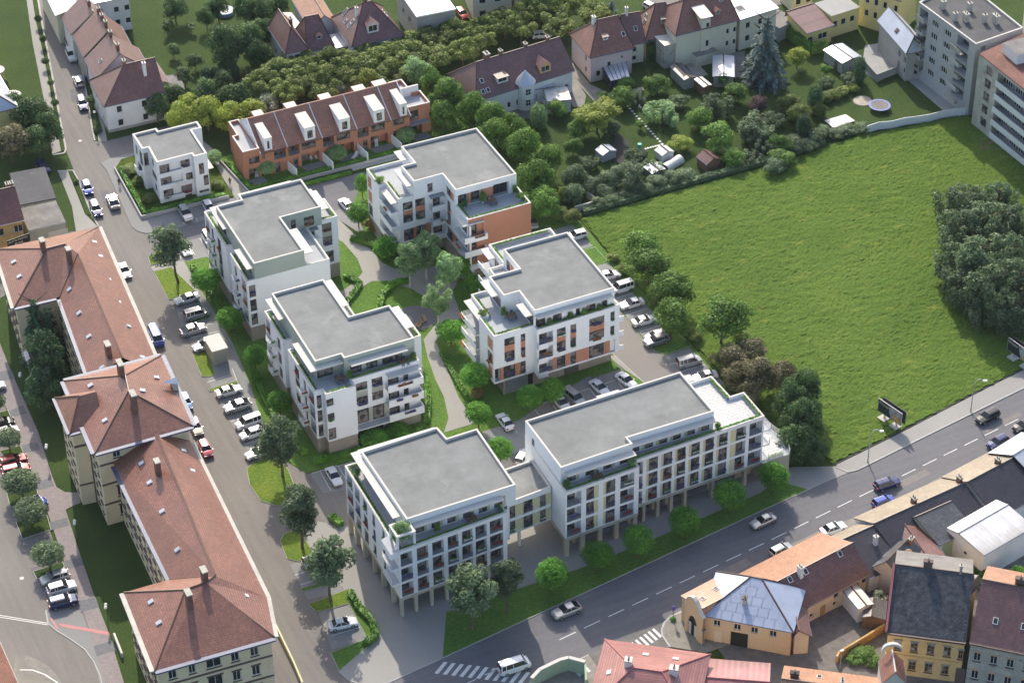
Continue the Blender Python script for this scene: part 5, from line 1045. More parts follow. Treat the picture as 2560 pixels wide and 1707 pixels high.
    for u, v, dw, dh, dk, dm, dr in dorm:
        x0, x1 = u*w-dw/2, u*w+dw/2; vv = v*d; z0 = zf(u*w, vv)[0]; zt = z0+dh; q = MB(); s = S['F']; vt = min(vv+dh/s, d*rv-.05 if axis == 'u' else d)
        facade(q, root, (x0, vv), (x1, vv), z0-.15, zt, [(x0+.2, x1-.2, z0+.15, zt-.12, 'w')], dm, wo)
        for x in (x0, x1): q.face([(x, vv, z0-.15), (x, vt, zt), (x, vv, zt)][::(-1 if x == x1 else 1)], dm)
        o = q.build('dormer', root); q = MB(); xm = (x0+x1)/2
        if dk == 'flat': q.obox((x0-.15, vv-.25, zt), (dw+.3, 0, 0), (0, vt-vv+.5, .12), (0, 0, .1), dr)
        else:
            hh = dw*.42; vr = min(vv+(dh+hh)/s, d*rv if axis == 'u' else d)
            q.slope([(x0-.2, vv-.2, zt-.1), (xm, vv-.2, zt+hh), (xm, vr, zt+hh), (x0-.2, vt, zt-.1)], dr); q.slope([(x1+.2, vv-.2, zt-.1), (xm, vv-.2, zt+hh), (xm, vr, zt+hh), (x1+.2, vt, zt-.1)], dr)
            q.face([(x0, vv-.01, zt-.05), (x1, vv-.01, zt-.05), (xm, vv-.01, zt+hh-.1)], dm)
        q.build('dormer_roof', o or root)
    return root, w, d
PL = 'plaster_white'
# --- top left
house('corner_house', 'white house with big dark red hipped roof at the corner of the tree lined street', 'house', T(0, 0, 957, 985, 6.2), T(0, 0, 1520, 855, 6.2), 10.6, 6.2, 11.2, 'u', 6.0, .0, .5, PL, 'tile_dark_red',
      wins=[('F', (2.6, 7.6), (3.9, .9), 1.1, 1.5), ('L', (3, 7), (3.9, .9), 1, 1.4)], chim=((.5, .52, 1.0), (.77, .32, 2.3, (.6, .8, 'plaster_white', 'cap_white', 1))), base='plaster_grey')
house('red_roof_house', 'white house with bright red gabled roof touching the back of the corner house', 'house', (-41.5, 103.2), (-30.5, 102.6), 8.5, 6.3, 11.0, 'v', 0, 0, .5, PL, 'tile_maroon', chim=((.5, .2, 1.2), (.5, .85, 1.0)), sky=((.2, .4),), wins=[('R', (2, 5), (4, 1), 1, 1.3)])
house('side_wing', 'low wing with maroon sheet roof on the garden side of the red roofed house', 'house wing', (-30.3, 98.4), (-27.8, 98.4), 9.5, 4.6, 5.8, 'v', 0, 0, .05, PL, 'tile_maroon')
house('brown_roof_house', 'street house with brown roof and two chimneys between the red and white roofed houses', 'house', (-41.0, 112.2), (-31.0, 111.6), 8.8, 6.4, 11.2, 'v', 0, 0, .55, 'plaster_grey', 'tile_dark_red', chim=((.55, .2, 1.2), (.55, .55, 1.0), (.55, .85, 1.1)))
house('slate_roof_house', 'house with grey and maroon roof at the top edge left of the villas', 'house', (-40.8, 121.5), (-32.2, 121.2), 7.5, 6.4, 10.5, 'v', 0, 0, .6, PL, 'tile_maroon', chim=((.6, .4, 1.0),))
house('flat_white_house', 'house with pale sheet metal roof at the top edge beside the street', 'house', (-41.5, 129.4), (-35, 129), 16, 6.8, 7.9, 'v', 0, 0, .8, 'plaster_cream', 'zinc_rusty')
house('white_cube_house', 'white flat roofed house with balcony at the top left behind the roofs', 'house', (-34.0, 129), (-25.6, 128.6), 12, 7.6, 0, flat=1, wall=PL, rm='zinc', wins=[('R', (3, 7), (4.5, 1.5), 1.1, 1.3), ('F', (4.8, 7), (4.5, 1.5), 1.1, 1.3)])
tag(house('lean_to', 'small flat grey roof annex on the right of the corner house', 'annex', T(0, 0, 1510, 860, 2.6), T(0, 0, 1700, 830, 2.6), 6, 2.6, 0, flat='plaster_grey', wall=PL, rm='roof_tar_light')[0], 'small flat grey roof annex on the right of the corner house', 'annex')
lb = house('metal_roof_house', 'large house with pale blue metal roof and round balconies at the left edge', 'house', (-67, 99), (-58.0, 99), 42, 7.0, 10.5, 'v', 3, 3, .5, 'plaster_yellow', 'zinc', wins=[('R', (5, 11, 17, 23, 29, 35), (1, 4), 1.2, 1.5)], sky=((.75, .5), (.75, .3), (.75, .7)), gut='zinc')
for y, k in ((106.5, 1), (118.5, 2), (127, 3)):
    b = MB(); r_ = 1.7; ps = [(-58.4-66.99+67+1.0+r_*math.cos(R(a)), y+r_*math.sin(R(a))) for a in range(-90, 91, 20)]
    q = thing('balcony_tower', ('rounded yellow balcony tower nearest the dark trees on the metal roofed house', 'middle rounded balcony tower of the metal roofed house', 'rounded balcony tower farthest up the street on the metal roofed house')[k-1], 'balcony tower', (-58, y, 0))
    b.prism([(-58.3, y-r_), *ps, (-58.3, y+r_)], 0, 5.2 if k != 2 else 4.2, 'plaster_yellow', 'roof_tar'); b.build('wall', q); b = MB(); b.prism([(-58.3, y-r_-.15), *[(p[0]+.15, p[1]*1.0) for p in ps], (-58.3, y+r_+.15)], 5.22 if k != 2 else 4.22, 5.4 if k != 2 else 4.4, 'cap_white'); b.build('parapet', q)
house('ochre_shop', 'peeling ochre shop building with a black AUTO MOTO sign', 'shop', T(0, 1, -420, 600, 6.2), T(0, 1, 225, 455, 6.2), 10.5, 6.2, 10.3, 'u', 0, 0, .5, 'plaster_orange_old', 'tile_dark_red', wins=[('F', (4.0, 7.6, 11.3, 14.6), (3.6,), 1.9, 1.6)], chim=((.97, .6, 1.0), (.93, .8, 1.2)), gut='zinc', wo=dict(n=2))
house('flat_garage', 'low flat roofed garage with grey tarred roof left of the street', 'garage', T(0, 1, 262, 560, 3.6), T(0, 1, 606, 482, 3.6), 7.4, 3.6, 0, flat='zinc', wall='plaster_grey', rm='roof_tar_light', ov=.1, doors=(('F', 5.2, 3.6, 2.4, 'cap_white'),))
house('dark_garage', 'low dark flat roof building behind the grey garage, with a vent pipe', 'garage', T(0, 1, 185, 325, 3.4), T(0, 1, 515, 262, 3.4), 11.0, 3.4, 0, flat='roof_tar', wall='plaster_old', rm='roof_tar', ov=.1)
s = thing('shop_sign', 'black shop sign with white lettering AUTO MOTO on the ochre wall', 'sign', (0, 0, 0))
s.location = T(0, 1, 65, 700, 3.6); s.rotation_euler.z = math.atan2(*(reversed((T(0, 1, 230, 640, 3.6)-T(0, 1, 65, 700, 3.6))[:2]))); ORG[s.name] = Vector((0, 0, 0))
b = MB(); b.box(0, 4.4, -.42, -.3, .0, 1.5, 'sign_black'); b.build('sign_board', s)
def text(root, txt, x, y, z, size, m='cap_white', rx=90, rz=0):
    c = bpy.data.curves.new('lettering', 'FONT'); c.body = txt; c.size = size; c.extrude = .01; c.resolution_u = 2; c.materials.append(M[m])
    o = bpy.data.objects.new('lettering', c); dg = bpy.context.evaluated_depsgraph_get
    COL.objects.link(o); me = bpy.data.meshes.new_from_object(o); bpy.data.objects.remove(o)
    o = link('lettering', me, root, (x, y, z)); o.rotation_euler = (R(rx), 0, R(rz)); return o
text(s, 'AUTO MOTO', .2, -.43, .78, .62); text(s, 'díly NA', 1.3, -.43, .14, .55)
# --- top middle
house('twin_gable_house', 'white house with dark brown hipped roof, dormer and tall gable beside the hedge', 'house', (-4.3, 96.9), (.6, 96.7), 11.5, 5.8, 9.6, 'v', 3.2, .5, .5, PL, 'tile_maroon', wins=[('F', (2.2,), (3.6,), 1.1, 1.3), ('L', (3, 8), (1.2,), 1.1, 1.4)], chim=((.7, .55, 1.6),), dorm=())
house('mansard_house', 'low dark brown roof house attached right of the twin gabled one', 'house', (.7, 98.6), (6.6, 98.2), 8.4, 4.2, 9.0, 'u', 1.6, 1.6, .6, PL, 'tile_maroon', dorm=((.55, .16, 1.2, .9, 'gable', 'plaster_grey', 'tile_maroon'),), wins=[('F', (1.6, 4), (1.6,), 1, 1.2)])
house('salmon_annex', 'low building with pale salmon tiled roof behind the mansard house', 'annex', (4.2, 106.5), (10.2, 106), 12, 4.6, 6.6, 'v', 0, 0, .6, PL, 'tile_orange')
house('zinc_shed', 'small shed with weathered grey metal roof left of the salmon annex', 'shed', (-.2, 108.5), (4.0, 108.5), 7, 3.4, 3.9, 'v', 0, 0, .5, 'plaster_grey', 'zinc_rusty')
house('big_maroon_house', 'large white house with steep maroon hipped roof, skylights and a dormer', 'house', (8.9, 94.6), (20.2, 94.2), 12.6, 5.2, 10.8, 'u', 5.0, 4.6, .5, PL, 'tile_maroon', wins=[('F', (2.2, 7), (2.0,), 1.3, 1.4), ('L', (3, 8), (2.0,), 1.2, 1.4)], chim=((.5, .56, 1.4), (.28, .42, 1.8, (.5, .6, 'plaster_white', 'cap_white', 1))),
      sky=((.14, .42), (.2, .42), (.13, .58), (.17, .75), (.22, .75), (.86, .4), (.86, .5), (.86, .6)), dorm=((.46, .12, 2.3, 1.7, 'gable', PL, 'tile_maroon'),))
o = thing('carport', 'white sheet roof canopy between the maroon house and its neighbour', 'canopy', (6.5, 99.5, 0)); b = MB(); b.obox(T(1, 0, 645, 330, 3.1), T(1, 0, 735, 450, 3.1)-T(1, 0, 645, 330, 3.1), T(1, 0, 790, 300, 3.1)-T(1, 0, 645, 330, 3.1), (0, 0, .1), 'sheet_white'); b.build('roof', o)
b = MB(); b.box(5.5, 5.6, 94.6, 94.7, 0, 3.05, 'metal_grey'); b.build('post', o)
house('rusty_roof_house', 'grey block house with a flat white roof stained by rust at the top', 'house', (23.6, 96.0), (32.0, 95.4), 13, 7.4, 0, flat='sheet_white', wall='plaster_grey', rm='zinc_rusty', ov=.15, wins=[('F', (2.2, 6.4), (3.6,), 1.8, 1.4), ('L', (4, 8), (3.6,), 1.5, 1.3)])
house('cream_flats', 'cream apartment house at the top edge right of the rusty roof', 'apartment house', (37.8, 100.8), (46.5, 98.8), 12, 11, 0, flat=1, wall='plaster_cream', rm='roof_tar_light', wins=[('F', (2, 5.2), (.9, 4, 7), 1.4, 1.5), ('L', (4, 8), (4, 7), 1.4, 1.5)])
house('cream_flats', 'second cream apartment house at the top edge, partly behind the hedge trees', 'apartment house', (46.6, 99.4), (56, 97.8), 12, 10, 0, flat=1, wall='plaster_cream', rm='roof_tar_light', wins=[('F', (2, 5.2, 8), (3.6, 6.6), 1.4, 1.5)])
# --- the long dormered house with a turret
hh, w_, d_2 = house('dormered_double_house', 'long house with maroon tiled roof, yellow dormer and a round turret', 'house', (23.0, 65.8), (45.2, 67.6), 11.5, 5.0, 9.6, 'u', 3.5, .0, .52, PL, 'tile_maroon',
      wins=[('F', (7.2, 9.2, 13.6, 15.4, 18.4, 20.2), (.9,), .8, 1.3), ('L', (3, 7), (1,), 1, 1.3)], chim=((.27, .56, 1.3, (.9, 1.3, 'brick_chimney', 'chimney_cap', 3)), (.41, .56, 1.0), (.66, .56, .9), (.88, .55, .9)),
      sky=((.13, .25), (.15, .1), (.1, .1)), dorm=((.31, .14, 2.3, 1.2, 'flat', PL, 'tile_maroon'), (.73, .1, 2.3, 1.5, 'gable', 'plaster_ochre', 'tile_maroon')))
tu = thing('turret', 'round white stair turret with grey conical roof on the dormered house', 'turret', (34.2, 67.0, 0))
b = MB(); b.tube((34.2, 67.3, 0), (34.2, 67.3, 5.7), 1.75, 1.75, PL, 16); b.build('wall', tu); b = MB(); b.tube((34.2, 67.3, 5.7), (34.2, 67.3, 8.2), 2.1, .05, 'zinc', 16); b.build('roof', tu)
for z in (1.2, 3.6): put_window(tu, (34.0-.55, 65.5, z), R(-4), 1.1, 1.4, 2, 'frame_white', 'pane_plain', 1)
house('flat_extension', 'flat grey roofed extension in front of the dormered house', 'extension', T(2, 0, 325, 945, 2.7), T(2, 0, 545, 925, 2.7), 4.8, 2.7, 0, flat='plaster_grey', wall=PL, rm='zinc_rusty', ov=.1)
house('zinc_extension', 'small extension with folded zinc roof against the white wall of the dormered house', 'extension', T(2, 0, 215, 825, 3.4), T(2, 0, 400, 790, 3.4), 3.8, 3.4, 3.9, 'u', 0, 0, .9, PL, 'zinc')
house('front_wing', 'white front wing with a terrace gate, left of the turret', 'house wing', T(1, 0, 2030, 925, 4.6), T(1, 0, 2215, 870, 4.6), 3.4, 4.6, 5.4, 'u', 0, 0, .9, PL, 'tile_maroon', wins=[('F', (2.4,), (1.0,), 1.5, 2.2)])
# --- pink house and neighbours
house('pink_house', 'pink house with hipped red roof and small gable dormer above a glass conservatory', 'house', (49.2, 69.2), (58.9, 68.8), 10.2, 5.9, 10.6, 'u', 4.2, 1.2, .55, 'plaster_pink', 'tile_old_red', wins=[('F', (1.7,), (1.0,), 1.0, 1.3), ('F', (4.0,), (2.2,), .8, 1.6), ('F', (6.8,), (3.9,), .5, .7), ('L', (7,), (3.6, 1.0), .8, 1.4)],
      chim=((.36, .6, 1.3, (.6, .9, 'plaster_white', 'cap_white', 1)),), dorm=((.45, .22, 1.1, .7, 'flat', 'plaster_white', 'tile_old_red'),), sky=((.86, .25),))
b = MB()
house('red_roof_link', 'red tiled middle section between the pink house and the ivy clad house', 'house', (58.9, 72.2), (63.0, 71.6), 7, 4.6, 9.3, 'u', 0, 0, .6, 'plaster_cream', 'tile_dark_red', chim=((.3, .6, 1.4, (.5, .6, 'plaster_white', 'cap_white', 1)),), sky=((.6, .3),), wins=[('F', (1.4,), (2.6, .6), .9, 1.1)])
iv = house('ivy_house', 'ivy covered house with brown hipped roof and a slanting glazed dormer', 'house', (62.8, 71.8), (70.4, 70.2), 9, 5.0, 10.2, 'u', 3.4, 2.4, .55, 'plaster_old', 'tile_brown', chim=((.96, .3, 1.6), (.9, .62, 1.2)), dorm=((.62, .22, 2.0, 1.1, 'flat', 'plaster_old', 'tile_grey'),), sky=((.2, .6), (.14, .5)), wins=[('F', (1.2, 6), (2.8, .6), 1, 1.2)])
hedge(iv[0], [(.4, .1), (6.8, .1)], .9, 4.4, 0, 'leaf_dark', 'ivy', 22, .2)
house('old_tower_annex', 'weathered grey flat roofed annex tower beside the ivy covered house', 'annex', T(2, 0, 1400, 435, 5.2), T(2, 0, 1612, 378, 5.2), 5.6, 5.2, 0, flat='plaster_old', wall='plaster_old', rm='zinc_rusty', ov=.1, wins=[('F', (4.2,), (1.6,), 1.0, 1.5), ('L', (3.5, 4.8), (2.6, .6), .6, 1.1)])
house('cream_roof_house', 'cream house with wide maroon roof and red edge, small dormer', 'house', T(2, 0, 1850, 245, 7.6)+Vector((-8.5, 0, 0)), T(2, 0, 2090, 188, 7.6), 11, 7.6, 11.8, 'u', 4.5, .5, .5, 'plaster_cream', 'tile_brown', wins=[('F', (11.6, 13.2, 14.6), (4.8, 2.0), .7, 1.2)], dorm=((.72, .16, 1.1, .8, 'gable', 'plaster_grey', 'tile_brown'),), sky=((.84, .38),))
house('stair_tower', 'tall cream stair tower with sloping glass roof in front of the cream house', 'tower', T(2, 0, 1735, 180, 10.2), T(2, 0, 1850, 152, 10.2), 7.5, 10.2, 11.0, 'u', 0, 0, .95, 'plaster_cream', 'zinc_rusty', wins=[('F', (1.5,), (7.2, 3.2), .8, 1.5), ('L', (5.6,), (6.5, 3.4), .7, 1.2)])
house('raised_terrace', 'raised terrace with white railing at the foot of the cream stair tower', 'terrace', T(2, 0, 1690, 540, 2.2), T(2, 0, 1895, 485, 2.2), 4.6, 2.2, 0, flat='plaster_cream', wall='plaster_cream', rm='old_pavement', ov=.1)
house('metal_canopy', 'long light corrugated metal canopy roof running down from the cream house', 'canopy', T(2, 0, 1840, 705, 2.6), T(2, 0, 2045, 710, 2.6), 8, 2.6, 2.9, 'v', 0, 0, .5, 'plaster_grey', 'zinc', ov=.3)
house('small_canopy', 'small pale plastic canopy left of the long metal canopy', 'canopy', T(2, 0, 1760, 805, 2.3), T(2, 0, 1838, 780, 2.3), 3.6, 2.3, 2.5, 'v', 0, 0, .5, 'wood', 'zinc_rusty', ov=.2)
house('tar_roof_shed', 'shed with dark tarred roof beside the weathered annex tower', 'shed', T(2, 0, 1580, 740, 2.4), T(2, 0, 1690, 710, 2.4), 6, 2.4, 2.7, 'v', 0, 0, .5, 'plaster_grey', 'tile_grey', ov=.2)
house('zinc_roof_house', 'cream house with flat grey metal roof and square skylight at the top', 'house', T(2, 0, 2090, 188, 7.4), T(3, 0, 0, 130, 7.4)+Vector((3.2, 1, 0)), 12, 7.4, 8.0, 'u', 0, 0, .9, 'plaster_cream', 'zinc', wins=[('F', (2, 5), (4.6, 1.6), 1.1, 1.4)], sky=((.25, .3, 1.7, 1.7, 'zinc', 'pane_plain'),))
cg = thing('conservatory', 'black framed glass conservatory at the foot of the pink house', 'conservatory', T(2, 0, 905, 830))
A_, B_ = T(2, 0, 905, 830), T(2, 0, 1080, 790); C_2 = Vector((52.2, 69.4, 0)); D_2 = Vector((57.3, 69.3, 0))
b = MB(); hz = Vector((0, 0, 2.1)); hz2 = Vector((0, 0, 3.0))
for i in range(6):
    p = A_.lerp(B_, i/5); q = C_2.lerp(D_2, i/5); b.tube(p, p+hz, .06, .06, 'rail_dark', 4); b.tube(p+hz, q+hz2, .06, .06, 'rail_dark', 4)
b.tube(A_+hz, B_+hz, .07, .07, 'rail_dark', 4); b.tube(A_+hz*.5, B_+hz*.5, .04, .04, 'rail_dark', 4); b.tube(A_+hz*.5, C_2+hz*.5, .04, .04, 'rail_dark', 4); b.build('frame', cg)
b = MB(); b.face([A_+hz*.98, B_+hz*.98, D_2+hz2*.985, C_2+hz2*.985], 'zinc'); b.face([A_, B_, B_+hz*.98, A_+hz*.98], 'pane_plain'); b.face([C_2, A_, A_+hz*.98, C_2+hz2*.98], 'pane_plain'); b.face([B_, D_2, D_2+hz2*.98, B_+hz*.98], 'pane_plain'); b.build('glass', cg)
# --- top right
house('yellow_house', 'yellow house with maroon sheet roof and white windows beside the blue spruce', 'house', (94.0, 61.4), (100.8, 61.9), 8.0, 4.1, 5.3, 'u', 0, 0, .95, 'plaster_yellow', 'sheet_maroon', wins=[('F', (.9,), (.3,), 1.2, 2.4), ('F', (3.9,), (1.4,), 2.2, 1.4), ('L', (5.5,), (1,), 1.1, 1.6)])
house('yellow_wing', 'yellow middle wing with flat terrace roof behind the yellow house', 'house', (100.9, 63.6), (108.0, 64.2), 6, 4.9, 0, flat='plaster_yellow', wall='plaster_yellow', rm='concrete', ov=.1, wins=[('F', (1.1, 3.2, 5.4), (2.2,), 1.2, 1.4)])
house('yellow_townhouse', 'taller yellow townhouse with brown roof and rows of white windows', 'house', (108.2, 66.0), (113.2, 57.6), 9, 8.6, 12, 'u', 0, 0, .5, 'plaster_yellow', 'tile_brown', wins=[('F', (1.8, 3.8, 5.8, 8.2), (5.6, 2.6), .9, 1.5)])
house('silver_roof_house', 'grey house with large pale silver metal roof and a recessed balcony', 'house', (105.4, 42.6), (110.6, 42.0), 13.5, 6.6, 9.4, 'v', 1.6, 0, .45, 'plaster_grey', 'zinc', wins=[('L', (9.5, 12), (1.4, 3.8), 1, 1.4), ('F', (2.4,), (1.0,), 1, 1.6)], sky=((.2, .5, 1, 1, 'moulding_dark', 'moulding_dark'), (.5, .35, 1, 1, 'moulding_dark', 'moulding_dark')))
fb = thing('apartment_house', 'five storey grey apartment house with flat roof, chimneys and white windows', 'apartment house', (112, 32, 0))
A_ = T(3, 0, 1908, 415, 16.2); B_ = T(3, 0, 1385, 30, 16.2); pl = [tuple(A_[:2]), (A_.x+11.5, A_.y+1.2), (B_.x+12.5, B_.y+4), tuple(B_[:2])]
lw = []
for k in range(5): 
    z = 2.6+k*2.75
    for s in (4.6, 8.6): lw.append((B_.y-s, B_.y-s-2.0, z, z+1.35, 'w'))
volume(fb, pl, 0, 16.4, 16.0, {3: lw+[(B_.y-.6, B_.y-3.2, 2.5+k*2.75, 4.6+k*2.75, 'L') for k in range(5)]+[(B_.y-12.6, B_.y-16.2, 2.5+k*2.75, 4.7+k*2.75, 'L') for k in range(5)], 0: [(A_.x+1.5, A_.x+2.6, 3+k*2.75, 4.4+k*2.75, 'w') for k in range(5)]},
       wall='panel_blue_grey', floor='roof_tar', cap='cap_white', fname='roof', wopt=dict(fm='frame_white', pm='pane_plain', n=3))
for k in range(5):
    z = 2.3+k*2.75
    for s0, s1 in ((12.6, 16.2), (.6, 3.2)):
        b = MB(); y0, y1 = B_.y-s1, B_.y-s0; b.box(B_.x-.75, B_.x+.15, y0, y1, z, z+.15, 'plaster_grey'); b.box(B_.x-.78, B_.x-.72, y0, y1, z+.15, z+1.0, 'panel_blue_grey' if k % 2 else 'plaster_grey'); b.build('balcony', fb)
        hedge(fb, [(B_.x-.9, y0+.3), (B_.x-.9, y1-.3)], .3, .35, z+.9, 'leaf_dark', 'balcony_plants', 18) if s0 < 5 and k < 4 else None
for x, y, l in ((3.2, -3.5, 1.2), (2.8, -8.5, .7), (4.6, -9.5, 1.3), (7.6, -11.5, .6), (9.4, -12.6, 1.5), (7.4, -6.5, .8)): chimney(fb, B_.x+x, B_.y+y, 15.9, 17.6, .8, l, 'chimney_cap', 'chimney_cap', 2)
b = MB(); b.box(B_.x+.05, B_.x+.11, A_.y+.3, B_.y-.3, 0, .05, PL); b.build('plinth', fb)
bb = thing('gallery_block', 'tall block with long balcony galleries and rusty red flat roof at the right edge', 'apartment block', (108, 15, 0))
A_ = T(3, 0, 1945, 545, 15.0); p0 = (A_.x+.2, A_.y+.6); p1 = (A_.x+1.6, A_.y-36)
b = MB(); og = []
for k in range(5):
    z = 1.2+k*2.85; og.append((p0[1]-6.2, p0[1]-36, z, z+2.45, 'L'))
facade(b, bb, p0, p1, 0, 15.6, og+[(p0[1]-2.6, p0[1]-4.4, 1.5+k*2.85, 3.4+k*2.85, 'w') for k in range(5)], 'plaster_old')
facade(b, bb, (p0[0]+14, p0[1]+3), p0, 0, 15.6, [], 'plaster_grey'); b.build('wall', bb)
b = MB(); b.prism([p0, p1, (p1[0]+14, p1[1]), (p0[0]+14, p0[1]+3)], 15.6, 15.85, 'sheet_red', 'tile_flat_red'); b.build('roof', bb)
for k in range(5):
    z = 1.2+k*2.85; b = MB(); b.obox((p0[0]-.25+.2, p0[1]-6.2, z-.35), (p1[0]-p0[0]-.2, -29.5, 0), (-.16, 0, 0), (0, 0, 1.2), 'rail_white'); b.build('gallery_front', bb)
    for j in range(9): put_window(bb, (p0[0]+1.55, p0[1]-7.2-j*3.2, z+.3), R(-90), 2.2, 1.9, 3, 'frame_white', 'pane_plain')
hx = thing('roof_house', 'white lift housing with gravel roof on the rusty red roof', 'roof housing', (p0[0]+5, p0[1]-5, 15.85)); b = MB(); b.box(p0[0]+4, p0[0]+13, p0[1]-6.5, p0[1]-1.5, 15.86, 18.0, PL, 'roof_tar_light'); b.build('wall', hx)
house('metal_roof_garage', 'garden garage with stepped pale metal roof beside the paved yard', 'garage', T(3, 0, 680, 585, 2.6), T(3, 0, 860, 520, 2.6), 6.2, 2.6, 3.0, 'v', 0, 0, .5, 'plaster_old', 'zinc', ov=.2, doors=(('L', 4, 1, 1.9, 'wood'),))
yd = sheet('yard', [(3, 0, 890, 420), (3, 0, 1020, 400), (3, 0, 1180, 600), (3, 0, 1270, 620), (3, 0, 1000, 760), (3, 0, 860, 640)], .05, 'concrete')
tag(strip('garden_wall', [(3, 0, 880, 620), (3, 0, 995, 750), (3, 0, 1270, 640)], .25, 1.7, 'plaster_grey', kind=None), 'cream wall round the paved yard below the silver roofed house', 'wall')
sheet('footway', [(3, 0, 1225, 690), (3, 0, 1290, 665), (3, 0, 1780, 990), (3, 0, 1620, 1030)], .06, 'concrete')
tf = tag(strip('tarp_fence', [(3, 0, 905, 1225), (3, 0, 1010, 1190), (3, 0, 1130, 1180), (3, 0, 1250, 1150), (3, 0, 1330, 1140), (3, 0, 1470, 1120), (3, 0, 1600, 1085), (3, 0, 1700, 1068), (3, 0, 1812, 1058)], .12, 1.7, 'sheet_white', kind=None), 'long fence covered with white sheeting between the garden and the meadow', 'fence')
house('round_tower_house', 'cream round fronted house at the top edge above the yellow one', 'house', (98.8, 75.5), (104.2, 75.5), 6, 5.2, 0, flat='plaster_cream', wall='plaster_cream', rm='concrete', wins=[('F', (1.4, 3.8), (1.4,), 1.2, 2.4)])
house('flat_roof_garage', 'low garage with large brown gravel roof left of the yellow house', 'garage', (90.8, 66.8), (95.8, 68.2), 9, 3.0, 0, flat='plaster_grey', wall='plaster_grey', rm='roof_tar_light', ov=.1)
house('cream_villa', 'cream villa with grey base in the far top right corner', 'house', (134, 41), (146, 36), 10, 9, 12, 'u', 3, 3, .5, 'plaster_cream', 'tile_brown', wins=[('L', (2, 5), (5, 2), 1.2, 1.6)])

# --- the long school building
sc = thing('school', 'long cream institutional building with red tiled hipped roofs and central tower block', 'institutional building', (-72, -8, 0))
SCF = []
def roof_z(x, y):
    best = 0
    for f in SCF:
        for i in range(1, len(f)-1):
            a, b, c = f[0], f[i], f[i+1]; d = (b[1]-c[1])*(a[0]-c[0])+(c[0]-b[0])*(a[1]-c[1])
            if abs(d) < 1e-6: continue
            u = ((b[1]-c[1])*(x-c[0])+(c[0]-b[0])*(y-c[1]))/d; v = ((c[1]-a[1])*(x-c[0])+(a[0]-c[0])*(y-c[1]))/d
            if u > -.001 and v > -.001 and u+v < 1.001: best = max(best, u*a[2]+v*b[2]+(1-u-v)*c[2])
    return best
def sloper(parent, name, faces, m):
    b = MB(); SCF.extend(faces)
    for f in faces: b.slope(f, m)
    return b.build(name, parent)
def Z(p, z): return (p[0], p[1], z)
WO = dict(fm='frame_white', pm='pane_plain', sill='moulding_dark', hood='moulding_dark', n=2)
ZW = 12.3
def eaves_band(parent, pts, z, m='gutter_blue', wd=.75, closed=True):
    b = MB(); n = len(pts)
    for i in range(n if closed else n-1):
        p, q = Vector(Z(pts[i], z)), Vector(Z(pts[(i+1) % n], z)); d = (q-p).normalized(); s = Vector((d.y, -d.x, 0))
        b.obox(p-s*.1-Vector((0, 0, .3)), q-p, s*wd, (0, 0, .28), m)
    b.build('cornice', parent)
# wings: walls, roofs
WL, WR = [(-70.9, 30.2), (-72.3, 6.0)], [(-58.6, 46.4), (-62.0, 2.8)]
def wing(name, pts, z, zr, roof, ops, sidebands=True):
    b = MB(); n = len(pts)
    for i in range(n): facade(b, sc, pts[i], pts[(i+1) % n], 0, z, ops.get(i, []), 'school_cream', WO)
    b.build('wall', sc)
def rowops(y0, y1, k, zs, w=1.15, h=1.9):
    st = (y1-y0)/k; s_ = 1 if y1 > y0 else -1
    return [(y0+st*(i+.5)-s_*w/2, y0+st*(i+.5)+s_*w/2, z, z+h, 'w') for i in range(k) for z in zs]
ZS = (1.4, 5.3, 9.2)
# CCW outlines
north = [(-77.9, 30.6), (-70.9, 30.2), (-72.4, 6.0), (-62.1, 3.0), (-58.7, 46.2), (-76.1, 47.4)]
wing('n', north, ZW, 17.2, None, {5: rowops(46.8, 31.4, 6, ZS), 1: rowops(29, 8, 8, ZS), 0: [], 3: rowops(5, 45, 14, ZS)})
h0 = 15.8; X2 = lambda *a: tuple(T(*a, h0)[:2]); Rn0, Rn1, Rj, Rs = X2(0, 1, 430, 715), X2(0, 1, 600, 680), X2(0, 1, 715, 760), X2(0, 2, 1128, 150)
ne = [(-78.3, 30.1), (-70.5, 29.7), (-72.8, 5.6), (-61.6, 2.6), (-58.2, 46.7), (-76.4, 47.9)]
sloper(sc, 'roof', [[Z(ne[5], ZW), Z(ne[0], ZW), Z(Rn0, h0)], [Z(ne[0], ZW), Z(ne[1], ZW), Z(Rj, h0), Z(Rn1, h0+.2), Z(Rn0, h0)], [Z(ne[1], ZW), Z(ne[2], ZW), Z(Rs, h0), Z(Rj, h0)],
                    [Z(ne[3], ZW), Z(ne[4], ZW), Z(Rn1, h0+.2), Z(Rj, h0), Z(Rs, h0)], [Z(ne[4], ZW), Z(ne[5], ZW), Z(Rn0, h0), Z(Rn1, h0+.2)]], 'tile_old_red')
b = MB()
for p, q in ((ne[0], Rn0), (ne[4], Rn1), (ne[5], Rn0), (ne[1], Rj)): ridge_tiles(b, Z(p, ZW), Z(q, h0), 'tile_orange')
ridge_tiles(b, Z(Rn0, h0), Z(Rn1, h0+.2), 'tile_orange'); ridge_tiles(b, Z(Rj, h0), Z(Rs, h0), 'tile_orange'); b.build('ridge', sc)
south = [(-75.3, -16), (-76.2, -45.2), (-83.1, -45.0), (-84.1, -61.4), (-67.2, -62.3), (-66.3, -55), (-65.3, -55), (-63.6, -16)]
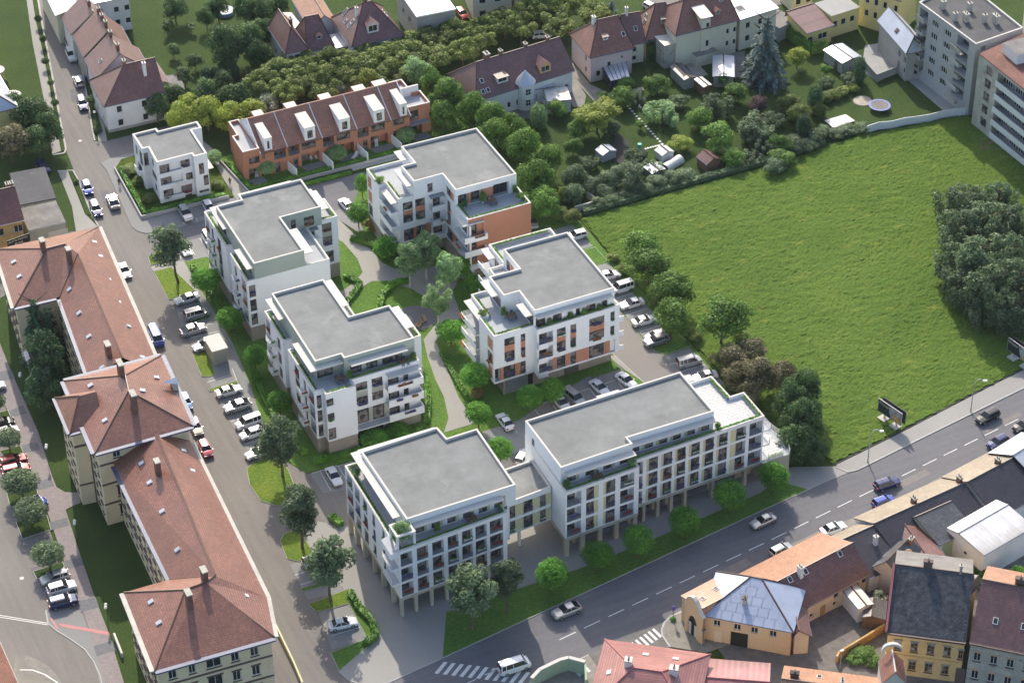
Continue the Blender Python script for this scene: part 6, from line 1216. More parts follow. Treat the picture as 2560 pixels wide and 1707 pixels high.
wing('s', south, ZW, 17, None, {0: rowops(-17, -44.6, 10, ZS), 2: rowops(-45.6, -60.8, 6, ZS), 3: [(-79.6, -78.6, z, z+1.9, 'w') for z in ZS]+[(-73.3, -72.1, z, z+1.9, 'w') for z in ZS]+[(-77.0, -74.8, z, z+2.1, 'w') for z in ZS]+[(-82.6, -81.4, z, z+1.9, 'w') for z in ZS]+[(-70.4, -69.2, z, z+1.9, 'w') for z in ZS], 6: rowops(-54, -18, 14, ZS)})
se = [(-75.8, -15.6), (-76.5, -44.8), (-83.5, -44.6), (-84.6, -61.9), (-66.8, -62.8), (-64.9, -54.6), (-63.1, -15.6)]
Ra, Rb, Rc, Rd = X2(0, 2, 1440, 850), X2(0, 3, 1975, 580), X2(0, 3, 1890, 655), X2(0, 3, 1700, 710)
sloper(sc, 'roof', [[Z(se[0], ZW), Z(se[1], ZW), Z(Rb, h0), Z(Ra, h0)], [Z(se[1], ZW), Z(se[2], ZW), Z(Rd, h0), Z(Rc, h0+.3), Z(Rb, h0)], [Z(se[2], ZW), Z(se[3], ZW), Z(Rd, h0)],
                    [Z(se[3], ZW), Z(se[4], ZW), Z(Rc, h0+.3), Z(Rd, h0)], [Z(se[4], ZW), Z(se[5], ZW), Z(se[6], ZW), Z(Ra, h0), Z(Rb, h0), Z(Rc, h0+.3)]], 'tile_old_red')
b = MB()
for p, q in ((se[2], Rd), (se[3], Rd), (se[4], Rc), (se[1], Rb)): ridge_tiles(b, Z(p, ZW), Z(q, h0), 'tile_orange')
ridge_tiles(b, Z(Ra, h0), Z(Rb, h0), 'tile_orange', .18); ridge_tiles(b, Z(Rb, h0), Z(Rc, h0+.3), 'tile_orange'); ridge_tiles(b, Z(Rc, h0+.3), Z(Rd, h0), 'tile_orange'); b.build('ridge', sc)
# tower block
ZT2 = 15.6
tw = [(-77.9, -15.6), (-63.2, -15.8), (-61.9, 2.2), (-77.0, 2.6)]
b = MB()
facade(b, sc, tw[0], tw[1], 0, ZT2, [(-75.6, -74.3, 1.4, 3.4, 'w'), (-75.6, -74.3, 5.3, 7.3, 'w'), (-75.6, -74.3, 9.2, 11.2, 'w'), (-75.6, -74.4, 13.1, 14.3, 'w')], 'school_cream', WO)
facade(b, sc, tw[1], tw[2], 0, ZT2, rowops(-15, 2, 6, ZS), 'school_cream', WO); facade(b, sc, tw[2], tw[3], 0, ZT2, [], 'school_cream'); facade(b, sc, tw[3], tw[0], 0, ZT2, rowops(2, -1, 1, ZS)+rowops(-10.2, -15.2, 2, ZS), 'school_cream', WO); b.build('wall', sc)
b = MB()
for z in (12.2, 8.2, 4.2):
    b.obox((-77.92, -15.62, z), (2.4 if z == 12.2 else 2.6, 0, 0), (0, -.16, 0), (0, 0, .28), 'moulding_dark'); b.build('string_course', sc); b = MB()
te = [(-78.5, -16.2), (-62.6, -16.4), (-61.3, 2.8), (-77.5, 3.2)]; TZ = 18.9; T0, T1 = tuple(T(0, 2, 1180, 450, TZ)[:2]), tuple(T(0, 2, 1150, 310, TZ)[:2])
sloper(sc, 'roof', [[Z(te[0], ZT2), Z(te[1], ZT2), Z(T0, TZ)], [Z(te[1], ZT2), Z(te[2], ZT2), Z(T1, TZ), Z(T0, TZ)], [Z(te[2], ZT2), Z(te[3], ZT2), Z(T1, TZ)], [Z(te[3], ZT2), Z(te[0], ZT2), Z(T0, TZ), Z(T1, TZ)]], 'tile_old_red')
b = MB()
for p, q in ((te[0], T0), (te[1], T0), (te[2], T1), (te[3], T1)): ridge_tiles(b, Z(p, ZT2), Z(q, TZ), 'tile_orange')
ridge_tiles(b, Z(T0, TZ), Z(T1, TZ), 'tile_orange'); b.build('ridge', sc)
bay = [(-80.0, -9.2), (-77.8, -9.4), (-77.2, -.6), (-79.5, -.4)]
b = MB(); facade(b, sc, bay[0], bay[1], 0, ZT2-.4, [], 'school_cream'); facade(b, sc, bay[3], bay[0], 0, ZT2-.4, rowops(-1, -8.6, 3, ZS), 'school_cream', WO); facade(b, sc, bay[2], bay[3], 0, ZT2-.4, [], 'school_cream'); b.build('wall', sc)
b = MB(); b.obox((-80.1, -9.2, 12.0), (2.2, -.2, 0), (0, -.25, 0), (0, 0, .25), 'moulding_dark'); b.build('string_course', sc); b = MB(); b.obox((-80.1, -9.2, 4.1), (2.2, -.2, 0), (0, -.2, 0), (0, 0, .2), 'moulding_dark'); b.build('string_course', sc)
be = [(-80.5, -9.6), (-74.6, -9.8), (-74.0, -.2), (-80.0, 0)]
sloper(sc, 'roof', [[Z(be[0], ZT2-.3), Z((-75, -9.8), ZT2-.3), Z((-74.4, -4.9), 18.2), Z((-77.2, -4.8), 18.2)], [Z(be[3], ZT2-.3), Z(be[0], ZT2-.3), Z((-77.2, -4.8), 18.2)], [Z((-74.2, -.2), ZT2-.3), Z(be[3], ZT2-.3), Z((-77.2, -4.8), 18.2), Z((-74.4, -4.9), 18.2)]], 'tile_old_red')
b = MB(); ridge_tiles(b, Z(be[0], ZT2-.3), (-77.2, -4.8, 18.2), 'tile_orange'); ridge_tiles(b, Z(be[3], ZT2-.3), (-77.2, -4.8, 18.2), 'tile_orange'); b.build('ridge', sc)
eaves_band(sc, te, ZT2); eaves_band(sc, [be[3], be[0], (-77.8, -9.7)], ZT2-.3, 'gutter_blue', .6, False)
eaves_band(sc, [ne[0], ne[1], (-72.7, 6.4)], ZW, 'gutter_blue', .7, False); eaves_band(sc, [ne[5], ne[0]], ZW, 'school_trim', .7, False); eaves_band(sc, [(-61.6, 2.6), ne[4]], ZW, 'school_trim', .7, False)
eaves_band(sc, [(-75.8, -16.5), se[1]], ZW, 'gutter_blue', .7, False); eaves_band(sc, [se[2], se[3]], ZW, 'school_trim', .8, False); eaves_band(sc, [se[3], se[4]], ZW, 'gutter_blue', .8, False); eaves_band(sc, [se[4], se[5], (-63.2, -16.5)], ZW, 'school_trim', .7, False)
for z in (4.3, 8.3):
    b = MB(); b.obox((-84.12, -61.42, z), (16.9, -.9, 0), (0, -.14, 0), (0, 0, .26), 'moulding_dark'); b.build('string_course', sc); b = MB(); b.obox((-83.1, -45.0, z+.003), (-1.0, -16.4, 0), (-.14, 0, 0), (0, 0, .26), 'moulding_dark'); b.build('string_course', sc)
    b = MB(); b.obox((-75.3, -16.0, z), (-.9, -29.2, 0), (-.12, 0, 0), (0, 0, .24), 'moulding_dark'); b.build('string_course', sc); b = MB(); b.obox((-76.1, 47.4, z), (-1.8, -16.8, 0), (-.12, 0, 0), (0, 0, .24), 'moulding_dark'); b.build('string_course', sc)
b = MB()   # rusticated corner blocks
for cx_, cy_, sx in ((-77.9, -15.6, 1), (-84.1, -61.4, 1), (-67.9, -62.26, 1), (-77.9, 30.6, 1)):
    for i in range(22):
        if .3+i*.54 < ZW-.6: b.box(cx_+.02, cx_+.62+.12*(i % 2), cy_-.06, cy_+.02, .3+i*.54, .78+i*.54, 'school_cream')
o = b.build('corner_blocks', sc, None); o['kind'] = 'stuff'
for c, r, cx_, cy_, z, l in ((0, 1, 385, 640, 17.6, 1.7), (0, 1, 625, 720, 17.6, 1.6), (0, 2, 985, 25, 17.0, 2.0), (0, 2, 1100, 200, 20.8, 2.4), (0, 2, 1218, 480, 20.7, 2.2), (0, 2, 1440, 1100, 17.2, 1.6), (0, 3, 1870, 530, 17.8, 1.9), (0, 3, 1728, 740, 17.6, 1.9)):
    p = T(c, r, cx_, cy_, z); chimney(sc, p.x, p.y, z-3.2, z, .75, l*.75, 'brick_chimney', 'chimney_cap', 0)
for side, lst in (('E', [(0, 1, 865, 658), (0, 1, 920, 788), (0, 1, 995, 1000), (0, 1, 1085, 1208), (0, 1, 1180, 1430), (0, 2, 1305, 147), (0, 2, 1683, 1003), (0, 2, 1765, 1187), (0, 2, 1880, 1450), (0, 3, 2028, 228), (0, 3, 2190, 583), (0, 3, 2268, 770), (0, 2, 1435, 333), (0, 2, 1308, 452)]),
                  ('W', [(0, 1, 640, 1090), (0, 1, 728, 1308), (0, 1, 818, 1522), (0, 2, 938, 242), (0, 2, 1300, 1120), (0, 2, 1375, 1295), (0, 2, 1490, 1560), (0, 3, 1630, 345), (0, 3, 1387, 823), (0, 3, 1460, 1015), (0, 1, 128, 840), (0, 1, 180, 972), (0, 2, 832, 405), (0, 2, 965, 725)])):
    for q in lst:
        z = 14.0
        for _ in range(14): p = T(*q, z); z += ((roof_z(p.x, p.y) or z)-z)*.45
        e_ = .3; n = (-(roof_z(p.x+e_, p.y)-roof_z(p.x-e_, p.y))/(2*e_), -(roof_z(p.x, p.y+e_)-roof_z(p.x, p.y-e_))/(2*e_), 1)
        if abs(n[0])+abs(n[1]) < 3: on_slope(sc, 'roof_hatch', p.x, p.y, z, n, .7, .85, 'zinc', 'sheet_white' if side == 'E' else 'zinc', .2)
house('corner_building', 'part of a red tiled building with pale eaves at the bottom left corner', 'building', T(0, 3, -400, 1900, 10), T(0, 3, 225, 1700, 10), 16, 10, 14, 'v', 3, 4, .5, 'school_cream', 'tile_old_red', gut='school_trim')
house('garden_pavilion', 'small pale pavilion roof under the dark trees by the promenade', 'pavilion', T(0, 2, 240, 185, 3), T(0, 2, 330, 165, 3), 3, 3.0, 3.6, 'v', 0, 0, .5, 'plaster_grey', 'zinc_rusty')

# --- bottom right
WY = dict(fm='frame_white', pm='pane_plain', n=2)
WC = dict(fm='wood_light', pm='pane_curtain', n=2, bars=1, sill='moulding_dark', hood='plaster_grey')
a = T(2, 3, 2350, 965, 6.0)
Ab, Bb = T(3, 3, 275, 920, 3.8), T(3, 3, 945, 570, 3.8); dd = (Bb-Ab).normalized()
house('courtyard_house', 'long peach house with maroon tiled roof, its sunlit back slope coloured orange, beside its courtyard', 'house', Ab-dd*4.5, Bb, 11.8, 3.8, 7.0, 'u', 0, 0, .38, 'plaster_peach', 'tile_maroon', rm2='tile_orange', wins=[('F', (5.9, 12.1, 16.0, 17.7), (2.1,), 1.1, 1.0), ('F', (7.3, 11.9), (.7,), .8, .8)], chim=((.42, .33, 1.6, (.6, .9, 'plaster_white', 'cap_white', 2)),), sky=((.32, .34), (.48, .34), (.84, .34)), doors=(('F', 9.5, 1.0, 2.0, 'wood_light'),), gut='moulding_dark')  # orange on the back slope paints the sun falling on it
q = thing('roof_slope', 'sunlit orange tiled north slope', 'roof', (0, 0, 0)) if False else None
house('courtyard_wing', 'peach gable wing with maroon roof at the low end of the courtyard house', 'house wing', T(3, 3, 225, 1150, 3.8), T(3, 3, 405, 1140, 3.8), 7.5, 3.8, 5.2, 'v', 0, 0, .3, 'plaster_peach', 'tile_maroon', wins=[('F', (2.6,), (1.4,), 1, 1.4)])
Fa, Fb = T(2, 3, 1740, 945, 5.2), T(3, 3, 235, 1105, 5.2); GW = math.dist(Fa[:2], Fb[:2])
hh, fw, fd = house('gatehouse', 'tan corner building with blue grey sheet metal roof, arched doorway and street front windows', 'building', Fa, Fb, 10, 5.2, 8.0, 'u', GW*.42, GW*.46, .72, 'plaster_tan', 'zinc_blue', wins=[('F', (1.9, 5.0, 7.6, 10.4), (3.2,), 1.1, 1.2)], wo=WY, doors=(('F', 5.4, 2.6, 2.7, 'black'), ('F', 2.2, 1.2, 2.4, 'plaster_peach')), chim=((.42, .3, 1.0, (.6, .6, 'plaster_grey', 'moulding_dark', 1)),))
# folded sheet panels laid one by one over the front roof slope
s1 = 2.8/(fd*.72); n_ = Vector((0, -s1, 1)).normalized(); k = 0
for j in range(5):
    v0 = j*(fd*.72/5); v1 = v0+fd*.72/5-.05
    f0, f1 = v0/(fd*.72), v1/(fd*.72)
    ua, ub = GW*.42*f1+.1, fw-GW*.46*f1-.1; x = ua-((j % 2)*.8)
    while x < ub:
        xa, xb = max(x, ua), min(x+1.55, ub)
        if xb-xa > .25:
            b = MB(); z0, z1 = 5.2+v0*s1, 5.2+v1*s1; o_ = n_*.03
            b.face([Vector((xa, v0, z0))+o_, Vector((xb, v0, z0))+o_, Vector((xb, v1, z1))+o_, Vector((xa, v1, z1))+o_], 'zinc_blue'); b.obox(Vector((xa, v0, z0)), (0.05, 0, 0), (0, v1-v0, z1-z0), n_*.08, 'zinc'); b.build('roof_panel', hh)
        x += 1.6
# curved street gable with round arch
gb = MB(); prof = [(0, 0), (0, 5.4), (.25, 6.4), (.8, 7.2), (1.6, 7.7), (2.4, 7.8), (3.2, 7.5), (3.9, 6.8), (4.4, 6.1), (4.9, 5.7), (5.6, 5.4), (5.6, 0)]
hole = [(1.0, .05), (1.0, 2.6), (1.3, 3.5), (1.9, 4.1), (2.6, 4.25), (3.2, 3.9), (3.6, 3.2), (3.7, 2.6), (3.7, .05)]
G0 = T(2, 3, 1580, 1080, 0); G1 = T(2, 3, 1745, 1220, 0); gd = (G1-G0); gl = gd.length; gd.normalize(); gn = Vector((gd.y, -gd.x, 0))
gt = thing('street_gable', 'curved tan gable wall with white coping and arched double gate', 'gable wall', G0)
K = gl/5.6; fr = lambda p, o=0: G0+gd*p[0]*K+Vector((0, 0, p[1]))+gn*o
vv = [Vector((p[0], p[1], 0)) for p in prof]; hv = [Vector((p[0], p[1], 0)) for p in hole]
allp = prof+hole
for tri in tessellate_polygon([vv, hv]):
    gb.face([fr(allp[i]) for i in tri], 'plaster_tan'); gb.face([fr(allp[i], -.4) for i in tri], 'plaster_tan')
gb.build('wall', gt); gb = MB()
for p, q_ in zip(prof[1:-1], prof[2:-1]): gb.obox(fr(p, .12), fr(q_)-fr(p), -gn*.6, (0, 0, .2), 'cap_white')
gb.build('coping', gt); gb = MB(); gb.face([fr(p, -.25) for p in hole], 'black'); gb.build('doorway', gt)
for s0, s1_ in ((1.05, 2.0), (2.8, 3.65)):
    gb = MB(); gb.obox(fr((s0, .1), -.1), gd*(s1_-s0)*K, -gn*.06, (0, 0, 2.6), 'moulding_dark')
    for i in range(8): gb.obox(fr((s0+.08, .3+i*.3), -.08), gd*(s1_-s0-.16)*K, -gn*.03, (0, 0, .17), 'rail_white')
    gb.build('gate_leaf', gt)
Oa, Ob = T(2, 3, 1765, 910, 6.2), T(2, 3, 2180, 690, 6.2)
house('orange_roof_strip', 'narrow sunlit orange roof with two roof lights behind the curved gable', 'building', Oa, Ob, 5.6, 5.2, 6.4, 'u', 0, .0, .08, 'plaster_tan', 'tile_orange', ov=.2, sky=((.2, .45), (.55, .55)))
# townhouses
Ta, Tb = T(3, 3, 1092, 1095, 8.4), T(3, 3, 1818, 1190, 8.4)
tn = house('slate_townhouse', 'ochre townhouse with black diamond slate roof and ornate window frames', 'townhouse', Ta, Tb, 18, 8.4, 13.6, 'u', 0, 0, .5, 'plaster_ochre', 'slate', rm2='roof_tar_light', ov=.15, wins=[('F', (1.6, 4.0, 6.4, 8.8), (4.9,), 1.05, 1.9), ('F', (11.0,), (4.7,), 1.2, 1.8), ('F', (1.6, 4.0, 6.4, 8.8), (1.2,), 1.1, 1.8)], wo=WC, doors=(('F', 11.1, 1.4, 2.9, 'moulding_dark'),),
      chim=((.42, .52, 1.2, (1.3, .6, 'moulding_dark', 'moulding_dark', 4)), (.84, .5, 1.2, (.4, .5, 'plaster_grey', 'chimney_cap', 1))), gut='sheet_maroon')
tw_ = tn[1]; sl = 5.2/9; sn = Vector((0, -sl, 1)).normalized(); b = MB(); rnd = random.Random(3)
sz = .58; ny = int(math.hypot(9, 5.2)/(sz*.5)); 
for j in range(1, ny):
    for i in range(int(tw_/sz)):
        u = i*sz+sz*.5*(j % 2)+.2; L_s = j*sz*.5; v = L_s/math.hypot(1, sl); z = 8.4+v*sl
        if u+sz/2 > tw_-.1 or v+.3 > 9: continue
        up = Vector((0, 1, sl)).normalized()*sz*.47; rt = Vector((sz*.47, 0, 0)); c0 = Vector((u, v, z))+sn*.03; lo = sn*rnd.uniform(.02, .05)
        b.face([c0-up+lo, c0+rt+lo*.5, c0+up, c0-rt+lo*.5], 'slate_tile')
o = b.build('slates', tn[0]); o['kind'] = 'stuff'
b = MB(); b.box(0, tw_, -.35, .12, 8.1, 8.38, 'sheet_maroon'); b.build('cornice', tn[0]); b = MB(); b.box(.1, tw_-.1, -.12, .14, 3.9, 4.2, 'plaster_ochre'); b.build('string_course', tn[0])
b = MB(); b.obox((-.3, 0, 8.3), (.35, 0, 0), (0, 9, 5.2), (0, 0, .45), 'sheet_red'); b.build('firewall', tn[0])
Ua, Ub = T(3, 3, 1850, 1190, 8.6), T(3, 3, 2350, 1290, 8.6); du = (Ub-Ua).normalized()
tn2 = house('maroon_townhouse', 'weathered grey tan townhouse with maroon tiled roof at the right edge', 'townhouse', Ua, Ua+du*17, 17, 8.6, 13.4, 'u', 0, 0, .5, 'plaster_old', 'tile_maroon', rm2='tile_orange', ov=.15, wins=[('F', (1.2, 3.6, 6.0, 8.4, 10.8), (5.0, 1.4), 1.05, 1.7)], wo=dict(fm='frame_white', pm='pane_plain', n=2, sill='moulding_dark', hood='plaster_tan'), sky=((.18, .2), (.42, .2)), chim=((.32, .55, 1.2, (1.4, .6, 'moulding_dark', 'moulding_dark', 4)),), gut='moulding_dark')  # back slope coloured orange to carry the sunlight on that side
b = MB(); b.box(0, 17, -.3, .12, 8.3, 8.58, 'moulding_dark'); b.build('cornice', tn2[0])
house('sloped_annex', 'annex with pale corrugated slope and orange back roof behind the slate townhouse', 'annex', T(3, 3, 1600, 660, 11), T(3, 3, 1850, 770, 11), 3.5, 11, 12.3, 'v', 0, 0, .9, 'plaster_tan', 'tile_grey')
# bottom centre red roofs
Ra_, Rb_ = T(2, 3, 850, 1160, 7.0), T(2, 3, 1825, 1300, 7.0); rn = (Rb_-Ra_).normalized(); rn = Vector((-rn.y, rn.x, 0))
rr = house('red_sheet_house', 'large house with pinkish red ribbed metal roof at the bottom edge', 'house', Ra_-rn*15.2, Rb_-rn*15.2, 15.2, 7.0, 9.6, 'u', 5.5, 6.0, .5, 'plaster_cream', 'rib_red', chim=((.3, .55, 1.0, (1.0, 1.0, 'plaster_white', 'cap_white', 2)), (.72, .55, 1.0, (1.2, 1.0, 'plaster_white', 'cap_white', 2))), sky=((.42, .8, .9, .8, 'cap_white', 'cap_white'), (.7, .8, .9, .8, 'cap_white', 'cap_white'), (.13, .5, .9, .8, 'cap_white', 'cap_white')), ridge='sheet_red', gut='sheet_red')
house('red_sheet_annex', 'low building with flat pink red sheet roof right of the ribbed roof house', 'building', T(2, 3, 1850, 1345, 5)-rn*11, T(3, 3, 90, 1390, 5)-rn*11, 11, 5, 6.6, 'u', 0, 0, .5, 'plaster_white', 'seam_red', ov=.1, ridge='sheet_red')
Oa, Ob = T(3, 3, 160, 1405, 6)-rn*10, T(3, 3, 1045, 1520, 6)-rn*10
house('orange_roof_house', 'row with bright orange tiled roof and black chimney along the bottom edge', 'house', Oa, Ob, 10, 6.0, 8.2, 'u', 0, 0, .5, 'plaster_ochre', 'tile_orange', ov=.1, chim=((.13, .62, .8, (1.2, .6, 'moulding_dark', 'black', 3)), (.62, .6, .6)), sky=((.38, .75),))
tg = house('white_gable', 'small red tiled gable with white scrolled parapet at the bottom edge', 'gable', T(3, 3, 1045, 1568, 8.4), T(3, 3, 1275, 1568, 8.4), 4.5, 8.4, 10.6, 'v', 0, 0, .5, 'cap_white', 'tile_old_red', ov=.05, ridge='cap_white')
b = MB()
for i in range(9):
    a0, a1 = R(180*i/9), R(180*(i+1)/9); w2 = tg[1]/2; b.obox((w2+math.cos(a1)*1.5, 4.3, 10.1+math.sin(a1)*1.4), (math.cos(a0)*1.5-math.cos(a1)*1.5, 0, (math.sin(a0)-math.sin(a1))*1.4), (0, .5, 0), (0, 0, .45), 'cap_white')
b.build('scroll_parapet', tg[0])
gwl = tag(strip('boundary_wall', [(2, 3, 180, 1640), (2, 3, 255, 1560), (2, 3, 440, 1470), (2, 3, 520, 1450), (2, 3, 670, 1490), (2, 3, 680, 1650)], .3, 2.6, 'cap_white', kind=None), 'pale green garden wall with white coping beside the red sheet roof', 'wall')
gwl.data.materials.clear(); gwl.data.materials.append(M['plaster_green'])
b = MB(); pts = [Vector(p) for p in xy([(2, 3, 180, 1640), (2, 3, 255, 1560), (2, 3, 440, 1470), (2, 3, 520, 1450), (2, 3, 670, 1490)])]
for p, q_ in zip(pts, pts[1:]): d = (q_-p).normalized(); s_2 = Vector((-d.y, d.x))*.28; b.prism([tuple(p-s_2), tuple(q_-s_2), tuple(q_+s_2), tuple(p+s_2)], 2.61, 2.8, 'cap_white')
b.build('coping', gwl)
# long low houses along the main road
Ha, Hb = T(3, 2, 1830, 1290, 6), T(3, 2, 2270, 1058, 6)
hd = (Hb-Ha).normalized(); hn = Vector((-hd.y, hd.x, 0))
house('roadside_house', 'long house with sunlit tan road slope and very dark maroon garden slope', 'house', Ha-hn*7, Hb-hn*7+hd*1.5, 12.6, 3.2, 6.0, 'u', 0, 0, .56, 'plaster_white', 'tile_night', rm2='tile_sunlit_tan', ov=.3, ridge='tile_sunlit_tan', chim=((.0, .55, 1.0), (.62, .62, .8)))  # sunlit and shaded slopes get separate tile colours, light painted in
Hc, Hd2 = T(3, 3, 985, 95, 5.6), T(3, 2, 1800, 1295, 5.6)
hd = (Hd2-Hc).normalized(); hn = Vector((-hd.y, hd.x, 0))
house('roadside_house', 'house with sunlit tan road slope and black tarred garden slope, chimney on its ridge', 'house', Hc-hn*7.0-hd*.3, Hd2-hn*7.0, 12, 3.0, 5.6, 'u', 0, 0, .58, 'plaster_white', 'tile_night', rm2='tile_sunlit_tan', ov=.3, ridge='tile_sunlit_tan', chim=((.48, .66, .9), (.99, .66, 1.0)))
He = T(3, 3, 690, 245, 5.2)
house('roadside_house', 'low black roofed house with white chimney right behind the orange roof', 'house', He-hn*7.5-hd*.6, Hc-hn*7.5-hd*.35, 11, 3.0, 5.2, 'u', 0, 0, .68, 'plaster_white', 'tile_night', rm2='tile_sunlit_tan', ov=.2, ridge='tile_sunlit_tan', chim=((.72, .42, 1.5, (.6, .6, 'plaster_white', 'cap_white', 1)),))
Hf, Hg = T(3, 2, 2250, 1045, 6.5), T(3, 2, 2560, 850, 6.5)
hd = (Hg-Hf).normalized(); hn = Vector((-hd.y, hd.x, 0))
house('roadside_house', 'pale blue grey metal roofed house at the right edge of the road row', 'house', Hf-hn*8, Hg-hn*8, 13, 3.8, 6.5, 'u', 0, 0, .62, 'plaster_grey', 'zinc', ov=.3, ridge='cap_white')
house('brick_link', 'narrow brown tiled roof strip between the black tarred roofs', 'building', T(3, 3, 1400, 470, 4.2), T(3, 3, 1640, 410, 4.2), 9.5, 4.2, 4.8, 'v', 0, 0, .3, 'plaster_white', 'tile_dark_red', ov=.1)
house('tarred_wing', 'black tarred roof wing reaching toward the white building', 'house wing', T(3, 3, 1565, 300, 4.4), T(3, 3, 1900, 150, 4.4), 7.5, 4.4, 5.6, 'u', 0, 0, .8, 'plaster_green', 'slate', ov=.15)
house('white_workshop', 'white workshop with bright white ribbed metal roof among the dark roofs', 'workshop', T(3, 3, 1985, 395, 5.4), T(3, 3, 2440, 130, 5.4), 8.0, 5.4, 6.0, 'u', 0, 0, .7, 'sheet_white', 'rib_white', ov=.08, ridge='cap_white', wins=[('L', (4,), (2.6,), .8, .8)])
house('patched_house', 'patched old house with slate grey slopes and a white satellite dish', 'house', T(3, 3, 960, 500, 3.8), T(3, 3, 1250, 640, 3.8), 7, 3.8, 6.2, 'v', 0, 0, .4, 'plaster_peach', 'tile_grey', ov=.15, chim=((.5, .9, .8),))
house('courtyard_annex', 'white walled annex with black flat roof and grid window behind the patched house', 'annex', T(3, 3, 1290, 345, 4.0), T(3, 3, 1540, 420, 4.0), 6.5, 4.0, 0, flat='sheet_white', wall=PL, rm='roof_tar', ov=.1, wins=[('L', (3,), (1.6,), 2, 1.4)])
house('green_shed', 'mossy green grey sheet roof shed in the back yards', 'shed', T(3, 3, 1500, 600, 3.0), T(3, 3, 1650, 530, 3.0), 5, 3.0, 3.6, 'v', 0, 0, .5, 'wood', 'tile_moss', ov=.1)
house('corrugated_shed', 'shed with pale corrugated roof and ladder against the courtyard house', 'shed', T(3, 3, 830, 890, 3.0), T(3, 3, 975, 840, 3.0), 6.2, 3.0, 3.3, 'v', 0, 0, .5, 'plaster_white', 'zinc_rusty', ov=.1)
house('lean_shed', 'pair of lean-to sheds with grey and dark sheets at the end of the yard', 'shed', T(3, 3, 870, 960, 2.4), T(3, 3, 1075, 985, 2.4), 4.2, 2.4, 2.8, 'v', 0, 0, .4, 'wood', 'tile_grey', ov=.05)
tag(strip('yard_wall', [(3, 3, 625, 1385), (3, 3, 650, 1340), (3, 3, 900, 1190), (3, 3, 1060, 1090)], .3, 1.5, 'plaster_orange_old', kind=None), 'old ochre wall between the courtyard and the little garden', 'wall')
dsh = thing('satellite_dish', 'white satellite dish on the patched house', 'satellite dish', T(3, 3, 1290, 385, 5.2)); b = MB(); p = T(3, 3, 1288, 362, 5.6); b.tube(p, p+Vector((-.05, -.12, .02)), .55, .6, 'cap_white', 14); b.tube(p, (p.x, p.y+.3, 4.2), .04, .04, 'rail_dark', 5); b.build('dish', dsh)
